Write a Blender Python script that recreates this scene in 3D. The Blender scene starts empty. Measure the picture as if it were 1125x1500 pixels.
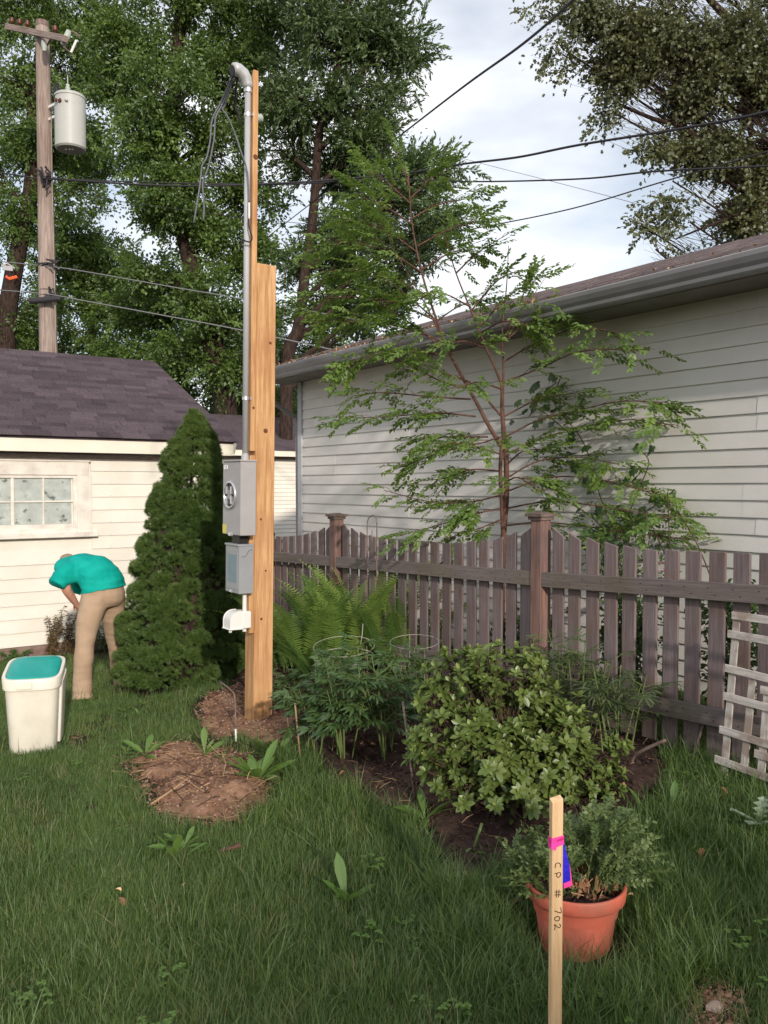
import bpy, bmesh, math, random
import numpy as np
from mathutils import Vector, Matrix, Euler
random.seed(7)
RNG = np.random.default_rng(11)
scene = bpy.context.scene
C = scene.collection
PI = math.pi
R_ = math.radians

# ---------------------------------------------------------------- camera
YAW = R_(34.9)
PITCH = R_(1.74)
CAMZ = 1.65
cam_d = bpy.data.cameras.new('camera')
cam_d.sensor_fit = 'VERTICAL'
cam_d.sensor_height = 36.0
cam_d.sensor_width = 27.0
cam_d.lens = 30.0
cam_d.clip_start = 0.05
cam_d.clip_end = 800.0
cam = bpy.data.objects.new('camera', cam_d)
cam.location = (0, 0, CAMZ)
cam.rotation_euler = (R_(90) - PITCH, 0, -YAW)
C.objects.link(cam)
scene.camera = cam

# ---------------------------------------------------------------- world and sun
SUN_EL = R_(19.0)
SUN_AZ = R_(16)                      # the sun stands behind the camera, off to its right
sun_vec = Vector((-math.sin(SUN_AZ) * math.cos(SUN_EL), -math.cos(SUN_AZ) * math.cos(SUN_EL), math.sin(SUN_EL)))
world = bpy.data.worlds.new('World')
scene.world = world
world.use_nodes = True
wn = world.node_tree
wn.nodes.clear()
w_out = wn.nodes.new('ShaderNodeOutputWorld')
w_bg = wn.nodes.new('ShaderNodeBackground')
w_sky = wn.nodes.new('ShaderNodeTexSky')
w_sky.sky_type = 'NISHITA'
w_sky.sun_disc = False
w_sky.sun_elevation = SUN_EL
w_sky.sun_rotation = math.atan2(sun_vec.x, sun_vec.y)
w_sky.air_density = 1.0
w_sky.dust_density = 1.0
w_tc = wn.nodes.new('ShaderNodeTexCoord')
w_map = wn.nodes.new('ShaderNodeMapping')
w_map.inputs['Scale'].default_value = (1.0, 1.0, 2.6)
w_n = wn.nodes.new('ShaderNodeTexNoise')
w_n.inputs['Scale'].default_value = 3.2
w_n.inputs['Detail'].default_value = 6
w_n.inputs['Roughness'].default_value = 0.5
w_r = wn.nodes.new('ShaderNodeValToRGB')
w_r.color_ramp.elements[0].position = 0.38
w_r.color_ramp.elements[0].color = (0.38, 0.38, 0.38, 1)
w_r.color_ramp.elements[1].position = 0.66
w_r.color_ramp.elements[1].color = (0.97, 0.97, 0.97, 1)
w_mix = wn.nodes.new('ShaderNodeMixRGB')
w_mix.inputs['Color2'].default_value = (8.3, 8.4, 8.7, 1)
wn.links.new(w_tc.outputs['Generated'], w_map.inputs['Vector'])
wn.links.new(w_map.outputs['Vector'], w_n.inputs['Vector'])
wn.links.new(w_n.outputs['Fac'], w_r.inputs['Fac'])
wn.links.new(w_r.outputs['Color'], w_mix.inputs['Fac'])
wn.links.new(w_sky.outputs['Color'], w_mix.inputs['Color1'])
wn.links.new(w_mix.outputs['Color'], w_bg.inputs['Color'])
wn.links.new(w_bg.outputs['Background'], w_out.inputs['Surface'])
w_bg.inputs['Strength'].default_value = 0.115

sl = bpy.data.lights.new('sun', 'SUN')
sl.energy = 2.7
sl.angle = R_(1.6)
sl.color = (1.0, 0.90, 0.79)
so = bpy.data.objects.new('sun', sl)
so.rotation_euler = (-sun_vec).to_track_quat('-Z', 'Y').to_euler()
so.location = (-2, -10, 12)
C.objects.link(so)
scene.view_settings.view_transform = 'Standard'
scene.view_settings.look = 'None'
scene.view_settings.exposure = 0.30
scene.view_settings.gamma = 1.0
scene.view_settings.use_curve_mapping = False
scene.cycles.max_bounces = 5
scene.cycles.diffuse_bounces = 3
scene.cycles.glossy_bounces = 2
scene.cycles.transparent_max_bounces = 8

# ---------------------------------------------------------------- camera maths: photograph pixel -> world point
FPX = 1250.0
fwd = np.array([math.sin(YAW), math.cos(YAW)])
rgt = np.array([math.cos(YAW), -math.sin(YAW)])
def ray(px, py):
    xc = (px - 562.5) / FPX
    yc = (750.0 - py) / FPX
    h = math.cos(PITCH) + yc * math.sin(PITCH)
    z = -math.sin(PITCH) + yc * math.cos(PITCH)
    d = fwd * h + rgt * xc
    return np.array([d[0], d[1], z]), h
def at(px, py, Y):
    d, h = ray(px, py)
    return Vector(tuple(np.array([0, 0, CAMZ]) + d * (Y / h)))
def on_x(px, py, x):                    # hit the vertical plane x = const
    d, h = ray(px, py)
    return Vector(tuple(np.array([0, 0, CAMZ]) + d * (x / d[0])))
def on_y(px, py, y):
    d, h = ray(px, py)
    return Vector(tuple(np.array([0, 0, CAMZ]) + d * (y / d[1])))

def sst(t):
    t = np.clip(t, 0, 1)
    return t * t * (3 - 2 * t)
def g(x, y):                            # lie of the land
    s = sst((x - 1.8) / 2.0)
    a = 0.24 * s * (1 - 0.35 * sst((y - 3) / 4.0)) * (1 - sst((y - 6.5) / 3.0) * sst((4.9 - x) / 1.0))
    b = -0.28 * sst((y - 4.5) / 5.5) * (1 - s * (1 - sst((y - 6.5) / 3.0)))
    n = 0.012 * np.sin(x * 1.7 + 0.6) * np.sin(y * 1.3) + 0.006 * np.sin(x * 4.1 + y * 2.7)
    return a + b + n
def gv(x, y):
    return float(g(np.float64(x), np.float64(y)))
def gat(px, py):                        # hit the ground
    d, h = ray(px, py)
    t = 3.0
    for _ in range(40):
        p = np.array([0, 0, CAMZ]) + d * t
        t = (gv(p[0], p[1]) - CAMZ) / d[2] if _ < 1 else t + 0.7 * ((gv(p[0], p[1]) - p[2]) / d[2])
    p = np.array([0, 0, CAMZ]) + d * t
    return Vector((p[0], p[1], gv(p[0], p[1])))
def poly_px(pts):
    return [tuple(gat(*p)[:2]) for p in pts]
def in_poly(x, y, poly):
    x = np.asarray(x); y = np.asarray(y)
    r = np.zeros(x.shape, bool)
    n = len(poly)
    for i in range(n):
        x1, y1 = poly[i]; x2, y2 = poly[(i + 1) % n]
        c = ((y1 > y) != (y2 > y)) & (x < (x2 - x1) * (y - y1) / ((y2 - y1) + 1e-12) + x1)
        r ^= c
    return r

# ---------------------------------------------------------------- materials
MATS = {}
def nodes_of(m):
    m.use_nodes = True
    nt = m.node_tree
    return nt, nt.nodes['Principled BSDF']
def mat(name, c1, c2=None, scale=6.0, rough=0.7, spec=0.3, stretch=None, bump=0.0, bscale=None, detail=5, rand=0.0, metallic=0.0,
        c3=None, scale3=1.5, lo=0.35, hi=0.65, coord='Object', amt3=0.6, lo3=.45, hi3=.7):
    """two-tone noise material with optional per-object value change, stains (c3) and bump"""
    m = bpy.data.materials.new(name)
    MATS[name] = m
    nt, b = nodes_of(m)
    N, L = nt.nodes, nt.links
    b.inputs['Roughness'].default_value = rough
    b.inputs['Specular IOR Level'].default_value = spec
    b.inputs['Metallic'].default_value = metallic
    tc = N.new('ShaderNodeTexCoord'); mp = N.new('ShaderNodeMapping')
    oi = N.new('ShaderNodeObjectInfo')
    add = N.new('ShaderNodeVectorMath'); add.operation = 'ADD'
    mul = N.new('ShaderNodeMath'); mul.operation = 'MULTIPLY'; mul.inputs[1].default_value = 37.0
    L.new(oi.outputs['Random'], mul.inputs[0])
    L.new(tc.outputs[coord], add.inputs[0]); L.new(mul.outputs[0], add.inputs[1])
    L.new(add.outputs[0], mp.inputs['Vector'])
    if stretch: mp.inputs['Scale'].default_value = stretch
    n1 = N.new('ShaderNodeTexNoise'); n1.inputs['Scale'].default_value = scale; n1.inputs['Detail'].default_value = detail
    n1.inputs['Roughness'].default_value = 0.65
    L.new(mp.outputs[0], n1.inputs['Vector'])
    cr = N.new('ShaderNodeValToRGB')
    cr.color_ramp.elements[0].position = lo; cr.color_ramp.elements[1].position = hi
    cr.color_ramp.elements[0].color = (*c1, 1); cr.color_ramp.elements[1].color = (*(c2 or c1), 1)
    L.new(n1.outputs['Fac'], cr.inputs['Fac'])
    col = cr.outputs['Color']
    if c3:
        n3 = N.new('ShaderNodeTexNoise'); n3.inputs['Scale'].default_value = scale3; n3.inputs['Detail'].default_value = 4
        L.new(add.outputs[0], n3.inputs['Vector'])
        r3 = N.new('ShaderNodeMapRange'); r3.inputs[1].default_value = lo3; r3.inputs[2].default_value = hi3
        r3.inputs[4].default_value = amt3
        L.new(n3.outputs['Fac'], r3.inputs[0])
        mx = N.new('ShaderNodeMixRGB'); mx.inputs['Color2'].default_value = (*c3, 1)
        L.new(r3.outputs[0], mx.inputs['Fac']); L.new(col, mx.inputs['Color1'])
        col = mx.outputs['Color']
    if rand > 0:
        hs = N.new('ShaderNodeHueSaturation')
        mr = N.new('ShaderNodeMapRange'); mr.inputs[3].default_value = 1 - rand; mr.inputs[4].default_value = 1 + rand
        L.new(oi.outputs['Random'], mr.inputs[0]); L.new(mr.outputs[0], hs.inputs['Value']); L.new(col, hs.inputs['Color'])
        col = hs.outputs['Color']
    L.new(col, b.inputs['Base Color'])
    if bump > 0:
        nb = N.new('ShaderNodeTexNoise'); nb.inputs['Scale'].default_value = bscale or scale * 3; nb.inputs['Detail'].default_value = 4
        L.new(mp.outputs[0], nb.inputs['Vector'])
        bp = N.new('ShaderNodeBump'); bp.inputs['Strength'].default_value = bump; bp.inputs['Distance'].default_value = 0.01
        L.new(nb.outputs['Fac'], bp.inputs['Height']); L.new(bp.outputs['Normal'], b.inputs['Normal'])
    return m
def leaf_mat(name, c1, c2, trans=0.35, rough=0.45, gloss=0.06, rand=0.35, clump=0.0, tcol=1.6):
    """leaf: diffuse + translucent + a little gloss, tone changed per instance"""
    m = bpy.data.materials.new(name); MATS[name] = m
    m.use_nodes = True
    nt = m.node_tree; N, L = nt.nodes, nt.links; N.clear()
    out = N.new('ShaderNodeOutputMaterial')
    oi = N.new('ShaderNodeObjectInfo'); geo = N.new('ShaderNodeNewGeometry')
    n = N.new('ShaderNodeTexNoise'); n.inputs['Scale'].default_value = 1.3; n.inputs['Detail'].default_value = 3
    L.new(geo.outputs['Position'], n.inputs['Vector'])
    ad = N.new('ShaderNodeMath'); ad.operation = 'ADD'
    m1 = N.new('ShaderNodeMath'); m1.operation = 'MULTIPLY'; m1.inputs[1].default_value = 0.55
    m2 = N.new('ShaderNodeMapRange'); m2.inputs[1].default_value = 0.3; m2.inputs[2].default_value = 0.7; m2.inputs[4].default_value = 0.45
    L.new(oi.outputs['Random'], m1.inputs[0]); L.new(n.outputs['Fac'], m2.inputs[0])
    L.new(m1.outputs[0], ad.inputs[0]); L.new(m2.outputs[0], ad.inputs[1])
    mx = N.new('ShaderNodeMixRGB'); mx.inputs['Color1'].default_value = (*c1, 1); mx.inputs['Color2'].default_value = (*c2, 1)
    L.new(ad.outputs[0], mx.inputs['Fac'])
    d = N.new('ShaderNodeBsdfDiffuse'); t = N.new('ShaderNodeBsdfTranslucent'); gl = N.new('ShaderNodeBsdfGlossy')
    gl.inputs['Roughness'].default_value = rough; gl.inputs['Color'].default_value = (0.9, 0.95, 1, 1)
    hs = N.new('ShaderNodeHueSaturation'); hs.inputs['Value'].default_value = tcol; hs.inputs['Hue'].default_value = 0.485
    L.new(mx.outputs[0], d.inputs['Color']); L.new(mx.outputs[0], hs.inputs['Color']); L.new(hs.outputs[0], t.inputs['Color'])
    a = N.new('ShaderNodeMixShader'); a.inputs[0].default_value = trans
    L.new(d.outputs[0], a.inputs[1]); L.new(t.outputs[0], a.inputs[2])
    b = N.new('ShaderNodeMixShader'); b.inputs[0].default_value = gloss
    L.new(a.outputs[0], b.inputs[1]); L.new(gl.outputs[0], b.inputs[2])
    L.new(b.outputs[0], out.inputs['Surface'])
    return m

# ---------------------------------------------------------------- mesh helpers
def tag(o, label=None, cat=None, group=None, kind=None):
    if label: o['label'] = label
    if cat: o['category'] = cat
    if group: o['group'] = group
    if kind: o['kind'] = kind
    return o
def link(o, parent=None):
    C.objects.link(o)
    if parent is not None: o.parent = parent
    return o
def thing(name, label, cat, loc=(0, 0, 0), rz=0.0, group=None):
    o = bpy.data.objects.new(name, None)
    o.empty_display_size = 0.2
    o.location = loc; o.rotation_euler = (0, 0, rz)
    tag(o, label, cat, group)
    return link(o)
def obj(name, me, parent=None, loc=None, rot=None, m=None):
    o = bpy.data.objects.new(name, me)
    if m is not None and not me.materials: me.materials.append(m)
    if loc is not None: o.location = loc
    if rot is not None: o.rotation_euler = rot
    return link(o, parent)

class MB:
    """collects faces for ONE mesh"""
    def __init__(s): s.v = []; s.f = []; s.mi = []; s.m = 0
    def add(s, vs, fs):
        o = len(s.v)
        s.v.extend([tuple(v) for v in vs])
        for f in fs: s.f.append(tuple(i + o for i in f)); s.mi.append(s.m)
        return s
    def box(s, lo, hi, M=None):
        x0, y0, z0 = lo; x1, y1, z1 = hi
        vs = [Vector(p) for p in ((x0,y0,z0),(x1,y0,z0),(x1,y1,z0),(x0,y1,z0),(x0,y0,z1),(x1,y0,z1),(x1,y1,z1),(x0,y1,z1))]
        if M is not None: vs = [M @ v for v in vs]
        return s.add(vs, ((0,3,2,1),(4,5,6,7),(0,1,5,4),(1,2,6,5),(2,3,7,6),(3,0,4,7)))
    def tube(s, pts, rad, n=6, cap=True, squash=1.0):
        pts = [Vector(p) for p in pts]
        if not hasattr(rad, '__len__'): rad = [rad] * len(pts)
        rings = []
        prev = None
        for i, p in enumerate(pts):
            t = (pts[min(i + 1, len(pts) - 1)] - pts[max(i - 1, 0)])
            if t.length < 1e-9: t = Vector((0, 0, 1))
            t.normalize()
            if prev is None:
                a = t.orthogonal().normalized()
            else:
                a = (prev - t * prev.dot(t))
                a = a.normalized() if a.length > 1e-6 else t.orthogonal().normalized()
            prev = a
            b = t.cross(a)
            rings.append([p + (a * math.cos(2*PI*k/n) + b * math.sin(2*PI*k/n) * squash) * rad[i] for k in range(n)])
        vs = [v for r in rings for v in r]
        fs = []
        for i in range(len(rings) - 1):
            for k in range(n):
                k2 = (k + 1) % n
                fs.append((i*n + k, i*n + k2, (i+1)*n + k2, (i+1)*n + k))
        if cap:
            fs.append(tuple(reversed(range(n))))
            fs.append(tuple(range((len(rings)-1)*n, len(rings)*n)))
        return s.add(vs, fs)
    def lathe(s, prof, n=24, M=None, cap=True):
        vs = []
        for r, z in prof:
            for k in range(n):
                v = Vector((r*math.cos(2*PI*k/n), r*math.sin(2*PI*k/n), z))
                vs.append(M @ v if M is not None else v)
        fs = []
        for i in range(len(prof)-1):
            for k in range(n):
                k2 = (k+1) % n
                fs.append((i*n+k, i*n+k2, (i+1)*n+k2, (i+1)*n+k))
        if cap:
            fs.append(tuple(reversed(range(n)))); fs.append(tuple(range((len(prof)-1)*n, len(prof)*n)))
        return s.add(vs, fs)
    def mesh(s, name, *mats, smooth=False):
        me = bpy.data.meshes.new(name)
        me.from_pydata(s.v, [], s.f)
        for m in mats: me.materials.append(m)
        if len(mats) > 1: me.polygons.foreach_set('material_index', s.mi)
        if smooth: me.polygons.foreach_set('use_smooth', [True] * len(s.f))
        me.update()
        return me
def fast_mesh(name, V, F, m=None, smooth=False):
    """V (n,3) array, F (k,4) or (k,3) int array"""
    me = bpy.data.meshes.new(name)
    V = np.asarray(V, np.float32); F = np.asarray(F, np.int32)
    k = F.shape[1]
    me.vertices.add(len(V)); me.vertices.foreach_set('co', V.ravel())
    me.loops.add(F.size); me.loops.foreach_set('vertex_index', F.ravel())
    me.polygons.add(len(F)); me.polygons.foreach_set('loop_start', np.arange(0, F.size, k, dtype=np.int32))
    me.polygons.foreach_set('loop_total', np.full(len(F), k, np.int32))
    if smooth: me.polygons.foreach_set('use_smooth', np.ones(len(F), bool))
    me.update(); me.validate()
    if m is not None: me.materials.append(m)
    return me
def bev_box(name, sx, sy, sz, b=0.003, m=None, seg=1, origin=(0, 0, 0)):
    """bevelled box mesh, centred on origin offset"""
    bm = bmesh.new()
    bmesh.ops.create_cube(bm, size=1.0)
    bmesh.ops.scale(bm, vec=(sx, sy, sz), verts=bm.verts)
    if b > 0: bmesh.ops.bevel(bm, geom=bm.edges[:], offset=b, segments=seg, affect='EDGES', profile=0.5)
    bmesh.ops.translate(bm, vec=origin, verts=bm.verts)
    me = bpy.data.meshes.new(name); bm.to_mesh(me); bm.free()
    if m is not None: me.materials.append(m)
    return me
def bar(name, p, q, w, t, nrm, m, parent=None, b=0.002):
    """a bevelled board from p to q, width w, thickness t along nrm"""
    p, q, nrm = Vector(p), Vector(q), Vector(nrm)
    z = (q - p); L = z.length; z.normalize()
    y = (nrm - z * nrm.dot(z)).normalized(); x = y.cross(z)
    me = bev_box(name, w, t, L, b, m)
    o = bpy.data.objects.new(name, me)
    M = Matrix((x, y, z)).transposed().to_4x4(); M.translation = (p + q) / 2
    C.objects.link(o)
    if parent is not None:
        o.parent = parent
        M = parent_inv(parent) @ M
    o.matrix_local = M if parent is not None else M
    return o
def parent_inv(p):
    M = Matrix.LocRotScale(p.location, p.rotation_euler, p.scale)
    if p.parent is not None: M = Matrix.LocRotScale(p.parent.location, p.parent.rotation_euler, p.parent.scale) @ M
    return M.inverted()
def bez(p0, p1, p2, n=8):
    p0, p1, p2 = Vector(p0), Vector(p1), Vector(p2)
    return [p0*(1-t)**2 + p1*2*t*(1-t) + p2*t*t for t in [i/(n-1) for i in range(n)]]
def spline(pts, n=6):
    """Catmull-Rom through pts"""
    P = [Vector(p) for p in pts]
    P = [P[0]*2 - P[1]] + P + [P[-1]*2 - P[-2]]
    out = []
    for i in range(1, len(P) - 2):
        a, b, c, d = P[i-1], P[i], P[i+1], P[i+2]
        for k in range(n):
            t = k / n
            out.append(0.5*((b*2) + (c - a)*t + (a*2 - b*5 + c*4 - d)*t*t + (b*3 - a - c*3 + d)*t**3))
    out.append(P[-2].copy())
    return out

# ---------------------------------------------------------------- instancing of small stuff (leaves, blades, needles)
_protos = {}
def proto(name, me):
    o = bpy.data.objects.new(name, me)           # never linked: only drawn through scatter()
    return o
def scatter(name, protos, P, ROT, S, parent=None, kind='stuff', label=None, cat=None):
    P = np.asarray(P, np.float32); n = len(P)
    me = bpy.data.meshes.new(name)
    me.vertices.add(n); me.vertices.foreach_set('co', P.ravel())
    a = me.attributes.new('rot', 'FLOAT_VECTOR', 'POINT'); a.data.foreach_set('vector', np.asarray(ROT, np.float32).ravel())
    a = me.attributes.new('scl', 'FLOAT', 'POINT'); a.data.foreach_set('value', np.asarray(S, np.float32))
    a = me.attributes.new('idx', 'INT', 'POINT'); a.data.foreach_set('value', RNG.integers(0, len(protos), n).astype(np.int32))
    for p in protos:
        for m in p.data.materials:
            if m and m.name not in me.materials: me.materials.append(m)
    o = bpy.data.objects.new(name, me); link(o, parent)
    if kind: o['kind'] = kind
    if label: tag(o, label, cat)
    key = tuple(p.name for p in protos)
    if key not in _protos:
        nt = bpy.data.node_groups.new('scatter_' + protos[0].name, 'GeometryNodeTree')
        nt.interface.new_socket('Geometry', in_out='INPUT', socket_type='NodeSocketGeometry')
        nt.interface.new_socket('Geometry', in_out='OUTPUT', socket_type='NodeSocketGeometry')
        N, L = nt.nodes, nt.links
        gi = N.new('NodeGroupInput'); go = N.new('NodeGroupOutput')
        iop = N.new('GeometryNodeInstanceOnPoints'); jn = N.new('GeometryNodeJoinGeometry')
        for p in protos:
            oi = N.new('GeometryNodeObjectInfo'); oi.inputs['Object'].default_value = p; oi.inputs['As Instance'].default_value = True
            L.new(oi.outputs['Geometry'], jn.inputs[0])
        def attr(nm, ty):
            x = N.new('GeometryNodeInputNamedAttribute'); x.data_type = ty; x.inputs['Name'].default_value = nm; return x
        ar = attr('rot', 'FLOAT_VECTOR'); asx = attr('scl', 'FLOAT'); ai = attr('idx', 'INT')
        er = N.new('FunctionNodeEulerToRotation')
        L.new(gi.outputs[0], iop.inputs['Points']); L.new(jn.outputs[0], iop.inputs['Instance'])
        iop.inputs['Pick Instance'].default_value = True
        L.new([s for s in ai.outputs if s.enabled][0], iop.inputs['Instance Index'])
        L.new([s for s in ar.outputs if s.enabled][0], er.inputs[0]); L.new(er.outputs[0], iop.inputs['Rotation'])
        L.new([s for s in asx.outputs if s.enabled][0], iop.inputs['Scale'])
        L.new(iop.outputs['Instances'], go.inputs[0])
        _protos[key] = nt
    md = o.modifiers.new('scatter', 'NODES'); md.node_group = _protos[key]
    return o
def euler_from_dir(D, roll=None):
    """Euler (XYZ) arrays turning local +X to direction D, local +Z kept upward-ish"""
    D = np.asarray(D, float)
    yaw = np.arctan2(D[:, 1], D[:, 0]); pitch = -np.arctan2(D[:, 2], np.hypot(D[:, 0], D[:, 1]))
    r = np.zeros(len(D)) if roll is None else roll
    return np.stack([r, pitch, yaw], 1)

def leaf_geo(length, width, fold=0.15, bend=0.2, seg=3, shape=None):
    """pointed leaf along +X lying in XY, returns (verts, faces); 2 quads across"""
    vs = []; fs = []
    shape = shape or [0.0, 0.75, 1.0, 0.72, 0.0]
    n = len(shape) - 1
    for i, w in enumerate(shape):
        t = i / n
        z = -bend * length * t * t
        w2 = width / 2 * w
        vs += [(length*t, -w2, z + fold*w2), (length*t, 0, z), (length*t, w2, z + fold*w2)]
    for i in range(n):
        a = i*3
        fs += [(a, a+3, a+4, a+1), (a+1, a+4, a+5, a+2)]
    return vs, fs
def place_geo(mb, vs, fs, M):
    mb.add([M @ Vector(v) for v in vs], fs)
def frame(p, d, up=(0, 0, 1), roll=0.0, s=1.0):
    """matrix taking +X to d, +Z near up"""
    x = Vector(d).normalized(); u = Vector(up)
    y = u.cross(x)
    if y.length < 1e-4: y = Vector((0, 1, 0)).cross(x)
    y.normalize(); z = x.cross(y)
    M = Matrix((x, y, z)).transposed().to_4x4() @ Matrix.Rotation(roll, 4, 'X')
    M = M @ Matrix.Scale(s, 4)
    M.translation = Vector(p)
    return M
def rnd(a, b): return random.uniform(a, b)
def rv(s=1.0): return Vector((rnd(-1, 1), rnd(-1, 1), rnd(-1, 1))) * s
# ---------------------------------------------------------------- palette
M_ground = mat('ground_soil', (0.030, 0.024, 0.016), (0.045, 0.050, 0.022), scale=3, rough=0.95, spec=0.1, bump=0.5, bscale=30)
M_bed = mat('dark_garden_soil', (0.030, 0.019, 0.017), (0.085, 0.052, 0.042), scale=7, rough=0.95, spec=0.1, bump=1.0, bscale=42, detail=9)
M_dirt = mat('pale_dirt', (0.13, 0.066, 0.042), (0.32, 0.19, 0.125), scale=5, rough=0.95, spec=0.1, bump=1.0, bscale=38, detail=9, c3=(0.07, 0.035, 0.028), scale3=3, amt3=0.7, lo3=.5, hi3=.62)
M_cream = mat('cream_painted_siding', (0.75, 0.715, 0.64), (0.80, 0.765, 0.69), scale=3, rough=0.5, spec=0.35, rand=0.03, c3=(0.62, 0.56, 0.46), scale3=2.0, amt3=0.35, bump=0.08, bscale=40)
M_creamtrim = mat('cream_painted_trim', (0.72, 0.68, 0.61), (0.80, 0.76, 0.69), scale=5, rough=0.55, c3=(0.42, 0.36, 0.33), scale3=6, amt3=0.45, bump=0.15, bscale=50)
M_fascia = mat('ivory_painted_fascia', (0.74, 0.70, 0.58), (0.80, 0.76, 0.65), scale=3, rough=0.5)
M_frieze = mat('grey_weathered_frieze', (0.20, 0.17, 0.16), (0.34, 0.29, 0.27), scale=12, rough=0.8, stretch=(1, 8, 8), bump=0.2)
M_vinyl = mat('vinyl_siding_white', (0.66, 0.635, 0.60), (0.72, 0.695, 0.66), scale=1.5, rough=0.55, spec=0.35, rand=0.035, c3=(0.55, 0.515, 0.475), scale3=1.6, amt3=0.35, bump=0.05, bscale=90)
M_corner = mat('pale_blue_grey_corner_trim', (0.46, 0.47, 0.50), (0.50, 0.51, 0.54), scale=4, rough=0.5)
M_gutter = mat('grey_painted_gutter', (0.20, 0.195, 0.20), (0.25, 0.245, 0.25), scale=2.5, rough=0.42, spec=0.4, stretch=(1, .3, 1), c3=(0.12, 0.11, 0.10), scale3=2.2, amt3=0.4)
M_gutlip = mat('gutter_lip', (0.32, 0.31, 0.31), (0.36, 0.35, 0.35), scale=4, rough=0.4)
M_soffit = mat('brown_grey_soffit', (0.17, 0.155, 0.14), (0.22, 0.2, 0.18), scale=5, rough=0.7)
M_shingleL = mat('purple_brown_shingle', (0.060, 0.046, 0.054), (0.125, 0.097, 0.108), scale=60, rough=0.95, spec=0.1, rand=0.24, bump=0.4, bscale=200, c3=(0.035, 0.028, 0.03), scale3=2, amt3=0.4)
M_shingleR = mat('red_brown_shingle', (0.045, 0.032, 0.034), (0.16, 0.125, 0.122), scale=45, rough=0.95, spec=0.1, rand=0.3, bump=0.5, bscale=150, c3=(0.26, 0.21, 0.19), scale3=5, amt3=0.5)
M_glass = mat('dirty_frosted_pane', (0.38, 0.42, 0.40), (0.52, 0.56, 0.53), scale=10, rough=0.25, spec=0.5, c3=(0.06, 0.07, 0.065), scale3=13, amt3=0.8, lo3=.60, hi3=.70)
M_cedar = mat('orange_treated_timber', (0.42, 0.215, 0.090), (0.66, 0.40, 0.20), scale=9, rough=0.7, spec=0.2, stretch=(6, 6, 0.35), bump=0.15, c3=(0.30, 0.11, 0.045), scale3=2.2, amt3=0.5)
M_knot = mat('timber_knot', (0.09, 0.03, 0.012), (0.17, 0.06, 0.025), scale=30, rough=0.6)
M_lath = mat('pale_pine_lath', (0.62, 0.40, 0.21), (0.76, 0.53, 0.31), scale=16, rough=0.65, stretch=(6, 6, 0.4), bump=0.1)
M_ink = mat('black_marker', (0.05, 0.03, 0.02), rough=0.5)
M_fence = mat('weathered_purple_grey_wood', (0.145, 0.112, 0.114), (0.225, 0.180, 0.180), scale=8, rough=0.85, spec=0.15, stretch=(9, 9, 0.5), rand=0.16, bump=0.3, c3=(0.145, 0.080, 0.050), scale3=3.0, amt3=0.5)
M_rail = mat('weathered_grey_rail', (0.145, 0.118, 0.116), (0.215, 0.178, 0.170), scale=8, rough=0.85, spec=0.15, stretch=(9, 9, 0.5), rand=0.1, bump=0.3, c3=(0.14, 0.125, 0.060), scale3=2.5, amt3=0.45)
M_fpost = mat('reddish_weathered_post', (0.15, 0.088, 0.075), (0.30, 0.185, 0.15), scale=8, rough=0.8, spec=0.15, stretch=(7, 7, 0.4), bump=0.25, c3=(0.10, 0.075, 0.08), scale3=3, amt3=0.6)
M_cap = mat('grey_brown_cap_wood', (0.10, 0.07, 0.06), (0.2, 0.15, 0.13), scale=14, rough=0.8, bump=0.2)
M_lattice = mat('peeling_white_lattice', (0.40, 0.36, 0.33), (0.62, 0.58, 0.54), scale=12, rough=0.8, stretch=(6, 6, 0.8), bump=0.2, c3=(0.27, 0.19, 0.15), scale3=9, amt3=0.75, rand=0.1, lo3=.46, hi3=.6)
M_steel = mat('grey_enamel_box', (0.36, 0.345, 0.35), (0.40, 0.385, 0.385), scale=4, rough=0.42, spec=0.45, c3=(0.30, 0.28, 0.28), scale3=5, amt3=0.3)
M_steel2 = mat('blue_grey_enamel_box', (0.27, 0.28, 0.30), (0.31, 0.32, 0.335), scale=4, rough=0.4, spec=0.45)
M_bluelabel = mat('teal_blue_sticker', (0.14, 0.22, 0.26), (0.19, 0.27, 0.31), scale=6, rough=0.35)
M_yellow = mat('yellow_sticker', (0.72, 0.62, 0.12), rough=0.4)
M_conduit = mat('grey_plastic_conduit', (0.38, 0.38, 0.39), (0.43, 0.43, 0.44), scale=3, rough=0.45, stretch=(1, 1, .4))
M_galv = mat('bright_zinc', (0.55, 0.56, 0.58), (0.7, 0.7, 0.72), scale=20, rough=0.32, metallic=0.7)
M_weather = mat('cast_aluminium_hood', (0.42, 0.43, 0.44), (0.5, 0.5, 0.51), scale=18, rough=0.45, metallic=0.2)
M_wire = mat('dull_grey_cable', (0.10, 0.11, 0.13), (0.15, 0.155, 0.175), scale=20, rough=0.45)
M_black = mat('black_rubber', (0.018, 0.017, 0.018), rough=0.5)
M_cable = mat('dark_overhead_cable', (0.035, 0.033, 0.038), rough=0.6)
M_cablel = mat('pale_overhead_wire', (0.20, 0.20, 0.21), rough=0.5)
M_white = mat('white_plastic', (0.74, 0.73, 0.70), (0.78, 0.77, 0.74), scale=5, rough=0.4)
M_binw = mat('ivory_plastic', (0.76, 0.72, 0.62), (0.80, 0.765, 0.67), scale=3, rough=0.42, spec=0.4, c3=(0.55, 0.50, 0.42), scale3=7, amt3=0.4)
M_teal = mat('teal_plastic', (0.0, 0.30, 0.26), (0.01, 0.35, 0.30), scale=4, rough=0.3, spec=0.5)
M_pole = mat('bleached_utility_pole_wood', (0.22, 0.165, 0.14), (0.42, 0.345, 0.305), scale=9, rough=0.9, spec=0.1, stretch=(5, 5, 0.25), bump=0.35, c3=(0.12, 0.075, 0.06), scale3=1.2, amt3=0.5)
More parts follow.
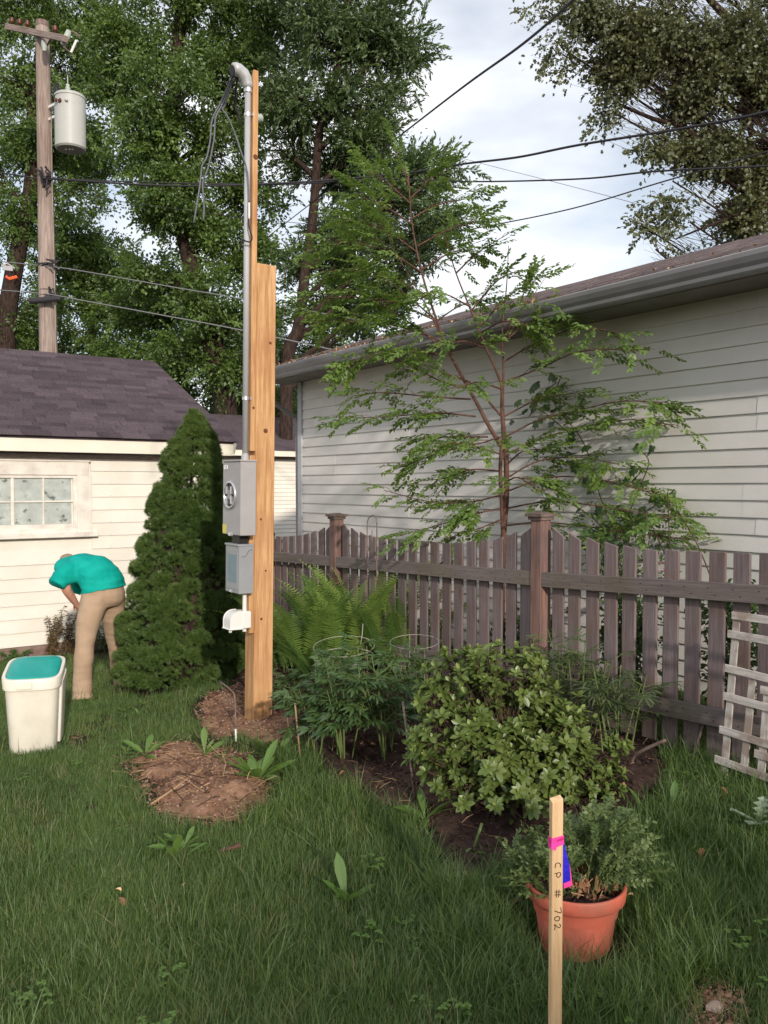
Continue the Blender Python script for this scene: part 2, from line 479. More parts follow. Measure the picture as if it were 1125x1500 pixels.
M_tank = mat('pale_grey_transformer_paint', (0.42, 0.43, 0.41), (0.50, 0.51, 0.48), scale=3, rough=0.45, c3=(0.33, 0.33, 0.31), scale3=3, amt3=0.4)
M_porc = mat('brown_porcelain', (0.11, 0.035, 0.025), (0.16, 0.05, 0.035), scale=5, rough=0.3)
M_greyporc = mat('grey_green_porcelain', (0.36, 0.41, 0.36), (0.44, 0.48, 0.43), scale=6, rough=0.35)
M_orange = mat('orange_plastic', (0.75, 0.13, 0.05), rough=0.4)
M_terra = mat('terracotta_plastic', (0.50, 0.115, 0.072), (0.60, 0.16, 0.105), scale=6, rough=0.55, spec=0.3, c3=(0.30, 0.13, 0.09), scale3=9, amt3=0.55, bump=.1, bscale=60)
M_pink = mat('neon_pink_ribbon', (1.0, 0.09, 0.42), (0.95, 0.06, 0.36), scale=12, rough=0.35)
M_blue = mat('royal_blue_ribbon', (0.025, 0.02, 0.50), (0.035, 0.03, 0.62), scale=12, rough=0.35)
M_skin = mat('skin_tone', (0.50, 0.25, 0.17), (0.58, 0.31, 0.22), scale=12, rough=0.5)  # plain skin colour with slight random variation
M_shirt = mat('teal_green_cotton', (0.0, 0.30, 0.25), (0.008, 0.38, 0.32), scale=7, rough=0.85, spec=0.15, bump=0.5, bscale=9)
M_khaki = mat('khaki_cotton_twill', (0.38, 0.265, 0.18), (0.46, 0.335, 0.235), scale=6, rough=0.85, spec=0.15, bump=0.45, bscale=11)
M_hair = mat('grey_brown_hair', (0.20, 0.13, 0.085), (0.36, 0.27, 0.20), scale=50, rough=0.7)
M_shoe = mat('dark_shoe', (0.03, 0.02, 0.017), rough=0.6)
M_bark = mat('dark_furrowed_bark', (0.022, 0.015, 0.012), (0.070, 0.048, 0.040), scale=9, rough=0.95, spec=0.08, stretch=(3, 3, 0.6), bump=0.7)
M_bark2 = mat('red_brown_smooth_bark', (0.075, 0.036, 0.026), (0.155, 0.078, 0.056), scale=14, rough=0.75, stretch=(2, 2, 1), bump=0.3)
M_barkg = mat('grey_bark', (0.10, 0.075, 0.06), (0.22, 0.17, 0.14), scale=9, rough=0.9, stretch=(3, 3, 0.6), bump=0.5)
M_twig = mat('brown_twig', (0.05, 0.03, 0.022), (0.11, 0.066, 0.046), scale=20, rough=0.85)
M_stem = mat('green_stem', (0.10, 0.15, 0.045), (0.16, 0.20, 0.07), scale=12, rough=0.6)
M_straw = mat('dry_straw', (0.34, 0.21, 0.115), (0.52, 0.36, 0.21), scale=8, rough=0.85, rand=0.3)
M_dleaf = mat('dry_brown_leaf', (0.22, 0.10, 0.05), (0.42, 0.24, 0.13), scale=10, rough=0.8, rand=0.4)
M_tanleaf = mat('tan_fallen_leaf', (0.55, 0.33, 0.16), (0.72, 0.50, 0.30), scale=10, rough=0.7, rand=0.3)
M_stone = mat('pale_pink_stone', (0.30, 0.20, 0.16), (0.48, 0.36, 0.30), scale=8, rough=0.85, bump=0.3)
M_rust = mat('rusty_wire', (0.13, 0.085, 0.07), (0.24, 0.18, 0.155), scale=15, rough=0.7)
M_ring = mat('pale_plant_hoop', (0.28, 0.28, 0.23), (0.38, 0.38, 0.31), scale=15, rough=0.5)
M_concrete = mat('brown_concrete_footing', (0.17, 0.11, 0.09), (0.28, 0.2, 0.17), scale=8, rough=0.9, bump=0.3)
M_meter = mat('dark_meter_socket', (0.015, 0.015, 0.018), rough=0.35)
# foliage
L_grass = leaf_mat('grass_blade', (0.062, 0.122, 0.026), (0.150, 0.225, 0.055), trans=0.3, gloss=0.035, rough=0.5)
L_grassdry = leaf_mat('pale_grass_blade', (0.15, 0.17, 0.06), (0.26, 0.24, 0.11), trans=0.25, gloss=0.03)
L_big = leaf_mat('big_tree_leaf', (0.042, 0.088, 0.015), (0.165, 0.260, 0.045), trans=0.35, gloss=0.05, rough=0.5)
L_big2 = leaf_mat('feathery_tree_leaf', (0.044, 0.080, 0.022), (0.115, 0.180, 0.042), trans=0.3, gloss=0.06, rough=0.5)
L_maple = leaf_mat('maple_leaf', (0.066, 0.078, 0.030), (0.155, 0.172, 0.062), trans=0.3, gloss=0.05, rough=0.45)
L_young = leaf_mat('small_tree_leaf', (0.085, 0.160, 0.026), (0.20, 0.30, 0.06), trans=0.35, gloss=0.05)
L_spruce = leaf_mat('spruce_needle', (0.050, 0.100, 0.022), (0.145, 0.215, 0.050), trans=0.1, gloss=0.03)
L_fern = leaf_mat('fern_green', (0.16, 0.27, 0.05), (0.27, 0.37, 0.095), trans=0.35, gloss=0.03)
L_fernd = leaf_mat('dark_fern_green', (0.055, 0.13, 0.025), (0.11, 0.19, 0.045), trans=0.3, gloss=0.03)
L_rhodo = leaf_mat('rhododendron_leaf', (0.075, 0.120, 0.025), (0.175, 0.225, 0.055), trans=0.15, gloss=0.035, rough=0.42)
L_rhodoy = leaf_mat('young_rhododendron_leaf', (0.17, 0.235, 0.055), (0.27, 0.32, 0.09), trans=0.25, gloss=0.04, rough=0.42)
L_peony = leaf_mat('peony_leaf', (0.042, 0.092, 0.024), (0.10, 0.165, 0.048), trans=0.25, gloss=0.06, rough=0.4)
L_lance = leaf_mat('lance_leaf', (0.060, 0.095, 0.035), (0.12, 0.165, 0.06), trans=0.25, gloss=0.05)
L_weed = leaf_mat('weed_leaf', (0.085, 0.175, 0.03), (0.16, 0.26, 0.055), trans=0.3, gloss=0.04)
L_sage = leaf_mat('grey_green_herb_leaf', (0.075, 0.12, 0.038), (0.18, 0.235, 0.085), trans=0.2, gloss=0.03)
L_vine = leaf_mat('vine_leaf', (0.04, 0.085, 0.018), (0.085, 0.15, 0.035), trans=0.3, gloss=0.05)
L_red = leaf_mat('reddish_spent_leaf', (0.12, 0.06, 0.03), (0.17, 0.13, 0.05), trans=0.25, gloss=0.04)
L_hosta = leaf_mat('hosta_green', (0.07, 0.15, 0.04), (0.11, 0.19, 0.05), trans=0.2, gloss=0.05)
L_hostaw = leaf_mat('hosta_cream_edge', (0.5, 0.52, 0.33), (0.58, 0.58, 0.4), trans=0.2, gloss=0.05)
L_silver = leaf_mat('silver_lobed_leaf', (0.24, 0.31, 0.21), (0.30, 0.36, 0.26), trans=0.2, gloss=0.03)
L_petal = leaf_mat('pink_petal', (0.55, 0.27, 0.42), (0.70, 0.42, 0.56), trans=0.3, gloss=0.03)
# ================================================================ GROUND
def grid_axis(lo, hi, flo, fhi, step):
    a = list(np.arange(flo, fhi, step))
    out = []
    x = flo; s = step
    while x > lo: s *= 1.35; x -= s; out.append(x)
    out = out[::-1] + a
    x = a[-1]; s = step
    while x < hi: s *= 1.35; x += s; out.append(x)
    return np.array(out)
ax = grid_axis(-220, 220, -5, 6, 0.06); ay = grid_axis(-220, 300, -2, 11, 0.06)
GX, GY = np.meshgrid(ax, ay, indexing='ij')
GZ = g(GX, GY)
V = np.stack([GX.ravel(), GY.ravel(), GZ.ravel()], 1)
ni, nj = len(ax), len(ay)
I, J = np.meshgrid(np.arange(ni-1), np.arange(nj-1), indexing='ij')
F = np.stack([(I*nj+J).ravel(), ((I+1)*nj+J).ravel(), ((I+1)*nj+J+1).ravel(), (I*nj+J+1).ravel()], 1)
go_ = obj('ground', fast_mesh('ground', V, F, M_ground, True)); go_['kind'] = 'structure'

# bare patches, outlines read off the photograph then laid on the land
BED = poly_px([(432, 1062), (455, 1105), (480, 1150), (540, 1178), (610, 1212), (632, 1262), (655, 1302), (700, 1308), (745, 1282), (800, 1262), (900, 1222), (955, 1180), (985, 1135), (960, 1085), (900, 1050)]) + [(3.72, 3.4), (3.72, 6.6), (3.0, 6.5), (2.75, 5.9)]
PATCH = poly_px([(283, 1040), (300, 1018), (345, 1004), (400, 1008), (436, 1030), (440, 1085), (400, 1097), (345, 1080), (300, 1088)])
MOUND = poly_px([(176, 1118), (215, 1098), (260, 1090), (330, 1092), (385, 1112), (412, 1150), (418, 1182), (370, 1200), (330, 1212), (262, 1212), (215, 1185), (200, 1150)])
SPOT = poly_px([(95, 1080), (122, 1074), (140, 1088), (120, 1102), (98, 1103)])
SPOT2 = poly_px([(1005, 1455), (1035, 1436), (1085, 1442), (1098, 1480), (1085, 1530), (1030, 1550), (996, 1520)])
NEARWALL = [(-3, 9.3), (4.4, 9.4), (4.4, 10.4), (-3, 10.4)]
def soil_patch(name, poly, m, h, rough, step=0.025, label=None, kind='structure', cat=None, edge=0.14, skew=0.0):
    P = np.array(poly)
    x0, y0 = P.min(0) - 0.1; x1, y1 = P.max(0) + 0.1
    xs = np.arange(x0, x1, step); ys = np.arange(y0, y1, step)
    X, Y = np.meshgrid(xs, ys, indexing='ij')
    # signed distance to outline
    D = np.full(X.shape, 1e9)
    for i in range(len(P)):
        a = P[i]; b = P[(i+1) % len(P)]
        ab = b - a; t = np.clip(((X-a[0])*ab[0] + (Y-a[1])*ab[1]) / (ab @ ab + 1e-12), 0, 1)
        D = np.minimum(D, np.hypot(X - a[0] - t*ab[0], Y - a[1] - t*ab[1]))
    D = np.where(in_poly(X, Y, poly), D, -D)
    wob = 0.035*np.sin(X*23+1)*np.sin(Y*19) + 0.02*np.sin(X*51+Y*37)
    s = sst((D + wob + 0.03) / edge)
    lump = np.zeros(X.shape)
    for k in range(26):
        fx, fy = RNG.normal(0, 1, 2) * RNG.choice([9, 22, 45, 80]); ph = RNG.uniform(0, 6.3)
        lump += np.sin(X*fx + Y*fy + ph) / (1 + 0.05*math.hypot(fx, fy))
    lump *= rough / 3
    Z = g(X, Y) - 0.03 + s * (0.036 + h) + lump * s
    V = np.stack([X.ravel(), Y.ravel(), Z.ravel()], 1)
    ni, nj = X.shape
    I, J = np.meshgrid(np.arange(ni-1), np.arange(nj-1), indexing='ij')
    F = np.stack([(I*nj+J).ravel(), ((I+1)*nj+J).ravel(), ((I+1)*nj+J+1).ravel(), (I*nj+J+1).ravel()], 1)
    keep = (s[:-1, :-1] + s[1:, 1:] + s[1:, :-1] + s[:-1, 1:]).ravel() > 0.001
    o = obj(name, fast_mesh(name, V, F[keep], m, True)); o['kind'] = kind
    return o
soil_patch('garden_bed_soil', BED, M_bed, 0.015, 0.012)
soil_patch('dirt_patch', PATCH, M_dirt, 0.02, 0.010)
md_ = soil_patch('dirt_mound', MOUND, M_dirt, 0.065, 0.020, kind='structure', edge=0.30)
soil_patch('bare_spot', SPOT, M_dirt, 0.0, 0.006)
soil_patch('bare_spot', SPOT2, M_dirt, 0.0, 0.006)
# ================================================================ BUILDINGS
def siding_mesh(name, L, e, m, t=0.016, face=-1):
    """one lapped course: length along +x, height +z from 0 to e, proud towards -y"""
    mb = MB()
    prof = [(0.0, 0.0), (-t, 0.0), (-t, 0.006), (-0.003, e + 0.004), (0.0, e + 0.004)]
    n = len(prof)
    vs = [(0, y, z) for y, z in prof] + [(L, y, z) for y, z in prof]
    fs = [(k, (k+1) % n, n + (k+1) % n, n + k) for k in range(n)] + [tuple(reversed(range(n))), tuple(range(n, 2*n))]
    mb.add(vs, fs)
    return mb.mesh(name, m)
def box_part(name, lo, hi, m, parent, b=0.003):
    sx, sy, sz = hi[0]-lo[0], hi[1]-lo[1], hi[2]-lo[2]
    return obj(name, bev_box(name, sx, sy, sz, b, m), parent, ((lo[0]+hi[0])/2, (lo[1]+hi[1])/2, (lo[2]+hi[2])/2))

# ---- cream garage on the left (wall facing us lies in the plane y = 10.15)
WY = 10.15
gl = thing('garage', 'cream clapboard garage with purple-brown shingle roof and a small paned window', 'garage', (0, 0, 0))
XL, XR = -5.0, 4.45
box_part('wall_core', (XL, WY + 0.005, -0.55), (XR, 15.5, 1.99), M_cream, gl, 0)
box_part('foundation', (XL, WY - 0.03, -0.6), (XR - 0.01, WY + 0.0, -0.155), M_concrete, gl, 0)
e = 0.152
WX0, WX1, WZ0, WZ1 = 0.82, 2.90, 1.065, 1.93        # outer edge of the window trim
cache = {}
def course(x0, x1, z, e, m, parent, y=WY, h=None):
    k = (round(x1-x0, 3), e, m.name)
    if k not in cache: cache[k] = siding_mesh('siding_board', x1-x0, e, m)
    return obj('siding_board', cache[k], parent, (x0, y, z))
k = 0
z = -0.15
while z < 1.95:
    if z + e > WZ0 - 0.03 and z < WZ1 - 0.02:
        course(XL, WX0, z, e, M_cream, gl); course(WX1, XR, z, e, M_cream, gl)
    else:
        course(XL, XR, z, e, M_cream, gl)
    z += e; k += 1
# gable end wall boards (seen past the post)
for i in range(14):
    o = obj('siding_board', siding_mesh('siding_board', 5.0, e, M_cream) if i == 0 else gend, gl, (XR, WY, -0.15 + i*e), (0, 0, PI/2))
    gend = o.data
box_part('corner_trim', (XR - 0.085, WY - 0.032, -0.16), (XR + 0.022, WY + 0.06, 1.98), M_creamtrim, gl)
box_part('frieze_board', (XL, WY - 0.028, 1.952), (XR - 0.01, WY - 0.0, 2.02), M_frieze, gl)
# window
win = thing('window', None, None, (0, 0, 0)); win.parent = gl
del win
for o_ in [o for o in bpy.data.objects if o.name.startswith('window') and o.type == 'EMPTY']: bpy.data.objects.remove(o_)
mb = MB()
OX0, OX1, OZ0, OZ1 = 1.34, 2.735, 1.165, 1.775
# one-piece casing with the opening left free
y0, y1 = WY - 0.040, WY + 0.02
mb.box((0.85, y0, OZ1), (WX1 - 0.03, y1, WZ1)); mb.box((OX1, y0, WZ0 + 0.05), (WX1, y1, OZ1)); mb.box((0.82, y0, WZ0 + 0.05), (OX0, y1, OZ1))
mb.box((OX0, y0 + 0.005, WZ0 + 0.05), (OX1, y1, OZ0))
casing = obj('window', mb.mesh('window', M_creamtrim), gl)
bvm = casing.modifiers.new('b', 'BEVEL'); bvm.width = 0.004; bvm.segments = 1
s_ = obj('sill', bev_box('sill', 2.16, 0.075, 0.055, 0.006, M_creamtrim), casing, ((0.80 + 2.96)/2, WY - 0.045, WZ0 + 0.024))
box_part('drip_cap', (0.83, WY - 0.052, WZ1), (2.89, WY, WZ1 + 0.018), M_creamtrim, gl)
# sash: rails, stiles and glazing bars
pw = (OX1 - OX0 - 0.10) / 4; ph = (OZ1 - OZ0 - 0.085) / 2
for x in (OX0 + 0.02, OX1 - 0.02):
    obj('stile', bev_box('stile', 0.045, 0.03, OZ1 - OZ0, 0.003, M_creamtrim), casing, (x, WY - 0.010, (OZ0 + OZ1)/2))
for zz, hh in ((OZ0 + 0.022, 0.05), (OZ1 - 0.018, 0.035)):
    obj('sash_rail', bev_box('sash_rail', OX1 - OX0 - 0.082, 0.028, hh, 0.003, M_creamtrim), casing, ((OX0+OX1)/2, WY - 0.011, zz))
bmx = bev_box('glazing_bar', 0.020, 0.018, OZ1 - OZ0 - 0.08, 0.004, M_creamtrim)
for i in (1, 2, 3):
    o = obj('glazing_bar', bmx, casing, (OX0 + 0.045 + i*(pw + 0.0033), WY - 0.012, (OZ0+OZ1)/2 + 0.006))
    if i == 2: o.scale = (1.8, 1, 1)
obj('glazing_bar', bev_box('glazing_bar', OX1 - OX0 - 0.084, 0.015, 0.018, 0.003, M_creamtrim), casing, ((OX0+OX1)/2, WY - 0.012, (OZ0+OZ1)/2 + 0.004))
pm = bev_box('pane', pw - 0.012, 0.004, ph - 0.010, 0, M_glass)
for i in range(4):
    for j in range(2):
        obj('pane', pm, casing, (OX0 + 0.048 + pw*(i + .5), WY - 0.0005, OZ0 + 0.048 + ph*(j + .5)))
# roof: deck, fascia, rake, shingles one by one
EY, EZ, RY, RZ = 9.90, 2.215, 12.85, 3.56
rx = 4.66
sl_len = math.hypot(RY - EY, RZ - EZ); ang = math.atan2(RZ - EZ, RY - EY)
mb = MB()
vs = [(XL, EY+.03, EZ-.035), (rx-.02, EY+.03, EZ-.035), (rx-.02, RY, RZ-.025), (XL, RY, RZ-.025), (XL, 2*RY-EY, EZ-.035), (rx-.02, 2*RY-EY, EZ-.035),
      (XL, EY+.03, EZ-.012), (rx-.02, EY+.03, EZ-.012), (rx-.02, RY, RZ-.004), (XL, RY, RZ-.004), (XL, 2*RY-EY, EZ-.012), (rx-.02, 2*RY-EY, EZ-.012)]
fs = [(0,3,2,1), (3,4,5,2), (6,7,8,9), (9,8,11,10), (0,1,7,6), (1,2,8,7), (2,5,11,8), (5,4,10,11), (3,0,6,9), (4,3,9,10)]
roofo = obj('roof', mb.add(vs, fs).mesh('roof', M_shingleL), gl)
box_part('fascia', (XL, EY + 0.02, EZ - 0.185), (rx - 0.05, EY + 0.055, EZ - 0.040), M_fascia, gl)
box_part('soffit', (XL, EY + 0.056, EZ - 0.150), (rx - 0.07, WY - 0.001, EZ - 0.125), M_creamtrim, gl, 0)
for sgn in (1, -1):
    p = (rx - 0.035, EY + 0.02 if sgn > 0 else 2*RY - EY - .02, EZ - 0.10); q = (rx - 0.035, RY - 0.001*sgn, RZ - 0.10)
    bar('rake_board', p, q, 0.03, 0.14, (0, -math.sin(ang)*sgn, math.cos(ang)), M_fascia, gl)
# gable triangle
gt = MB(); gt.add([(XR, WY+.0, 1.98), (XR, 15.5, 1.98), (XR, RY, RZ - .13), (XR-.05, WY+.0, 1.98), (XR-.05, 15.5, 1.98), (XR-.05, RY, RZ-.13)], [(0,1,2), (3,5,4), (0,2,5,3), (1,4,5,2), (0,3,4,1)])
obj('gable', gt.mesh('gable', M_cream), gl)
EXP = 0.130; TAB = 0.305
rows = int(sl_len / EXP) + 1
tabs = []
for q in range(5):
    tw = TAB * (0.80 + 0.10*q)
    tabs.append((tw, bev_box('shingle', tw - 0.004, EXP + 0.02, 0.007, 0.001, M_shingleL)))
far = MB()
cnt = 0
for r in range(rows):
    s0 = r*EXP + EXP/2 - 0.012
    if s0 > sl_len - 0.03: s0 = sl_len - 0.05
    x = XL + (r % 3)*0.1
    x = rx - rnd(0.0, .28)
    x1 = rx
    while x1 > XL:
        tw, tm = random.choice(tabs)
        if x1 == rx: w = max(0.08, rnd(.1, .3)); me = None
        else: w = tw; me = tm
        x0 = x1 - w
        lift = rnd(0.0, 0.0045)
        cx = (x0 + x1)/2
        cy = EY + s0*math.cos(ang) - math.sin(ang)*(0.002 + lift); cz = EZ + s0*math.sin(ang) + math.cos(ang)*(0.002 + lift)
        vis = x1 > 1.7 + (s0/sl_len)*0.6
        if vis and cnt < 296:
            if me is None: me = bev_box('shingle', w - 0.003, EXP + 0.02, 0.007, 0.001, M_shingleL)
            obj('shingle', me, roofo, (cx, cy, cz), (ang + R_(2.2), rnd(-.002, .002), 0)); cnt += 1
        else:
            M = Matrix.Translation((cx, cy, cz)) @ Matrix.Rotation(ang + R_(2.2), 4, 'X')
            far.box((-w/2+.002, -EXP/2-.01, -.0035), (w/2-.002, EXP/2+.01, .0035), M)
        x1 = x0
fo = obj('shingle', far.mesh('shingle', M_shingleL), roofo); fo['kind'] = 'stuff'

# ---- second cream building beyond (only a slice shows between the post and the vinyl garage)
gm = thing('far_garage', 'far cream sided garage showing in the gap between timber post and vinyl garage', 'garage', (0, 0, 0))
FY = 17.0
box_part('wall_core', (6.2, FY, -0.6), (15, 22.4, 2.36), M_cream, gm, 0)
for i in range(30):
    course(6.2, 15.0, -0.3 + i*0.0905, 0.0905, M_cream, gm, FY - 0.002)
box_part('fascia', (5.9, FY - 0.30, 2.30), (15.3, FY - 0.26, 2.44), M_fascia, gm)
box_part('frieze_board', (6.2, FY - 0.03, 2.24), (15, FY - 0.0, 2.34), M_frieze, gm)
mb = MB()
mb.add([(5.9, FY-.3, 2.43), (15.3, FY-.3, 2.43), (15.3, 19.85, 3.44), (5.9, 19.85, 3.44), (5.9, 22.9, 2.43), (15.3, 22.9, 2.43)], [(0,1,2,3), (3,2,5,4), (0,4,5,1), (0,3,4), (1,5,2)])
rfm = obj('roof', mb.mesh('roof', M_shingleL), gm)
far = MB(); a2 = math.atan2(1.01, 3.15)
for r in range(24):
    x = 5.9 + rnd(0, .2)
    while x < 12.5:
        w = rnd(.22, .38)
        M = Matrix.Translation((x + w/2, FY - .3 + (r*.135+.06)*math.cos(a2), 2.437 + (r*.135+.06)*math.sin(a2) + rnd(0, .004))) @ Matrix.Rotation(a2 + R_(2), 4, 'X')
        far.box((-w/2+.003, -.078, -.004), (w/2-.003, .078, .004), M); x += w
o = obj('shingle', far.mesh('shingle', M_shingleL), rfm); o['kind'] = 'stuff'

# ---- vinyl garage on the right (long wall in the plane x = 4.98, running away from us)
gr = thing('garage', 'long white vinyl sided garage behind the picket fence with grey gutter and brown roof', 'garage', (0, 0, 0))
WX = 4.98
Y0, Y1 = -3.2, 8.85
box_part('wall_core', (WX + 0.002, Y0, -0.1), (10.6, Y1, 2.86), M_vinyl, gr, 0)
er = 0.109
nr = 26
mrot = (0, 0, -PI/2)
vm = {}
def vcourse(ya, yb, z):
    L = round(yb - ya, 3)
    if L not in vm: vm[L] = siding_mesh('siding_board', L, er, M_vinyl, t=0.017)
    return obj('siding_board', vm[L], gr, (WX, yb, z), mrot)
for i in range(nr):
    z = 1.67 + (i - 15)*er
    off = [3.03, 1.2, 4.4][(i//2) % 3] if i not in (13, 14, 10) else 3.12
    cuts = [Y0] + [c for c in (off - 3.66, off, off + 3.66, off + 7.3) if Y0 + .2 < c < Y1 - .2] + [Y1]
    for a, b in zip(cuts[:-1], cuts[1:]):
        o = vcourse(a, b + (0.018 if b != Y1 else 0), z)
        o.location.x = WX - rnd(0, 0.0016) - (0.0018 if cuts.index(a) % 2 else 0)
box_part('starter_strip', (WX - 0.012, Y0, -0.12), (WX + 0.0, Y1, 1.67 - 15*er - 0.004), M_concrete, gr, 0)
box_part('corner_trim', (WX - 0.034, Y1 - 0.062, 0.0), (WX + 0.06, Y1 + 0.028, 2.865), M_corner, gr)
# eave
box_part('soffit', (4.552, Y0 - .3, 2.872), (WX + 0.01, Y1 + 0.32, 2.892), M_soffit, gr, 0)
box_part('fascia', (4.532, Y0 - .3, 2.842), (4.551, Y1 + 0.32, 2.962), M_soffit, gr)
# K-style gutter
mb = MB()
prof = [(4.531, 2.955), (4.531, 2.850), (4.462, 2.850), (4.452, 2.862), (4.448, 2.884), (4.430, 2.905), (4.414, 2.936), (4.412, 2.958), (4.424, 2.962), (4.426, 2.954), (4.438, 2.91), (4.458, 2.886), (4.464, 2.858), (4.525, 2.858), (4.525, 2.955)]
ya, yb = Y0 - .3, Y1 + 0.30
n = len(prof)
vs = [(x, ya, z) for x, z in prof] + [(x, yb, z) for x, z in prof]
fs = [(k, (k+1) % n, n+(k+1) % n, n+k) for k in range(n)]
mb.add(vs, fs)
mb.add([(4.531, yb, 2.955), (4.531, yb, 2.85), (4.462, yb, 2.85), (4.412, yb, 2.955)], [(0,1,2,3)])
gut = obj('gutter', mb.mesh('gutter', M_gutter), gr)
mb = MB(); mb.tube([(4.417, ya, 2.960), (4.417, yb, 2.960)], 0.0065, 6); obj('gutter_lip', mb.mesh('gutter_lip', M_gutlip), gut)
mb = MB()
for c in range(5):
    yy = 0.2 + c*2.1
    mb.box((4.418, yy, 2.948), (4.53, yy + .02, 2.951))
obj('gutter_hanger', mb.mesh('gutter_hanger', M_galv), gut)['kind'] = 'stuff'
# downspout from the far end back to the wall
mb = MB()
mb.tube([(4.49, Y1 + .22, 2.85), (4.50, Y1 + .21, 2.78), (4.56, Y1 + .18, 2.72), (4.95, Y1 + .10, 2.47), (4.99, Y1 + .10, 2.40), (5.0, Y1 + .10, 0.1)], 0.042, 4, squash=.7)
obj('downspout', mb.mesh('downspout', M_gutter), gr)
# roof
RX, RZr = 7.8, 4.085
EXr, EZr = 4.46, 2.968
ar = math.atan2(RZr - EZr, RX - EXr); lr = math.hypot(RX - EXr, RZr - EZr)
mb = MB()
ya, yb = Y0 - .32, Y1 + .34
mb.add([(EXr+.02, ya, EZr-.02), (EXr+.02, yb, EZr-.02), (RX, yb, RZr-.03), (RX, ya, RZr-.03), (2*RX-EXr, yb, EZr-.02), (2*RX-EXr, ya, EZr-.02),
        (EXr+.02, ya, EZr), (EXr+.02, yb, EZr), (RX, yb, RZr-.006), (RX, ya, RZr-.006), (2*RX-EXr, yb, EZr), (2*RX-EXr, ya, EZr)],
       [(0,1,2,3), (3,2,4,5), (6,9,8,7), (9,11,10,8), (0,6,7,1), (1,7,8,2), (2,8,10,4), (0,3,9,6), (3,5,11,9), (4,10,11,5)])
rr = obj('roof', mb.mesh('roof', M_shingleR), gr)
gt = MB(); gt.add([(WX, Y1, 2.86), (10.6, Y1, 2.86), (RX, Y1, RZr-.1), (WX, Y1-.05, 2.86), (10.6, Y1-.05, 2.86), (RX, Y1-.05, RZr-.1)], [(0,2,1), (3,4,5), (0,3,5,2), (1,2,5,4)])
obj('gable', gt.mesh('gable', M_vinyl), gr)
bar('rake_board', (EXr+.03, yb - .01, EZr-.08), (RX, yb - .01, RZr - .10), .14, .025, (0, 1, 0), M_gutter, gr)
# shingles: the nearest rows by the eave one by one, the rest joined
far = MB(); cnt = 0
for r in range(int(lr/.14)):
    yy = ya
    while yy < yb - .05:
        w = rnd(.2, .36); w = min(w, yb - yy)
        s0 = r*.14 + .06
        lift = rnd(.0015, .009)
        cx = EXr + s0*math.cos(ar) - math.sin(ar)*lift; cz = EZr + s0*math.sin(ar) + math.cos(ar)*lift
        if r < 6 and 2.2 < yy < 9.0 and cnt < 200:
            me = bev_box('shingle', .165, w - .004, .009, 0, M_shingleR) if cnt % 12 < 12 else None
            obj('shingle', me, rr, (cx, yy + w/2, cz), (0, -ar - R_(1.6), 0)); cnt += 1
        else:
            M = Matrix.Translation((cx, yy + w/2, cz)) @ Matrix.Rotation(-ar - R_(1.6), 4, 'Y')
            far.box((-.083, -w/2+.002, -.0045), (.083, w/2-.002, .0045), M)
        yy += w
o = obj('shingle', far.mesh('shingle', M_shingleR), rr); o['kind'] = 'stuff'

# ================================================================ PICKET FENCE
FX = 3.813
fence = thing('picket_fence', 'weathered purple-grey scalloped picket fence crossing behind the shrubs', 'fence', (0, 0, 0))
def rail_z(a): return float(np.interp(a, [-1.2, 1.33, 2.28, 3.77, 6.17, 7.33, 8.57], [1.26, 1.215, 1.180, 1.122, 1.055, 1.020, 0.985]))
posts = [-1.11, 1.33, 3.77, 6.17, 8.57]
ptop = {1.33: 1.55, 3.77: 1.462, 6.17: 1.392, 8.57: 1.33, -1.11: 1.6}
for a in posts:
    zb = gv(FX, a) - 0.12; zt = ptop[a]
    p = obj('post', bev_box('post', 0.09, 0.09, zt - zb, 0.004, M_fpost), fence, (FX, a, (zt+zb)/2))
    mb = MB()
    mb.box((-.070, -.070, 0), (.070, .070, .018)); 
    mb.add([(-.058,-.058,.018), (.058,-.058,.018), (.058,.058,.018), (-.058,.058,.018), (-.02,-.02,.030), (.02,-.02,.030), (.02,.02,.030), (-.02,.02,.030)],
           [(0,1,5,4), (1,2,6,5), (2,3,7,6), (3,0,4,7), (4,5,6,7)])
    mb.box((-.056, -.056, -.022), (.056, .056, -.0005))
    c = obj('cap', mb.mesh('cap', M_cap), p, (0, 0, (zt-zb)/2 + .0006))
pick_cache = {}
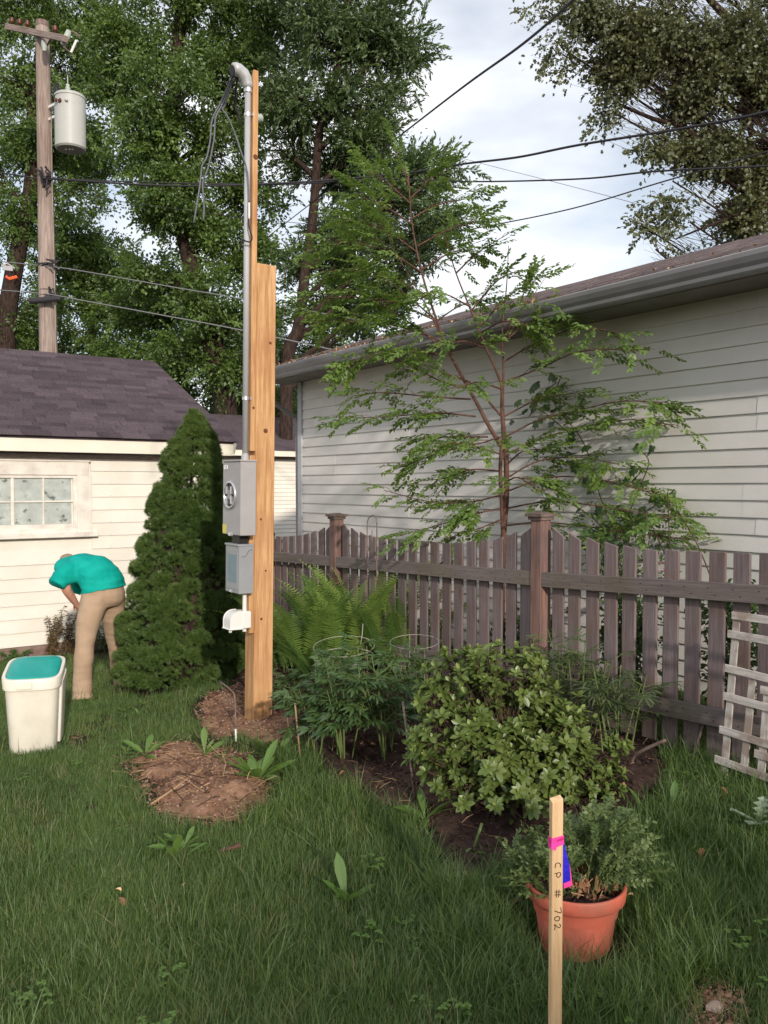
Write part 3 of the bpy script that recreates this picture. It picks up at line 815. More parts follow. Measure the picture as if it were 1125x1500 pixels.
for i in range(len(posts) - 1):
    a0, a1 = posts[i], posts[i+1]
    for dz in (0.0, -0.632):
        za0, za1 = rail_z(a0) + dz, rail_z(a1) + dz
        bar('rail', (FX - 0.020, a0 + .0455, za0 - .045), (FX - 0.020, a1 - .0455, za1 - .045), .038, .089, (0, 0, 1), M_rail, fence)
    npk = 17
    gap = (a1 - a0 - .09 - npk*.089)/(npk + 1)
    for k in range(npk):
        a = a0 + .045 + gap + .0445 + k*(.089 + gap)
        t = (k + .5)/npk
        hgt = .148 + .112*(abs(2*t - 1)**2.4)
        sl_ = .06*(2*t - 1)*abs(2*t - 1)       # cut of the top follows the scallop
        zt = rail_z(a) + hgt + rnd(-.004, .004)
        zb = gv(FX, a) + .03 + rnd(0, .02)
        w = .089/2; th = .018
        mb = MB()
        x0, x1 = 0.001, th
        s1 = sl_
        vs = [(x0, -w, zb-zt), (x1, -w, zb-zt), (x1, w, zb-zt), (x0, w, zb-zt), (x0, -w, -s1*.5), (x1, -w, -s1*.5), (x1, w, s1*.5), (x0, w, s1*.5)]
        mb.add(vs, [(0,3,2,1), (4,5,6,7), (0,1,5,4), (1,2,6,5), (2,3,7,6), (3,0,4,7)])
        o = obj('picket', mb.mesh('picket', M_fence), fence, (FX + rnd(0, .002), a + rnd(-.003, .003), zt), (rnd(-.008, .008), 0, rnd(-.02, .02)))
        b_ = o.modifiers.new('b', 'BEVEL'); b_.width = .002; b_.segments = 1

# ================================================================ LATTICE TRELLIS leaning on the fence
LXp = 3.62
lat = thing('lattice_panel', 'peeling white lattice panel leaning against the fence at the right edge', 'trellis', tuple(on_x(1085, 1140, LXp)))
def latbar(n, p, q, off, ext=0.0):
    P_ = on_x(*p, LXp + off); Q_ = on_x(*q, LXp + off)
    Q_ = Q_ + (Q_ - P_).normalized() * ext
    bar(n, P_, Q_, .036, .008, (1, 0, 0), M_lattice, lat, .001)
for p, q in (((1072, 901), (1130, 909)), ((1066, 928), (1130, 939)), ((1062, 978), (1130, 995)), ((1060, 1019), (1130, 1038)), ((1054, 1068), (1124, 1090)), ((1047, 1111), (1130, 1141))):
    latbar('slat', p, q, -.009, .42)
for p, q in (((1114, 1010), (1130, 1013)), ((1105, 1103), (1130, 1111))):
    latbar('slat', p, q, -.009, .42)
for p, q in (((1080, 897), (1060, 1143)), ((1104, 984), (1090, 1124)), ((1124, 1018), (1115, 1134)), ((1150, 905), (1140, 1146)), ((1180, 905), (1172, 1150))):
    latbar('upright', p, q, 0)
# ================================================================ SERVICE POST with meter gear (local x = right face normal side, local y = away)
pb = gat(377, 1060)
PX, PY = float(on_x(0,0,1)[0]) * 0 + pb.x, pb.y
PX, PY = pb.x + 0.035, pb.y + 0.055
gz = gv(PX, PY)
sp = thing('service_post', 'tall orange timber service post carrying meter box, breaker box and grey conduit', 'utility post', (PX, PY, gz - .02))
_lean = Matrix.Rotation(R_(.72), 3, Vector((fwd[0], fwd[1], 0)))
sp.rotation_euler = _lean.to_euler()
def L2(z): return z - (gz - .02)         # world height to local
H6 = CAMZ + (712-393)/FPX*(PY*math.cos(YAW)+PX*math.sin(YAW))
Ypost = float(np.dot([PX, PY], fwd))
def zat(py): return CAMZ + (712 - py)/FPX*Ypost
w6 = .142
# main timber leans very slightly like the photograph's
me = bev_box('main_timber', w6, w6, L2(zat(393)) + .15, .006, M_cedar)
mt = obj('main_timber', me, sp, (0, 0, (L2(zat(393)) - .15)/2)); mt['kind'] = ''; del mt['kind']
for (kx, kz, kr) in ((.0, zat(632), .016), (.03, zat(505), .010), (-.03, zat(760), .008), (.01, zat(835), .007), (-.02, zat(905), .009)):
    mb = MB(); mb.lathe([(kr, 0), (kr*.9, .0015)], 12, Matrix.Translation((kx, -w6/2 - .0004, L2(kz))) @ Matrix.Rotation(PI/2, 4, 'X'))
    obj('knot', mb.mesh('knot', M_knot), sp)
# 2x4 backing board on the left face, flush with the near face
bw = .089
yb_ = -w6/2 + bw/2
ztop = zat(123)
z0b = zat(662)
mb = MB()
h = L2(ztop); z0 = L2(z0b)
x1, x0 = -w6/2 - .001, -w6/2 - .039
vs = [(x0, yb_-bw/2, z0), (x1, yb_-bw/2, z0), (x1, yb_+bw/2, z0), (x0, yb_+bw/2, z0), (x0, yb_-bw/2, h), (x1, yb_-bw/2, h), (x1, yb_+bw/2, h-.09), (x0, yb_+bw/2, h-.09)]
mb.add(vs, [(0,3,2,1), (4,5,6,7), (0,1,5,4), (1,2,6,5), (2,3,7,6), (3,0,4,7)])
bb = obj('backing_board', mb.mesh('backing_board', M_cedar), sp)
b_ = bb.modifiers.new('b', 'BEVEL'); b_.width = .003
for kz, kr in ((zat(245), .018), (zat(600), .009)):
    mb = MB(); mb.lathe([(kr, 0), (kr*.9, .0015)], 12, Matrix.Translation((x0 + .02, yb_-bw/2 - .0004, L2(kz))) @ Matrix.Rotation(PI/2, 4, 'X')); obj('knot', mb.mesh('knot', M_knot), sp)
def spbox(name, lo, hi, m, b=.004, parent=None):
    return obj(name, bev_box(name, hi[0]-lo[0], hi[1]-lo[1], hi[2]-lo[2], b, m), parent or sp, ((lo[0]+hi[0])/2, (lo[1]+hi[1])/2, (lo[2]+hi[2])/2))
spbox('lower_board', (-w6/2 - .039, yb_-bw/2 + .004, L2(zat(925))), (-w6/2 - .001, yb_+bw/2, L2(zat(668))), M_cedar)
xf = -w6/2 - .040                       # plane the gear is bolted to
# meter box
mz0, mz1 = L2(zat(782)), L2(zat(676))
yA, yB = -.165, .110
mtr = spbox('meter_box', (xf - .112, yA, mz0), (xf - .001, yB, mz1 - .008), M_steel, .004)
def sub(o, name, mesh, loc, rot=None): 
    p = Vector(loc) - o.location
    return obj(name, mesh, o, p, rot)
sub(mtr, 'hood', bev_box('hood', .123, .284, .012, .003, M_steel), (xf - .057, (yA+yB)/2, mz1 - .002))
cy_, cz_ = (yA+yB)/2 + .012, L2(zat(725))
fx = xf - .1125
RXm = Matrix.Rotation(-PI/2, 4, 'Y')
ring = MB(); ring.lathe([(.088, -.002), (.094, .004), (.092, .014), (.082, .016), (.078, .012), (.078, -.002)], 32, RXm, cap=False)
sub(mtr, 'meter_ring', ring.mesh('meter_ring', M_galv, smooth=True), (fx, cy_, cz_))
disc = MB(); disc.lathe([(.079, .001), (.079, .003)], 28, RXm); sub(mtr, 'meter_socket', disc.mesh('meter_socket', M_meter), (fx, cy_, cz_))
jw = bev_box('jaw', .018, .014, .052, .003, M_galv)
for dy, dz in ((-.035, .03), (.035, .03), (-.035, -.035), (.035, -.035)):
    sub(mtr, 'jaw', jw, (fx - .011, cy_ + dy, cz_ + dz))
sub(mtr, 'jaw_block', bev_box('jaw_block', .012, .05, .06, .003, M_steel2), (fx - .008, cy_, cz_))
sub(mtr, 'sticker', bev_box('sticker', .0012, .055, .06, 0, M_yellow), (fx - .0006, yB - .03, mz0 + .036))
sub(mtr, 'latch', bev_box('latch', .02, .04, .022, .003, M_galv), (xf - .117, cy_ - .01, mz0 + .004))
sub(mtr, 'side_label', bev_box('side_label', .05, .0012, .012, 0, M_conduit), (xf - .05, yA - .0006, mz1 - .04))
def letters(strokes, parent_o, origin, ux, uz, nrm, size, w, m, name='lettering'):
    """pen strokes: list of polylines in a unit box, laid on a face"""
    mb = MB()
    for st in strokes:
        pts = [Vector(origin) + Vector(ux)*(p[0]*size) + Vector(uz)*(p[1]*size) + Vector(nrm)*.0008 for p in st]
        mb.tube(spline(pts, 4) if len(pts) > 2 else pts, w, 5)
    return obj(name, mb.mesh(name, m), parent_o)
# faint raised maker's letters at the top corner of the cover
letters([[(0, .8), (0, 0), (.4, 0), (.4, .8)], [(1.1, .7), (.7, .8), (.65, .1), (1.1, .05)], [(1.3, 0), (1.5, .8), (1.7, 0)]], mtr,
        Vector((fx, yB - .02, mz1 - .055)) - mtr.location, (0, -1, 0), (0, 0, 1), (-1, 0, 0), .032, .0022, M_white)
# breaker box
cz0, cz1 = L2(zat(865)), L2(zat(796))
yC, yD = -.135, .075
cb = spbox('breaker_box', (xf - .105, yC, cz0), (xf - .001, yD, cz1 - .004), M_steel2, .004)
sub(cb, 'hood', bev_box('hood', .115, .216, .014, .003, M_steel2), (xf - .055, (yC+yD)/2, cz1))
sub(cb, 'door', bev_box('door', .004, .17, (cz1-cz0)*.80, .001, M_steel2), (xf - .1065, (yC+yD)/2, (cz0+cz1)/2 - .004))
sub(cb, 'label', bev_box('label', .0012, .135, (cz1-cz0)*.58, 0, M_bluelabel), (xf - .1092, (yC+yD)/2 - .004, (cz0+cz1)/2 + .004))
sub(cb, 'latch', bev_box('latch', .014, .035, .018, .003, M_galv), (xf - .112, (yC+yD)/2, cz0 + .012))
mb = MB(); mb.tube(spline([(xf-.09, yC-.002, cz1-.075), (xf-.06, yC-.002, cz1-.07), (xf-.035, yC-.002, cz1-.035), (xf-.01, yC-.002, cz1-.032)], 5), .0013, 4)
obj('seam', mb.mesh('seam', M_meter), sp)
spbox('nipple_block', (xf - .080, -.09, cz1), (xf - .02, .03, mz0), M_black, .004)
# outlet with bubble cover
oz = L2(zat(903))
mb = MB(); mb.tube([(xf - .040, -.085, L2(zat(920))), (xf - .040, -.085, cz0)], .0135, 12); obj('lower_conduit', mb.mesh('lower_conduit', M_white, smooth=False), sp)
ob = spbox('outlet_box', (xf - .062, -.111, oz - .058), (xf - .001, .007, oz + .055), M_white, .006)
mb = MB()
# bubble cover: half round hood bulging outwards
prof = []
for i in range(11):
    t = PI/2 * i/10
    prof.append((-.055*math.sin(t) , .062*math.cos(t)))
vs = []; fs = []
pts = [(0, -.058), (-.086, -.058)] + [(-.086 + .062*(1-math.cos(PI/2*i/8)), -.005 + .062*math.sin(PI/2*i/8)) for i in range(9)] + [(0, .057)]
n = len(pts)
for y in (-.072, .036): vs += [(px_, y, pz_) for px_, pz_ in pts]
fs = [(k, (k+1) % n, n+(k+1) % n, n+k) for k in range(n)] + [tuple(range(n)), tuple(reversed(range(n, 2*n)))]
mb.add(vs, fs)
cv = sub(ob, 'bubble_cover', mb.mesh('bubble_cover', M_white), (xf - .063, -.033, oz))
bm_ = cv.modifiers.new('b', 'BEVEL'); bm_.width = .004; bm_.segments = 2
sub(ob, 'cover_tab', bev_box('cover_tab', .02, .014, .026, .003, M_white), (xf - .137, -.078, oz - .068))
sub(ob, 'cover_lip', bev_box('cover_lip', .10, .118, .007, .002, M_white), (xf - .108, -.051, oz - .0575))
spbox('outlet_backing', (-w6/2 - .019, -.066, L2(zat(925)) - .01), (-w6/2 - .0395+.0385, -.03, L2(zat(882))), M_cedar) if False else None
# conduit mast
cr = .0195
cxm = xf - .026; cym = yb_ - .020
zc0, zc1 = mz1, L2(zat(150))
mb = MB(); mb.tube([(cxm, cym, zc0), (cxm, cym, zc1)], cr, 18); cdt = obj('conduit', mb.mesh('conduit', M_conduit, smooth=True), sp)
mb = MB(); mb.lathe([(cr+.006, zc0), (cr+.006, zc0+.03), (cr+.002, zc0+.036), (cr+.002, zc0+.05)], 18, Matrix.Translation((cxm, cym, 0)), cap=False); obj('hub', mb.mesh('hub', M_conduit), sp)
for zz in (zat(187), zat(587)):
    z_ = L2(zz)
    mb = MB(); mb.lathe([(cr+.001, -.011), (cr+.004, -.010), (cr+.004, .010), (cr+.001, .011)], 18, Matrix.Translation((cxm, cym, z_)), cap=False)
    mb.box((cxm + .02, cym - .034, z_-.009), (xf, cym - .026, z_+.009)); mb.box((cxm-.01, cym + .027, z_-.009), (xf, cym + .032, z_+.009))
    obj('pipe_strap', mb.mesh('pipe_strap', M_galv), sp)
mb = MB(); mb.lathe([(cr+.001, 0), (cr+.007, .004), (cr+.007, .03), (cr+.001, .034)], 18, Matrix.Translation((cxm, cym, zc1 - .03)), cap=False); obj('collar', mb.mesh('collar', M_galv), sp)
# weatherhead: curved hood opening towards -x (left)
mb = MB()
arc = []
for i in range(9):
    t = i/8*R_(105)
    arc.append((cxm - .085 + .085*math.cos(t), cym, zc1 + .10*math.sin(t)*1.0))
mb.tube(arc, [.030, .034, .037, .040, .043, .041, .043, .042, .037], 16)
wh = obj('weatherhead', mb.mesh('weatherhead', M_weather, smooth=True), sp)
tip = Vector(arc[-1])
mb = MB(); mb.lathe([(.034, 0), (.034, .006)], 14, Matrix.Translation(tip + Vector((-.003, 0, -.012))) @ Matrix.Rotation(R_(-105), 4, 'Y')); obj('hub_insert', mb.mesh('hub_insert', M_black), sp)
# service conductors drooping out of it (screen positions turned into points near the mast)
def sp_pt(px, py, dY=0.0):
    p = at(px, py, Ypost + dY)
    return _lean.inverted() @ (p - Vector(sp.location))
def cond(pts, r, m, name='service_wire'):
    mb = MB(); mb.tube(spline(pts, 6), r, 7); return obj(name, mb.mesh(name, m, smooth=True), sp)
st = tip + Vector((.01, 0, -.02))
cond([st, sp_pt(325, 147), sp_pt(311, 175), sp_pt(308, 205), sp_pt(303, 230), sp_pt(296, 243), sp_pt(294, 262), sp_pt(290, 290), sp_pt(284, 326)], .0058, M_wire)
cond([st + Vector((0, .012, 0)), sp_pt(328, 148), sp_pt(316, 172), sp_pt(314, 200), sp_pt(309, 228), sp_pt(303, 252), sp_pt(298, 262), sp_pt(297, 275), sp_pt(299, 305), sp_pt(298, 322)], .0058, M_wire)
cond([st + Vector((0, -.012, 0)), sp_pt(331, 150), sp_pt(326, 160), sp_pt(333, 170), sp_pt(344, 195), sp_pt(353, 222, -.17), sp_pt(361, 246, -.16), sp_pt(364, 268, -.17), sp_pt(365, 297, -.17)], .005, M_wire)
cond([sp_pt(365, 297, -.17), sp_pt(365, 321, -.17)], .0068, M_white, 'splice_sleeve')
cond([sp_pt(364, 321, -.17), sp_pt(365, 334, -.17), sp_pt(369, 346, -.17), sp_pt(367, 354, -.17), sp_pt(359, 353, -.18), sp_pt(356, 351, -.18), sp_pt(353, 360, -.02), sp_pt(352, 368, 0)], .005, M_black)
cond([st + Vector((.02, -.01, .0)), sp_pt(344, 152), sp_pt(350, 166), sp_pt(352, 185, .02)], .008, M_black)
# small insulator knob on the board's right side
kp = sp_pt(378, 173, .03)
mb = MB(); mb.lathe([(.012, -.02), (.028, -.014), (.03, 0), (.022, .012), (.03, .02), (.02, .03)], 16, Matrix.Translation(kp) @ Matrix.Rotation(R_(80), 4, 'Y')); obj('wire_knob', mb.mesh('wire_knob', M_greyporc, smooth=True), sp)

# ================================================================ SURVEY STAKE
sb = at(814, 1330, 2.46); sx, sy = sb.x, sb.y
stk = thing('survey_stake', 'pale pine survey stake with pink and blue ribbon in front of the terracotta pot', 'stake', (sx, sy, gv(sx, sy) - .03), -YAW + R_(20))
top = CAMZ + (712-1176)/FPX*2.46 - (gv(sx, sy) - .03)
mb = MB()
w, t = .0365, .018
vs = [(-w/2, -t/2, -.1), (w/2, -t/2, -.1), (w/2, t/2, -.1), (-w/2, t/2, -.1), (-w/2, -t/2, top-.004), (w/2, -t/2, top+.003), (w/2, t/2, top+.010), (-w/2, t/2, top+.004)]
mb.add(vs, [(0,3,2,1), (4,5,6,7), (0,1,5,4), (1,2,6,5), (2,3,7,6), (3,0,4,7)])
lathe_ = obj('lath', mb.mesh('lath', M_lath), stk); b_ = lathe_.modifiers.new('b', 'BEVEL'); b_.width = .0012
mpx = 2.46/FPX
def strokes_on(chars, y0):
    """marker strokes turned a quarter so that the writing runs down the lath"""
    mb = MB()
    for (oy, sc, strokes) in chars:
        for st_ in strokes:
            # letter x runs down, letter y (up) points to the right edge
            pts = [Vector((-.010 + q[1]*sc*.019 + .0, -t/2 - .0006, top - (y0 + oy) - q[0]*sc*.019)) for q in st_]
            mb.tube(spline(pts, 4) if len(pts) > 2 else pts, .0013, 5)
    return mb
cC = [[(.75, .95), (.3, 1.0), (.0, .6), (.15, .15), (.7, .1)]]
cP = [[(0, 0), (0, 1.0), (.55, .95), (.65, .6), (.4, .35), (.05, .42)]]
cH = [[(.2, .0), (.35, 1.0)], [(.6, .0), (.75, 1.0)], [(-.05, .35), (1.0, .3)], [(0, .72), (1.05, .66)]]
c7 = [[(0, .95), (.75, 1.0), (.3, .0)]]
c0 = [[(.35, 1.0), (.05, .6), (.2, .05), (.6, .15), (.75, .7), (.35, 1.0)]]
c2 = [[(.05, .8), (.35, 1.0), (.6, .75), (.25, .3), (0, .02), (.4, .12), (.8, .0)]]
mb = strokes_on([(0, 1, cC), (.030, 1, cP), (.080, 1.1, cH), (.133, 1.15, c7), (.157, 1, c0), (.180, 1.1, c2)], .183)
obj('lettering', mb.mesh('lettering', M_ink), stk)
# ribbon wrapped round, with tails
mb = MB()
def loop(z, dz, tw, hh):
    o = .0018
    c = [(-w/2-o, -t/2-o, z), (w/2+o, -t/2-o, z+dz), (w/2+o, t/2+o, z+dz*.8), (-w/2-o, t/2+o, z)]
    vs = []
    for x, y, zz in c: vs += [(x, y, zz), (x, y, zz - hh)]
    vs = [Vector(v) for v in vs]
    mb.add(vs, [(0,1,3,2), (2,3,5,4), (4,5,7,6), (6,7,1,0)])
zt_ = top - .108
loop(zt_, .004, 0, .014); loop(zt_ - .010, .010, 0, .022); mb.add([Vector(v) for v in ((-w/2-.004, -t/2-.003, zt_+.002), (-w/2+.012, -t/2-.005, zt_-.002), (-w/2+.010, -t/2-.004, zt_-.036), (-w/2-.005, -t/2-.003, zt_-.030))], [(0,1,2,3)])
rb = obj('ribbon', mb.mesh('ribbon', M_pink), stk); sm = rb.modifiers.new('s', 'SOLIDIFY'); sm.thickness = .0006
mb = MB(); mb.box((-w/2-.0024, -t/2-.0030, zt_-.0085), (-w/2+.014, -t/2-.0022, zt_-.005)); obj('ribbon', mb.mesh('ribbon', M_blue), stk)
def tail(m, xa, xb, wa, L, yo, name='ribbon_tail'):
    vs = []; fs = []
    for i in range(9):
        u = i/8
        cx = xa + (xb-xa)*u; ww = wa*(.35 + .65*min(1, u*1.6)); z = zt_ - .006 - L*u
        yy = t/2*0 + yo + .004*math.sin(u*5)
        vs += [(cx - ww/2, yy, z), (cx + ww/2, yy + .003*math.sin(u*7+1), z + .003*u)]
    fs = [(2*i, 2*i+2, 2*i+3, 2*i+1) for i in range(8)]
    mb = MB(); mb.add(vs, fs)
    o = obj(name, mb.mesh(name, m), stk); s2 = o.modifiers.new('s', 'SOLIDIFY'); s2.thickness = .0005
tail(M_blue, w/2 + .003, w/2 + .017, .028, .136, .000)
tail(M_pink, w/2 + .004, w/2 + .027, .030, .156, .008)
# ================================================================ UTILITY POLE
YP = 16.5
ub = at(71, 520, YP); utp = at(62, 38, YP)
up = thing('utility_pole', 'bleached wooden utility pole with grey transformer drum and crossarm behind the cream garage', 'utility pole', (ub.x, ub.y, -.3))
ol = Vector(up.location)
dirp = (utp - ub); botp = ub - dirp * ((ub.z + .3)/dirp.z)
mb = MB()
npt = 12
pts = []; rad = []
for i in range(npt):
    t = i/(npt-1); p = botp + (utp - botp)*t
    pts.append(p - ol); rad.append(.20 - .078*t + rnd(-.003, .003))
mb.tube(pts, rad, 16)
obj('shaft', mb.mesh('shaft', M_pole, smooth=True), up)
def uloc(px, py, dY=0.0): return at(px, py, YP + dY) - ol
r3 = Vector((rgt[0], rgt[1], 0)); f3 = Vector((fwd[0], fwd[1], 0))
mb = MB(); mb.tube([uloc(62, 40) + Vector((0,0,.0)), uloc(62, 32)], [.13, .12], 12); obj('pole_cap', mb.mesh('pole_cap', M_rust), up)
# crossarm, running away to the right and towards the camera to the left
A_ = uloc(10, 39, 1.0) - f3*.0; B_ = uloc(96, 57, -1.1)
bar('crossarm', A_ + ol, B_ + ol, .09, .11, (0, 0, 1), M_pole, up, .006)
for t, s_ in ((.10, 1), (.24, 1), (.38, 1), (.84, .9)):
    p = A_ + (B_-A_)*t + Vector((0, 0, .07))
    mb = MB(); mb.lathe([(.02, 0), (.02, .03), (.055, .035), (.03, .055), (.055, .07), (.035, .09), (.05, .10), (.02, .13)], 12, Matrix.Translation(p))
    obj('insulator', mb.mesh('insulator', M_porc, smooth=True), up)
# brace
mb = MB(); mb.tube([uloc(78, 50, -.5), uloc(66, 72, -.15)], .018, 5); obj('brace', mb.mesh('brace', M_rust), up)
# arrester and fused cutout hanging at the arm end
mb = MB(); mb.tube([uloc(101, 45, -1), uloc(99, 52, -1), uloc(92, 66, -1)], [.045, .06, .05], 10); obj('cutout_insulator', mb.mesh('cutout_insulator', M_greyporc, smooth=True), up)
mb = MB(); mb.tube([uloc(112, 59, -1), uloc(104, 77, -1)], .022, 8); obj('fuse_tube', mb.mesh('fuse_tube', M_white), up)
mb = MB(); mb.tube([uloc(103, 46, -1), uloc(110, 48, -1), uloc(118, 54, -1)], .016, 6); mb.tube([uloc(92, 66, -1), uloc(98, 73, -1), uloc(105, 77, -1)], .012, 6); obj('cutout_bracket', mb.mesh('cutout_bracket', M_rust), up)
mb = MB(); mb.tube([uloc(64, 60, -.3), uloc(65, 68, -.4), uloc(65, 75, -.4)], [.04, .055, .03], 8); obj('pin_insulator', mb.mesh('pin_insulator', M_greyporc), up)
# transformer tank
tc_ = uloc(103, 180, -.45)
RT = .275
zt0 = uloc(103, 219, -.45).z; zt1 = uloc(103, 143, -.45).z
mb = MB(); mb.lathe([(0.01, zt0-.012), (RT*.9, zt0-.01), (RT, zt0+.02), (RT, zt1-.05), (RT, zt1-.03), (RT+.012, zt1-.03), (RT+.012, zt1), (RT*.95, zt1+.03), (RT*.5, zt1+.055), (.01, zt1+.06)], 30, Matrix.Translation((tc_.x, tc_.y, 0)), cap=False)
tank = obj('transformer_tank', mb.mesh('transformer_tank', M_tank, smooth=True), up)
es = tank.modifiers.new('e', 'EDGE_SPLIT'); es.split_angle = R_(40)
for zz in (159, 177):
    z_ = uloc(70, zz).z
    pa = Vector((*uloc(72, zz, 0).xy, z_)); pb_ = Vector((tc_.x, tc_.y, z_)) + (pa - Vector((tc_.x, tc_.y, z_))).normalized()*RT*.95
    bar('tank_bracket', pa + ol, pb_ + ol, .10, .05, (0, 0, 1), M_white, up)
mb = MB()
bp_ = Vector((tc_.x, tc_.y, zt1)) + r3*(-.04)
mb.lathe([(.03, 0), (.03, .05), (.06, .06), (.035, .09), (.06, .11), (.035, .14), (.055, .16), (.03, .2), (.035, .24), (.01, .25), (.01, .42)], 12, Matrix.Translation(bp_), cap=False)
obj('bushing', mb.mesh('bushing', M_greyporc, smooth=True), tank)
mb = MB(); q = Vector((tc_.x, tc_.y, zt1)) - r3*.20 - f3*.12
mb.lathe([(.05, -.08), (.06, 0), (.06, .12), (.045, .14), (.045, .2), (.01, .21)], 12, Matrix.Translation(q), cap=False); obj('arrester', mb.mesh('arrester', M_black, smooth=True), tank)
for dx in (-.17, -.10, .02):
    mb = MB(); q = Vector((tc_.x, tc_.y, zt1 - .17)) + r3*dx - f3*(RT - .01); mb.lathe([(.028, 0), (.028, .05), (.01, .06)], 8, Matrix.Translation(q) @ Matrix.Rotation(R_(90), 4, 'X')); obj('terminal', mb.mesh('terminal', M_porc if dx < 0 else M_tank), tank)
for dx in (-.07, .0, .05):
    mb = MB(); q = Vector((tc_.x, tc_.y, zt0 - .03)) + r3*dx - f3*.05; mb.lathe([(.02, 0), (.025, .03), (.01, .04)], 8, Matrix.Translation(q)); obj('drain_plug', mb.mesh('drain_plug', M_galv), tank)
# ground wire and clutter of clamps
mb = MB(); mb.tube([uloc(75, 170, -.2), uloc(76, 260, -.2), uloc(79, 380, -.2), uloc(82, 520, -.2)], .012, 5); obj('ground_wire', mb.mesh('ground_wire', M_pole), up)
for py, n_ in ((262, 9), (388, 4), (432, 5)):
    mb = MB()
    for k in range(n_):
        a = uloc(60 + rnd(-1, 22), py + rnd(-11, 11)*(n_/9), -.22); mb.tube([a, a + rv(.12), a + rv(.16)], .02, 5)
    obj('line_clamp', mb.mesh('line_clamp', M_cable), up)
for py in (388, 392, 426, 434, 440):
    z_ = uloc(70, py).z; c_ = uloc(70 if py > 300 else 68, py); mb = MB()
    mb.tube([c_ + (r3*math.cos(t) + f3*math.sin(t))*.165 for t in [i/12*2*PI for i in range(13)]], .008, 4); obj('strap', mb.mesh('strap', M_cable), up)
mb = MB(); mb.lathe([(.05, 0), (.06, .05), (.06, .55), (.05, .6)], 10, Matrix.Translation(uloc(90, 437, -.3)) @ Matrix.Rotation(R_(95), 4, Vector(-f3))); obj('splice_case', mb.mesh('splice_case', M_cable), up)

# ================================================================ OVERHEAD LINES
def wire(name, label, pts, r, m, group=None):
    P = [at(*p) for p in pts]
    mb = MB(); mb.tube(spline(P, 10), r, 6)
    o = obj(name, mb.mesh(name, m, smooth=True)); tag(o, label, 'cable', group); return o
wire('overhead_cable', 'thick dark overhead cable climbing steeply to the upper right across open sky', [(330, 395, 26), (470, 287, 17), (562, 217, 12), (675, 130, 8.5), (765, 65, 6.6), (845, -5, 5.2), (960, -120, 4.2)], .011, M_cable)
wire('overhead_cable', 'thick twisted overhead cable sagging from right edge past the maple branches', [(76, 262, 16.3), (250, 272, 15.8), (420, 268, 15.5), (590, 254, 15), (680, 240, 14), (760, 230, 13), (850, 212, 12), (1000, 188, 11), (1130, 162, 10), (1300, 110, 9)], .017, M_cable)
wire('overhead_cable', 'black cable bundle running level from the transformer pole behind the post', [(-40, 246, 17.5), (60, 262, 16.4), (80, 262, 16.3), (250, 268, 16), (420, 270, 15.7), (560, 262, 15), (690, 266, 14), (850, 262, 12.5), (960, 251, 11), (1125, 243, 10), (1300, 232, 9)], .013, M_cable)
wire('overhead_cable', 'slender cable crossing the sky lower right below the level bundle', [(500, 372, 20), (600, 352, 17), (715, 331, 14), (840, 305, 12.5), (975, 265, 11), (1125, 222, 10), (1300, 170, 9)], .009, M_cable)
wire('overhead_wire', 'hair thin pale wire slanting down to the right through the sky gap', [(560, 200, 30), (700, 238, 26), (810, 266, 23), (920, 295, 20), (1100, 345, 16)], .007, M_cablel)
wire('overhead_wire', 'pale lashed wire leaving the pole just above the garage roof, upper of two', [(-40, 378, 18), (0, 383, 17.3), (70, 390, 16.3), (120, 397, 16), (250, 420, 15.3), (350, 437, 14.8), (520, 468, 14), (700, 506, 13)], .010, M_cablel)
wire('overhead_wire', 'pale lashed wire leaving the pole just above the garage roof, lower of two', [(-40, 422, 18), (0, 425, 17.3), (70, 431, 16.3), (120, 440, 16), (250, 464, 15.3), (350, 483, 14.8), (520, 520, 14), (700, 566, 13)], .011, M_cablel)
wire('overhead_wire', 'faint thin wire sagging under the cable bundle behind the leaves', [(76, 268, 16.3), (160, 292, 17), (250, 305, 18), (350, 318, 19), (470, 330, 20)], .006, M_cable)
ts = thing('line_tag', 'orange tag hanging from the wire at the far left edge', 'marker', tuple(at(12, 395, 17)))
mb = MB(); mb.box((-.10, -.02, -.02), (.08, .02, .07)); mb.tube([(-.12, 0, .05), (-.02, 0, .12), (.12, 0, .04)], .02, 5); obj('clamp', mb.mesh('clamp', M_conduit), ts)
mb = MB(); mb.tube([(-.05, 0, -.14), (.02, 0, -.18), (.16, 0, -.12)], .035, 6); obj('tag_plate', mb.mesh('tag_plate', M_orange), ts)

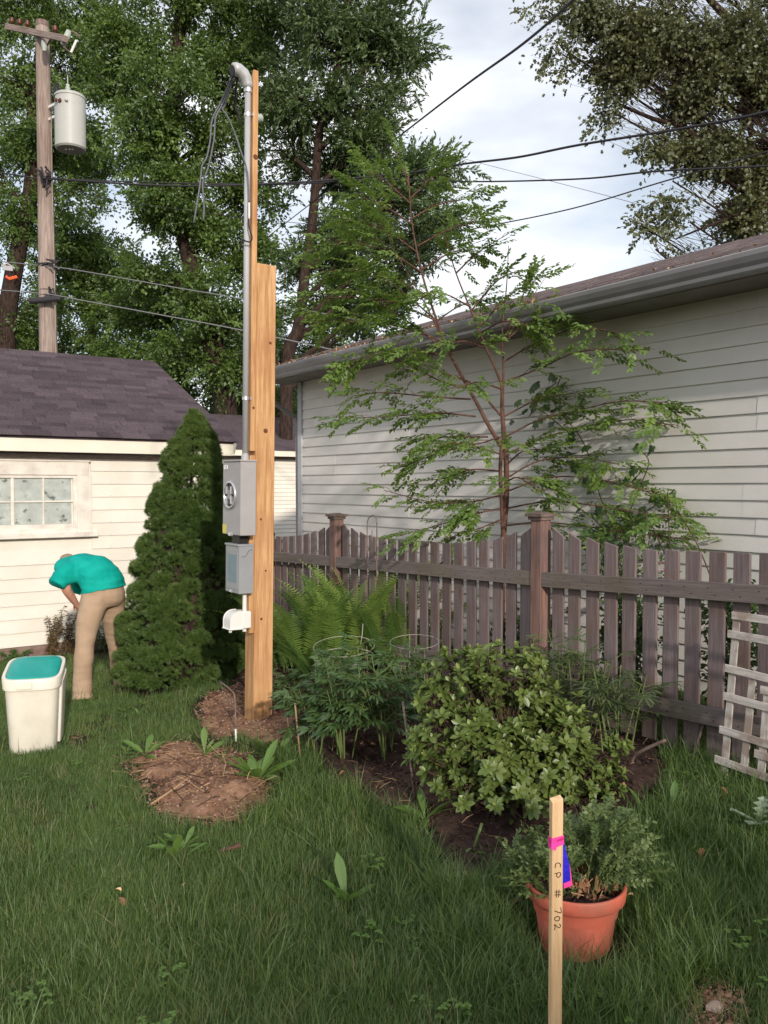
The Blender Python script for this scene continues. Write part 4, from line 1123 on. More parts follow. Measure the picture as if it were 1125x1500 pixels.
# ================================================================ TREES
def spray_mesh(name, m, n, L, ll, lw, seg=2, spread=1.0, droop=.3, stem_m=None, flat=.5, shape=None):
    """a twig of n leaves, twig along +X"""
    mb = MB()
    shape = shape or [0, 1, 0]
    for i in range(n):
        t = .1 + .9*(i/(n-1)); side = 1 if i % 2 else -1
        p = Vector((L*t, rnd(-.02, .02)*L, -droop*L*t*t + rnd(-.03, .03)*L))
        a = side*rnd(.6, 1.2)*spread*(1 - .35*t)
        d = Vector((math.cos(a), math.sin(a), rnd(-.5, .35)*flat))
        vs, fs = leaf_geo(ll*rnd(.75, 1.15), lw*rnd(.8, 1.1), fold=rnd(.1, .5), bend=rnd(0, .5), shape=shape)
        place_geo(mb, vs, fs, frame(p, d, roll=rnd(-.7, .7)*flat*2))
    return mb.mesh(name, m)
def clump_mesh(name, m, n, R, ll, lw, shape=None, hang=0.2):
    mb = MB()
    for i in range(n):
        v = Vector((random.gauss(0, 1), random.gauss(0, 1), random.gauss(0, .8)))
        p = v * (R*.45)
        d = (v.normalized() + rv(.8) + Vector((0, 0, -hang))).normalized()
        vs, fs = leaf_geo(ll*rnd(.6, 1.15), lw*rnd(.7, 1.1), fold=rnd(0, .5), bend=rnd(0, .4), shape=shape or [0, 1, 0])
        place_geo(mb, vs, fs, frame(p, d, roll=rnd(-1.5, 1.5)))
    return mb.mesh(name, m)
MAPLE = [0, .9, .55, 1.0, .35, .5, 0]
P_big = [proto('leaf_clump', clump_mesh('leaf_clump', L_big, 34, .34, .105, .068)) for _ in range(4)]
P_big += [proto('leaf_spray', spray_mesh('leaf_spray', L_big, 22, .5, .105, .062, flat=1)) for _ in range(2)]
P_fea = [proto('feather_clump', clump_mesh('feather_clump', L_big2, 30, .36, .13, .045)) for _ in range(3)] + [proto('feather_spray', spray_mesh('feather_spray', L_big2, 24, .55, .14, .045, flat=1, spread=.6)) for _ in range(3)]
P_map = [proto('maple_clump', clump_mesh('maple_clump', L_maple, 16, .26, .072, .058, shape=[0, .8, .45, 1, .3, 0])) for _ in range(4)] + [proto('maple_spray', spray_mesh('maple_spray', L_maple, 14, .34, .072, .058, flat=1, shape=[0, .8, .45, 1, .3, 0])) for _ in range(2)]

_NK = [(RNG.normal(0, 1, 3), RNG.uniform(0, 6.3)) for _ in range(9)]
def n3(p, f):
    return sum(math.sin(f*1.9*(k[0]*p.x + k[1]*p.y + k[2]*p.z) + ph) for k, ph in _NK)/3.2
def tree(name, label, trunk, r0, blobs, protos, bark, group, dens=1.0, rt=.35, limb_r=.06, hang=.0, sub_r=.013, scl=(.7, 1.2), cat='tree', gaps=1.9, thr=-.30, wig=.15):
    base = trunk[0]
    t = thing(name, label, cat, tuple(base), 0, group)
    T = spline(trunk, 6)
    n = len(T)
    rr_ = [r0*(1 - (1-rt)*(i/(n-1)))*(1.25 if i == 0 else 1) for i in range(n)]
    mb = MB(); mb.tube([p - base for p in T], rr_, 12)
    obj('trunk', mb.mesh('trunk', bark, smooth=True), t)
    mb = MB(); P = []; D = []; S = []
    for (c, rad, cnt) in blobs:
        c = Vector(c); rad = Vector(rad) if hasattr(rad, '__len__') else Vector((rad, rad, rad*.85))
        best = min(range(n), key=lambda i: abs((c - T[i]).xy.length*.75 - (c.z - T[i].z)) + .12*(c - T[i]).length)
        s = T[best]
        mid = (s + c)/2 + Vector((rnd(-.3, .3), rnd(-.3, .3), rnd(.05, .5)))
        limb = bez(s, mid, c, 9)
        lr = limb_r*(1 if (c-s).length > 1.5 else .7)
        mb.tube([p - base for p in limb], [lr*(1 - .8*i/8) + .008 for i in range(9)], 6)
        cnt = int(cnt*dens)
        nsub = max(6, int(cnt*1.25)//9)
        for k in range(nsub):
            v = Vector((random.gauss(0, 1), random.gauss(0, 1), random.gauss(0, 1))).normalized()
            q = rnd(.15, 1.0)**.45
            e_ = c + Vector((v.x*rad.x, v.y*rad.y, v.z*rad.z))*q
            i_ = random.randint(2, 7); s2 = limb[i_].lerp(limb[i_+1], random.random())
            m2 = (s2 + e_)/2 + rv(wig) + Vector((0, 0, .12*(e_-s2).length))
            br = bez(s2, m2, e_, 6)
            mb.tube([p - base for p in br], [sub_r*(1 - .75*i/5) for i in range(6)], 4, cap=False)
            for j in range(9):
                u = rnd(.35, 1.02); i0 = min(4, int(u*5)); 
                p = br[i0].lerp(br[i0+1], min(1, u*5 - i0)) + rv(.13)
                dd = (e_ - s2).normalized() + rv(.9) + Vector((0, 0, -hang))
                if gaps and n3(p, gaps) < thr: continue
                P.append(tuple(p - base)); D.append(tuple(dd)); S.append(rnd(*scl))
    obj('branches', mb.mesh('branches', bark, smooth=True), t)
    D = np.array(D)
    scatter('foliage', protos, P, euler_from_dir(D, RNG.uniform(-1.2, 1.2, len(D))), S, t)
    return t
def B(px, py, Y, r, n, asp=1.0, rz=.85):
    rr = r/FPX*Y
    return (at(px, py, Y), (rr*asp, rr*asp, rr*rz), n)
def TR(pts, Y, zbase=-.3):
    P = [at(px, py, Y + (p[2] if len(p) > 2 else 0)) for p in pts for px, py in [p[:2]]]
    b = P[0].copy(); b.z = zbase
    return [b] + P
GB = 'tall trees beyond the cream garage'
Y = 24
tree('shade_tree', 'tall leafy tree at far left behind the utility pole', TR([(8, 520), (20, 400), (45, 280), (50, 150), (70, 0), (80, -200)], Y), .30,
     [B(-30, 470, Y, 60, 170), B(20, 330, Y, 80, 260), B(-40, 240, Y, 90, 240), B(60, 200, Y, 70, 240), B(0, 120, Y, 85, 260), B(90, 100, Y, 70, 240), B(40, 20, Y, 90, 320), B(130, 20, Y, 75, 260), B(110, 180, Y-1, 55, 170), B(150, 120, Y+2, 60, 200), B(120, 230, Y+2, 60, 200), B(165, 230, Y+3, 55, 170), B(30, 230, Y+2, 70, 220), B(-20, -80, Y, 100, 260), B(100, -90, Y, 110, 280), B(60, 445, Y+1, 50, 150), B(120, 280, Y, 50, 110)], P_big, M_bark, GB)
Y = 22
tree('shade_tree', 'huge dark trunked tree filling the middle left above the service boxes', TR([(330, 590), (305, 480), (268, 330), (250, 200), (262, 60), (280, -160)], Y), .34,
     [B(190, 70, Y, 80, 330), B(250, 140, Y-1.5, 80, 340), B(340, 90, Y, 80, 340), B(300, 10, Y, 90, 360), B(400, 40, Y, 80, 320), B(200, 200, Y-1, 62, 230), B(250, 270, Y-1, 70, 260), B(330, 220, Y, 80, 300), B(400, 160, Y+1, 80, 300), B(380, 280, Y, 70, 240), B(290, 350, Y, 70, 260), B(210, 310, Y, 45, 120), B(370, 380, Y, 70, 240), B(300, 440, Y-1, 62, 220), B(390, 460, Y, 55, 200), B(230, 400, Y+1, 62, 210), B(200, -60, Y, 110, 340), B(330, -90, Y, 120, 360), B(270, 520, Y, 50, 160), B(345, 540, Y, 50, 170), B(170, 140, Y, 50, 170)], P_big, M_bark, GB)
Y = 20
tree('feathery_tree', 'tall feathery tree with a curved dark trunk right of the timber post', TR([(420, 545), (437, 480), (447, 400), (460, 300), (470, 180), (505, 60), (520, -120)], Y), .17,
     [B(470, 60, Y, 90, 380), B(560, 40, Y, 68, 260), B(600, 60, Y, 36, 120), B(440, 150, Y, 62, 240), B(530, 140, Y, 75, 320), B(590, 118, Y, 34, 110), B(555, 210, Y, 60, 260), B(420, 230, Y+1, 50, 140), B(500, 250, Y+1, 50, 170), B(610, 270, Y, 55, 230), B(655, 240, Y, 32, 90), B(652, 320, Y, 38, 130), B(560, 320, Y, 60, 250), B(610, 365, Y, 46, 170), B(510, 390, Y+1, 45, 140), B(480, 340, Y+1, 40, 100), B(580, 420, Y, 40, 130), B(490, 450, Y+2, 50, 150), B(460, 500, Y+2, 50, 150), B(540, 470, Y+2, 42, 110), B(440, -50, Y, 100, 360), B(560, -50, Y, 85, 300), B(400, 510, Y+1, 45, 110), B(425, 400, Y+1, 38, 90)], P_fea, M_bark, GB, limb_r=.07)
Y = 27
tree('low_tree', 'yellowish green rounded tree showing through just right of the utility pole', TR([(135, 520), (135, 430)], Y), .2,
     [B(110, 340, Y, 60, 300), B(160, 380, Y, 60, 300), B(85, 400, Y, 50, 210), B(180, 450, Y, 60, 260), B(110, 460, Y, 60, 260), B(50, 500, Y, 60, 220), B(150, 510, Y, 60, 220)], P_big, M_bark, GB)
Y = 25
tree('low_tree', 'dark dense tree low behind the cream garage ridge', TR([(250, 600), (240, 500)], Y), .25,
     [B(200, 460, Y, 62, 250), B(260, 440, Y, 62, 250), B(240, 520, Y, 62, 260), B(300, 560, Y, 62, 260), B(180, 530, Y, 60, 200), B(340, 590, Y, 55, 200), B(320, 490, Y, 60, 240), B(385, 570, Y, 50, 190), B(420, 600, Y, 45, 150), B(0, 490, Y, 50, 120)], P_big, M_bark, GB)
Y = 30
tree('low_tree', 'far low tree peeping over the vinyl garage roof beside the curved trunk', TR([(480, 620), (480, 560)], Y), .22,
     [B(450, 560, Y, 60, 150), B(500, 530, Y, 50, 100), B(400, 600, Y, 60, 180), B(560, 540, Y, 50, 80), B(600, 500, Y, 30, 40)], P_big, M_bark, GB)
# maple leaning in from the right
Y = 13.0
mt_ = [at(1330, 560, Y), at(1300, 420, Y), at(1240, 250, Y), at(1200, 100, Y), at(1190, -60, Y)]
b0 = mt_[0].copy(); b0.z = 0
maple = tree('maple_tree', 'dark leafed maple leaning in over the vinyl garage roof at upper right', [b0] + mt_, .30,
     [B(1060, 40, Y, 78, 330), B(960, 30, Y, 74, 280), B(870, 20, Y, 56, 210), B(800, 15, Y, 42, 110), B(830, 75, Y, 48, 140), B(900, 95, Y, 56, 200), B(980, 110, Y, 62, 240), B(1060, 130, Y, 72, 260), B(900, 165, Y, 42, 130), B(960, 195, Y, 46, 150), B(1030, 215, Y, 56, 170), B(1100, 210, Y, 62, 200), B(985, 265, Y, 40, 110), B(940, 330, Y, 28, 90), B(960, 365, Y, 28, 80), B(1010, 325, Y, 38, 110), B(1070, 300, Y, 48, 140), B(1120, 320, Y, 40, 120), B(1150, 120, Y, 80, 200), B(1160, 10, Y, 90, 240), B(1000, -60, Y, 90, 240), B(870, -60, Y, 80, 220), B(1120, -80, Y, 90, 200), B(1180, 250, Y, 60, 160), B(1090, 345, Y, 30, 60)], P_map, M_bark, None, limb_r=.022, dens=1.5, gaps=1.6, thr=.08, wig=.38, hang=.5, sub_r=.006)
mb = MB()
for pts_, r_ in (([(1240, 400, .1), (1180, 340, 0), (1124, 296, 0), (1060, 240, 0), (1003, 187, 0), (960, 175, 0), (900, 150, .2)], .085), ([(1210, 180, 0), (1160, 110, 0), (1100, 55, 0), (1040, 0, 0), (1000, -60, 0)], .11), ([(1200, 290, 0), (1120, 300, -.2), (1040, 330, -.2), (990, 350, 0)], .04), ([(1124, 296, 0), (1100, 200, 0), (1080, 100, 0)], .05)):
    P = spline([at(a, b, Y + c) - b0 for a, b, c in pts_], 5)
    mb.tube(P, [r_*(1 - .75*i/(len(P)-1)) for i in range(len(P))], 9)
obj('limb', mb.mesh('limb', M_bark, smooth=True), maple)
# ================================================================ unseen trees added at our back to throw shade over the near lawn
P_sh = [proto('shade_leaf_clump', clump_mesh('shade_leaf_clump', L_big, 30, .40, .12, .08)) for _ in range(3)]
def added_shade_tree(label, x, y, H, R, n):
    bs = []
    for k in range(9):
        a = rnd(0, 6.3); zz = rnd(.28, .86)*H; rr2 = R*(1 - .5*(zz/H - .3))
        bs.append((Vector((x + math.cos(a)*R*.5, y + math.sin(a)*R*.5, zz)), (rr2*.6, rr2*.6, H*.16), n))
    return tree('added_shade_tree', label, [Vector((x, y, -.1)), Vector((x + .1, y, H*.4)), Vector((x, y + .1, H*.8))], .11, bs, P_sh, M_bark, 'added shade trees behind the viewer', limb_r=.03, gaps=1.6, thr=-.35)
added_shade_tree('unseen small tree added behind the viewer for shade, farthest left', -8.6, -8.5, 4.3, 1.9, 120)
added_shade_tree('unseen small tree added behind the viewer for shade, second from left', -5.4, -8.2, 4.5, 1.9, 120)
added_shade_tree('unseen small tree added behind the viewer for shade, second from right', -2.4, -8.6, 4.4, 1.8, 120)
added_shade_tree('unseen small tree added behind the viewer for shade, farthest right', .3, -8.3, 4.0, 1.5, 110)
# ================================================================ SMALL TREE behind the fence
P_yng = [proto('young_spray', spray_mesh('young_spray', L_young, 15, .20, .040, .024, flat=.35, droop=.10, shape=[0, .9, .8, 0])) for _ in range(6)]
YT = 6.15
tb = on_x(735, 925, 4.35); YT = float(np.dot([tb.x, tb.y], fwd))
tb.z = gv(tb.x, tb.y)
st = thing('small_tree', 'slender young tree with red-brown stem and layered branches behind the picket fence', 'tree', tuple(tb))
br_mb = MB(); TP = []; TD = []; TS = []
def A(px, py, dY=0.0):
    p = at(px, py, YT + dY)
    if p.x > 4.62: p = on_x(px, py, 4.62 + .22*math.sin(px*.7 + py))   # spread sideways in front of the siding
    return p - tb
def stem(pts, r0, r1, n=9):
    P = spline([A(*p) for p in pts], 6)
    k = len(P); return P, [r0 + (r1-r0)*i/(k-1) for i in range(k)]
trunkmb = MB()
stems = []
for pts, r0, r1 in (([(735, 960), (735, 925), (736, 850), (738, 780), (742, 720), (741, 655)], .030, .024),
                    ([(737, 790), (735, 740), (733, 690), (735, 650)], .018, .018)):
    P, r = stem(pts, r0, r1); trunkmb.tube(P, [q*.85 for q in r], 10)
for pts, r0, r1 in (([(735, 655), (715, 622), (697, 588), (660, 520), (640, 470), (618, 400), (604, 330), (598, 255)], .020, .005),
                    ([(738, 655), (735, 600), (733, 560), (712, 510), (690, 455), (668, 400), (650, 340, -.1)], .017, .004),
                    ([(741, 655), (737, 600), (737, 540), (736, 480), (742, 420, .1), (745, 360, .1)], .014, .003),
                    ([(735, 610), (700, 575), (650, 560), (600, 535), (560, 515, .1)], .011, .004),
                    ([(690, 455), (720, 420), (740, 385, -.1)], .007, .002), ([(740, 500), (770, 450), (800, 405)], .007, .002),
                    ([(660, 520), (610, 480), (550, 440), (500, 420)], .009, .003), ([(640, 470), (580, 420), (520, 380)], .008, .003), ([(655, 510), (620, 440), (575, 360), (555, 300)], .008, .002)):
    P, r = stem(pts, r0, r1); trunkmb.tube(P, [q*.8 for q in r], 8); stems.append(P)
obj('stem', trunkmb.mesh('stem', M_bark2, smooth=True), st)
def branch(pts, nsp, width=.26, r=.006, droop=.0, jz=.03, scl=(.7, 1.15)):
    P = spline([A(*p) for p in pts], 6); k = len(P)
    br_mb.tube(P, [r*(1 - .8*i/(k-1)) + .0012 for i in range(k)], 5, cap=False)
    L = sum((P[i+1]-P[i]).length for i in range(k-1))
    for j in range(int(nsp*(.50 if max(q_[0] for q_ in pts) > 800 else (.58 if min(q_[0] for q_ in pts) > 560 or pts[0][1] > 530 else .95)))):
        u = rnd(.12, 1.0); i = min(k-2, int(u*(k-1)))
        p = P[i].lerp(P[i+1], rnd(0, 1)); d = (P[i+1]-P[i]).normalized()
        side = d.cross(Vector((0, 0, 1))).normalized() * random.choice((-1, 1))
        ln = width*rnd(.15, 1)*(1 - .55*u) 
        e = p + side*ln + d*ln*rnd(.3, 1.0) + Vector((0, 0, rnd(-jz, jz)))
        e.x = min(e.x + tb.x, 4.90) - tb.x           # never through the garage wall
        br_mb.tube([p, p.lerp(e, .5) + Vector((0, 0, .01)), e], [.0022, .0017, .001], 3, cap=False)
        dd = (e - p).normalized() if ln > .02 else d
        for q in (.5, 1.0):
            if q < 1 and ln < .08: continue
            TP.append(tuple(p.lerp(e, q))); TD.append(tuple((dd + rv(.35) + d*.3).normalized() + Vector((0, 0, -.12)))); TS.append(rnd(*scl))
# (points: px, py, depth offset)
branch([(733, 745), (700, 752), (640, 770), (585, 785)], 40)
branch([(735, 725), (690, 735), (630, 735), (562, 718)], 46)
branch([(737, 760), (700, 775), (650, 790)], 24, width=.2)
branch([(733, 690), (690, 688), (655, 700), (610, 705, .1)], 36)
branch([(733, 665), (690, 655), (640, 665), (578, 688)], 44)
branch([(715, 640), (670, 640), (620, 640, -.1)], 30)
branch([(697, 610), (640, 605), (570, 610), (500, 613)], 54)
branch([(690, 585), (620, 580), (560, 575, .15), (520, 580, .2)], 36)
branch([(733, 640), (700, 650, -.3), (660, 650, -.5)], 30)
branch([(740, 770), (790, 765), (850, 770), (920, 780), (1010, 790)], 66)
branch([(740, 745), (800, 735), (870, 740), (960, 755), (985, 760)], 70)
branch([(742, 720), (800, 700), (860, 700), (930, 715), (960, 725)], 62)
branch([(742, 700), (790, 675), (850, 670), (905, 680)], 46)
branch([(741, 665), (800, 640), (860, 625), (920, 615), (985, 622)], 62)
branch([(740, 640), (790, 615), (850, 600), (910, 588), (970, 590)], 56)
branch([(738, 610), (790, 585), (850, 575)], 36)
branch([(742, 705), (760, 700, -.35), (790, 720, -.6)], 30)
branch([(742, 680), (770, 660, .3), (820, 660, .45)], 24)
branch([(737, 560), (790, 540), (850, 515), (945, 512)], 46)
branch([(737, 530), (790, 500), (850, 480), (900, 487)], 36)
branch([(738, 500), (780, 470), (830, 455)], 28)
branch([(690, 560), (640, 545), (580, 540)], 30)
branch([(735, 570), (700, 560, -.3), (670, 570, -.5)], 24)
branch([(660, 520), (600, 515), (545, 520), (500, 545)], 40)
branch([(650, 500), (590, 480), (530, 470), (470, 470)], 48)
branch([(640, 470), (580, 445), (520, 435), (450, 440)], 52)
branch([(630, 440), (580, 410), (520, 395), (470, 400)], 46)
branch([(620, 400), (570, 370), (510, 355), (455, 370)], 44)
branch([(612, 370), (560, 335), (500, 320)], 34)
branch([(606, 330), (560, 300), (520, 285)], 30)
branch([(603, 300), (570, 270), (540, 250)], 22)
branch([(600, 275), (590, 245), (580, 222)], 16, width=.18)
branch([(602, 290), (630, 262), (665, 245)], 24, width=.2)
branch([(604, 320), (640, 300), (690, 290)], 28)
branch([(612, 360), (660, 335), (700, 325)], 30)
branch([(618, 395), (660, 370), (690, 365)], 26)
branch([(668, 400), (700, 370), (745, 342)], 22, width=.16)
branch([(690, 455), (730, 410), (765, 395)], 22, width=.16)
branch([(700, 480), (750, 430), (805, 400)], 24, width=.18)
branch([(737, 500), (760, 450), (770, 420)], 20, width=.18)
branch([(690, 450), (650, 430, -.2), (610, 430, -.3)], 30)
branch([(700, 490), (740, 470, -.3), (780, 480, -.3)], 28)
branch([(712, 510), (680, 500, -.3), (650, 505, -.4)], 26)
branch([(640, 470), (670, 450, .3), (700, 440, .4)], 24)
obj('branches', br_mb.mesh('branches', M_bark2, smooth=True), st)
TD = np.array(TD)
keep = np.array(TP)[:, 0] + tb.x < 4.93
scatter('foliage', P_yng, np.array(TP)[keep], euler_from_dir(TD[keep], RNG.uniform(-.5, .5, keep.sum())), np.array(TS)[keep], st)

# ---- climbing vine against the vinyl wall
def vine_leaf(size):
    s = size
    ang = [0, 25, 48, 75, 105, 140, 180, 220, 255, 285, 312, 335]
    rad = [1.0, .62, .92, .6, .82, .62, .3, .62, .82, .6, .92, .62]
    vs = [(0, 0, .03*s)] + [(s*.55*r*math.cos(R_(a)) + s*.2, s*.55*r*math.sin(R_(a)), -.06*s*r) for a, r in zip(ang, rad)]
    fs = [(0, 1+i, 1+(i+1) % 12) for i in range(12)]
    return vs, fs
vb = on_x(905, 800, 4.9)
vine = thing('climbing_vine', 'dark lobed-leaf vine climbing the vinyl siding right of the young tree', 'vine', (vb.x, vb.y, gv(vb.x, vb.y)))
vo = Vector(vine.location)
vlm = []
for k in range(5):
    vs, fs = vine_leaf(.075 + .008*k); vlm.append(MB().add(vs, fs).mesh('leaf', L_vine))
mb = MB()
paths = [[(915, 900), (905, 800), (880, 730), (870, 690), (850, 640), (812, 590), (822, 550)], [(905, 800), (930, 730), (950, 680), (940, 660)], [(900, 780), (960, 740), (985, 720)], [(840, 640), (790, 600), (775, 610)], [(905, 800), (870, 760), (840, 740)], [(812, 590), (800, 575), (815, 560)]]
leafpts = []
for pa in paths:
    P = spline([on_x(a, b, 4.93 - rnd(0, .03)) - vo for a, b in pa], 6)
    mb.tube(P, .004, 5)
    for q in P:
        for _ in range(7): leafpts.append(q + Vector((rnd(-.10, -.0), rnd(-.13, .13), rnd(-.12, .12))))
obj('stem', mb.mesh('stem', M_twig), vine)
random.shuffle(leafpts)
for q in leafpts[:95]:
    q.x = min(q.x, 4.955 - vo.x)
    d = Vector((rnd(-.6, -.1), rnd(-.8, .8), rnd(-1.2, .2)))
    M = frame(q, d, up=(-1, 0, .6))
    o = obj('leaf', random.choice(vlm), vine); o.matrix_local = M
# ================================================================ DWARF SPRUCE
sc_ = gat(262, 1012); sY = float(np.dot([sc_.x, sc_.y], fwd)) + .42
c0_ = at(268, 900, sY); SX, SY = c0_.x, c0_.y; SZ = gv(SX, SY)
spr = thing('dwarf_spruce', 'dense clumpy conical dwarf spruce left of the timber post', 'conifer', (SX, SY, SZ))
SH = CAMZ + (712 - 607)/FPX*sY - SZ
mpp = sY/FPX
def srad(z):                                     # outline read from the photograph: half width by height
    zz = [0, .05, .15, .25, .40, .52, .65, .77, .89, .955, .985, 1.0]
    rr = [80, 91, 93, 84, 76, 65, 53, 45, 31, 17, 8, 2]
    return float(np.interp(z, zz, rr))*mpp
tuft = []
for q in range(4):
    mb = MB()
    for i in range(26):
        d = Vector((1.0, 0, 0)) + rv(1.15); d.normalize()
        L_ = rnd(.018, .034); a = d.orthogonal().normalized()*.0016; o_ = rv(.008)
        mb.add([o_ - a, o_ + a, o_ + d*L_], [(0, 1, 2)])
        b_ = d.cross(a); mb.add([o_ - b_, o_ + b_, o_ + d*L_], [(0, 1, 2)])
    tuft.append(proto('needle_tuft', mb.mesh('needle_tuft', L_spruce)))
P = []; D = []; S = []
lobes = []
for i in range(560):
    z = random.random()**1.15; th = rnd(0, 2*PI); z = min(.985, max(0, z + .018*math.sin(z*38 + th)))
    lobes.append((z, th, rnd(.034, .080)*(1 if z < .85 else .6)))
for (z, th, lr) in lobes:
    r = srad(z) - lr*.45
    r += .035*max(-1, math.sin(z*30 + 1.2*math.sin(th)))*(1-z); c = Vector((r*math.cos(th), r*math.sin(th), z*SH))
    for k in range(int(165*(lr/.1)**2)):
        v = Vector((random.gauss(0, 1), random.gauss(0, 1), random.gauss(0, .7) + .25)).normalized()
        p = c + Vector((v.x*lr, v.y*lr, v.z*lr*.75))
        if p.z < .02: continue
        lx = p.z/SH*22*mpp - .012
        out = Vector((p.x, p.y, 0)).length
        if out < srad(p.z/SH)*.72 and p.z/SH < .93: continue
        dd = v + Vector((math.cos(th), math.sin(th), .35))*.6
        P.append((p.x + rgt[0]*lx, p.y + rgt[1]*lx, p.z)); D.append(tuple(dd)); S.append(rnd(.75, 1.25))
for k in range(5200):                             # fill between lobes, a little deeper
    z = random.random()**1.2; th = rnd(0, 2*PI); r = srad(z)*rnd(.78, .90)
    lx = z*22*mpp - .012
    P.append((r*math.cos(th) + rgt[0]*lx, r*math.sin(th) + rgt[1]*lx, z*SH)); D.append((math.cos(th) + rnd(-.5, .5), math.sin(th) + rnd(-.5, .5), rnd(-.2, .8))); S.append(rnd(.9, 1.4))
for k in range(160):
    v = rv(1); P.append((v.x*.03 + rgt[0]*.105, v.y*.03 + rgt[1]*.105, SH*(.985 + .03*random.random()))); D.append((v.x, v.y, 1)); S.append(.9)
print('spruce tufts', len(P))
mb = MB(); mb.tube([(0, 0, -.05), (.02, -.01, .5), (.09, -.05, SH*.97)], [.05, .035, .006], 8)
obj('trunk', mb.mesh('trunk', M_bark), spr)
core = MB(); core.lathe([(srad(z)*.72*(.94 if z > .5 else 1), z*SH + .04) for z in (0, .1, .22, .32, .45, .6)], 18, Matrix.Translation((.02, -.015, 0)), cap=True)  # solid dark core standing in for the darkness inside the spruce
obj('dark_core', core.mesh('dark_core', M_bark, smooth=True), spr)
scatter('foliage', tuft, P, euler_from_dir(D, RNG.uniform(-3, 3, len(P))), S, spr)

# ================================================================ FERNS
def frond_mesh(L, W, m, curl, n=30):
    mb = MB()
    pts = []
    for i in range(25):
        t = i/24
        pts.append(Vector((curl*L*t**2.4, 0, L*(t - .10*curl*t**3))))
    mb.m = 1; mb.tube(pts, [.0035*(1 - .8*i/24) for i in range(25)], 4, cap=False); mb.m = 0
    for i in range(n):
        t = .14 + .86*i/n; j = min(23, int(t*24)); p = pts[j].lerp(pts[j+1], t*24 - j); tg = (pts[j+1]-pts[j]).normalized()
        wd = W*math.sin(PI*min(1, (t-.10)/.92))**.55*(1 - .25*t) * (1 if t < .85 else (1.02 - t)/.17)
        if wd < .006: continue
        for sd in (1, -1):
            d = (Vector((0, sd, 0)) + tg*rnd(.30, .5) + Vector((-.15, 0, 0))*rnd(0, 1)).normalized()
            l_ = wd*rnd(.88, 1.05); ww = .019
            nrm = d.cross(tg).normalized()
            q = [p - tg*ww*.3, p + tg*ww*.55, p + d*l_*.55 + tg*ww*.42 - nrm*.004*sd, p + d*l_*.55 - tg*ww*.38 - nrm*.004*sd, p + d*l_ + nrm*rnd(-.012, .002)*sd]
            mb.add(q, [(0, 3, 2, 1), (3, 4, 2)])
    return mb.mesh('frond', m, M_stem)
fr_l = [frond_mesh(.95, .135, L_fern, c_, 34) for c_ in (.25, .42, .6, .32)]
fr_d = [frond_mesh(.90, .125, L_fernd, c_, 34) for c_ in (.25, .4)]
def fern(label, px, py, h, nf, ms, spread=.35, rad=.10, x=None):
    b = gat(px, py); t = thing('ostrich_fern', label, 'fern', tuple(b), 0, 'ferns between post and fence')
    for i in range(nf):
        th = 2*PI*i/nf + rnd(-.3, .3); r = rnd(.02, rad); s_ = h/.95*rnd(.78, 1.06); lean = spread*rnd(.2, 1)
        # an empty is not needed: frond mesh turned so that it arches outwards
        o = obj('frond', random.choice(ms), t, (r*math.cos(th), r*math.sin(th), -.02), (0, lean, th)); o.scale = (s_, s_, s_)
        o.rotation_mode = 'XYZ'
        o.rotation_euler = (Matrix.Rotation(th, 3, 'Z') @ Matrix.Rotation(lean, 3, 'Y') @ Matrix.Rotation(rnd(-.6, .6), 3, 'Z')).to_euler()
    return t
fern('dark green fern clump hugging the right side of the timber post', 415, 985, .70, 20, fr_d, .4, .16)
fern('bright fern with tall fronds just right of the timber post', 445, 985, .86, 26, fr_l, .42, .16)
fern('tallest bright fern clump in the middle behind the pale wire hoop', 500, 982, .97, 30, fr_l + fr_d[:1], .38, .18)
fern('tall bright fern touching the fence below the iron hook', 548, 975, 1.0, 26, fr_l, .34, .16)
fern('right-hand fern arching in front of the pickets above the rhododendron', 588, 985, .80, 24, fr_l + fr_d, .48, .14)
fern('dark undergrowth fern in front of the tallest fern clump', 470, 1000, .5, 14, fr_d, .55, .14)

# ================================================================ hoops, hook, rods and sticks
def rods(name, label, cat, tubes, m, group=None, base=None, n=6):
    b = Vector(base) if base is not None else Vector(tubes[0][0][0])
    mb = MB()
    for pts, r in tubes: mb.tube([Vector(p) - b for p in pts], r, n)
    o = obj(name, mb.mesh(name, m, smooth=True)); o.location = b; tag(o, label, cat, group); return o
def hoop(c, rx, rz_tilt, yaw=0, n=28, rr=1.0):
    return [c + Vector((rx*math.cos(t), rx*math.sin(t)*rr, rx*math.sin(t + .8)*rz_tilt)) for t in [2*PI*i/n for i in range(n+1)]]
hc = at(504, 962, 5.65); hg = gv(hc.x, hc.y)
hp = hoop(hc, .20, .10)
rods('plant_hoop', 'bent pale wire plant hoop on legs in front of the ferns', 'plant support',
     [(hp, .0032), (hoop(hc + Vector((.10, .16, .035)), .21, .16), .0026)] + [([hp[k], Vector((hp[k].x + .01, hp[k].y, hg))], .003) for k in (4, 13, 21)] + [([hp[2], hp[2] + Vector((.02, 0, .08)), hp[2] + Vector((.035, .01, .17))], .003)], M_ring)
hc2 = at(607, 940, 5.9)
hp2 = hoop(hc2, .17, .12)
rods('plant_hoop', 'thin grey wire plant hoop beside the right-hand fern near the pickets', 'plant support', [(hp2, .002)] + [([hp2[k], Vector((hp2[k].x, hp2[k].y, gv(hp2[k].x, hp2[k].y)))], .002) for k in (5, 12, 20)], M_ring)
hk = on_x(545, 900, 3.70)
k_ = lambda px, py: on_x(px, py, 3.70)
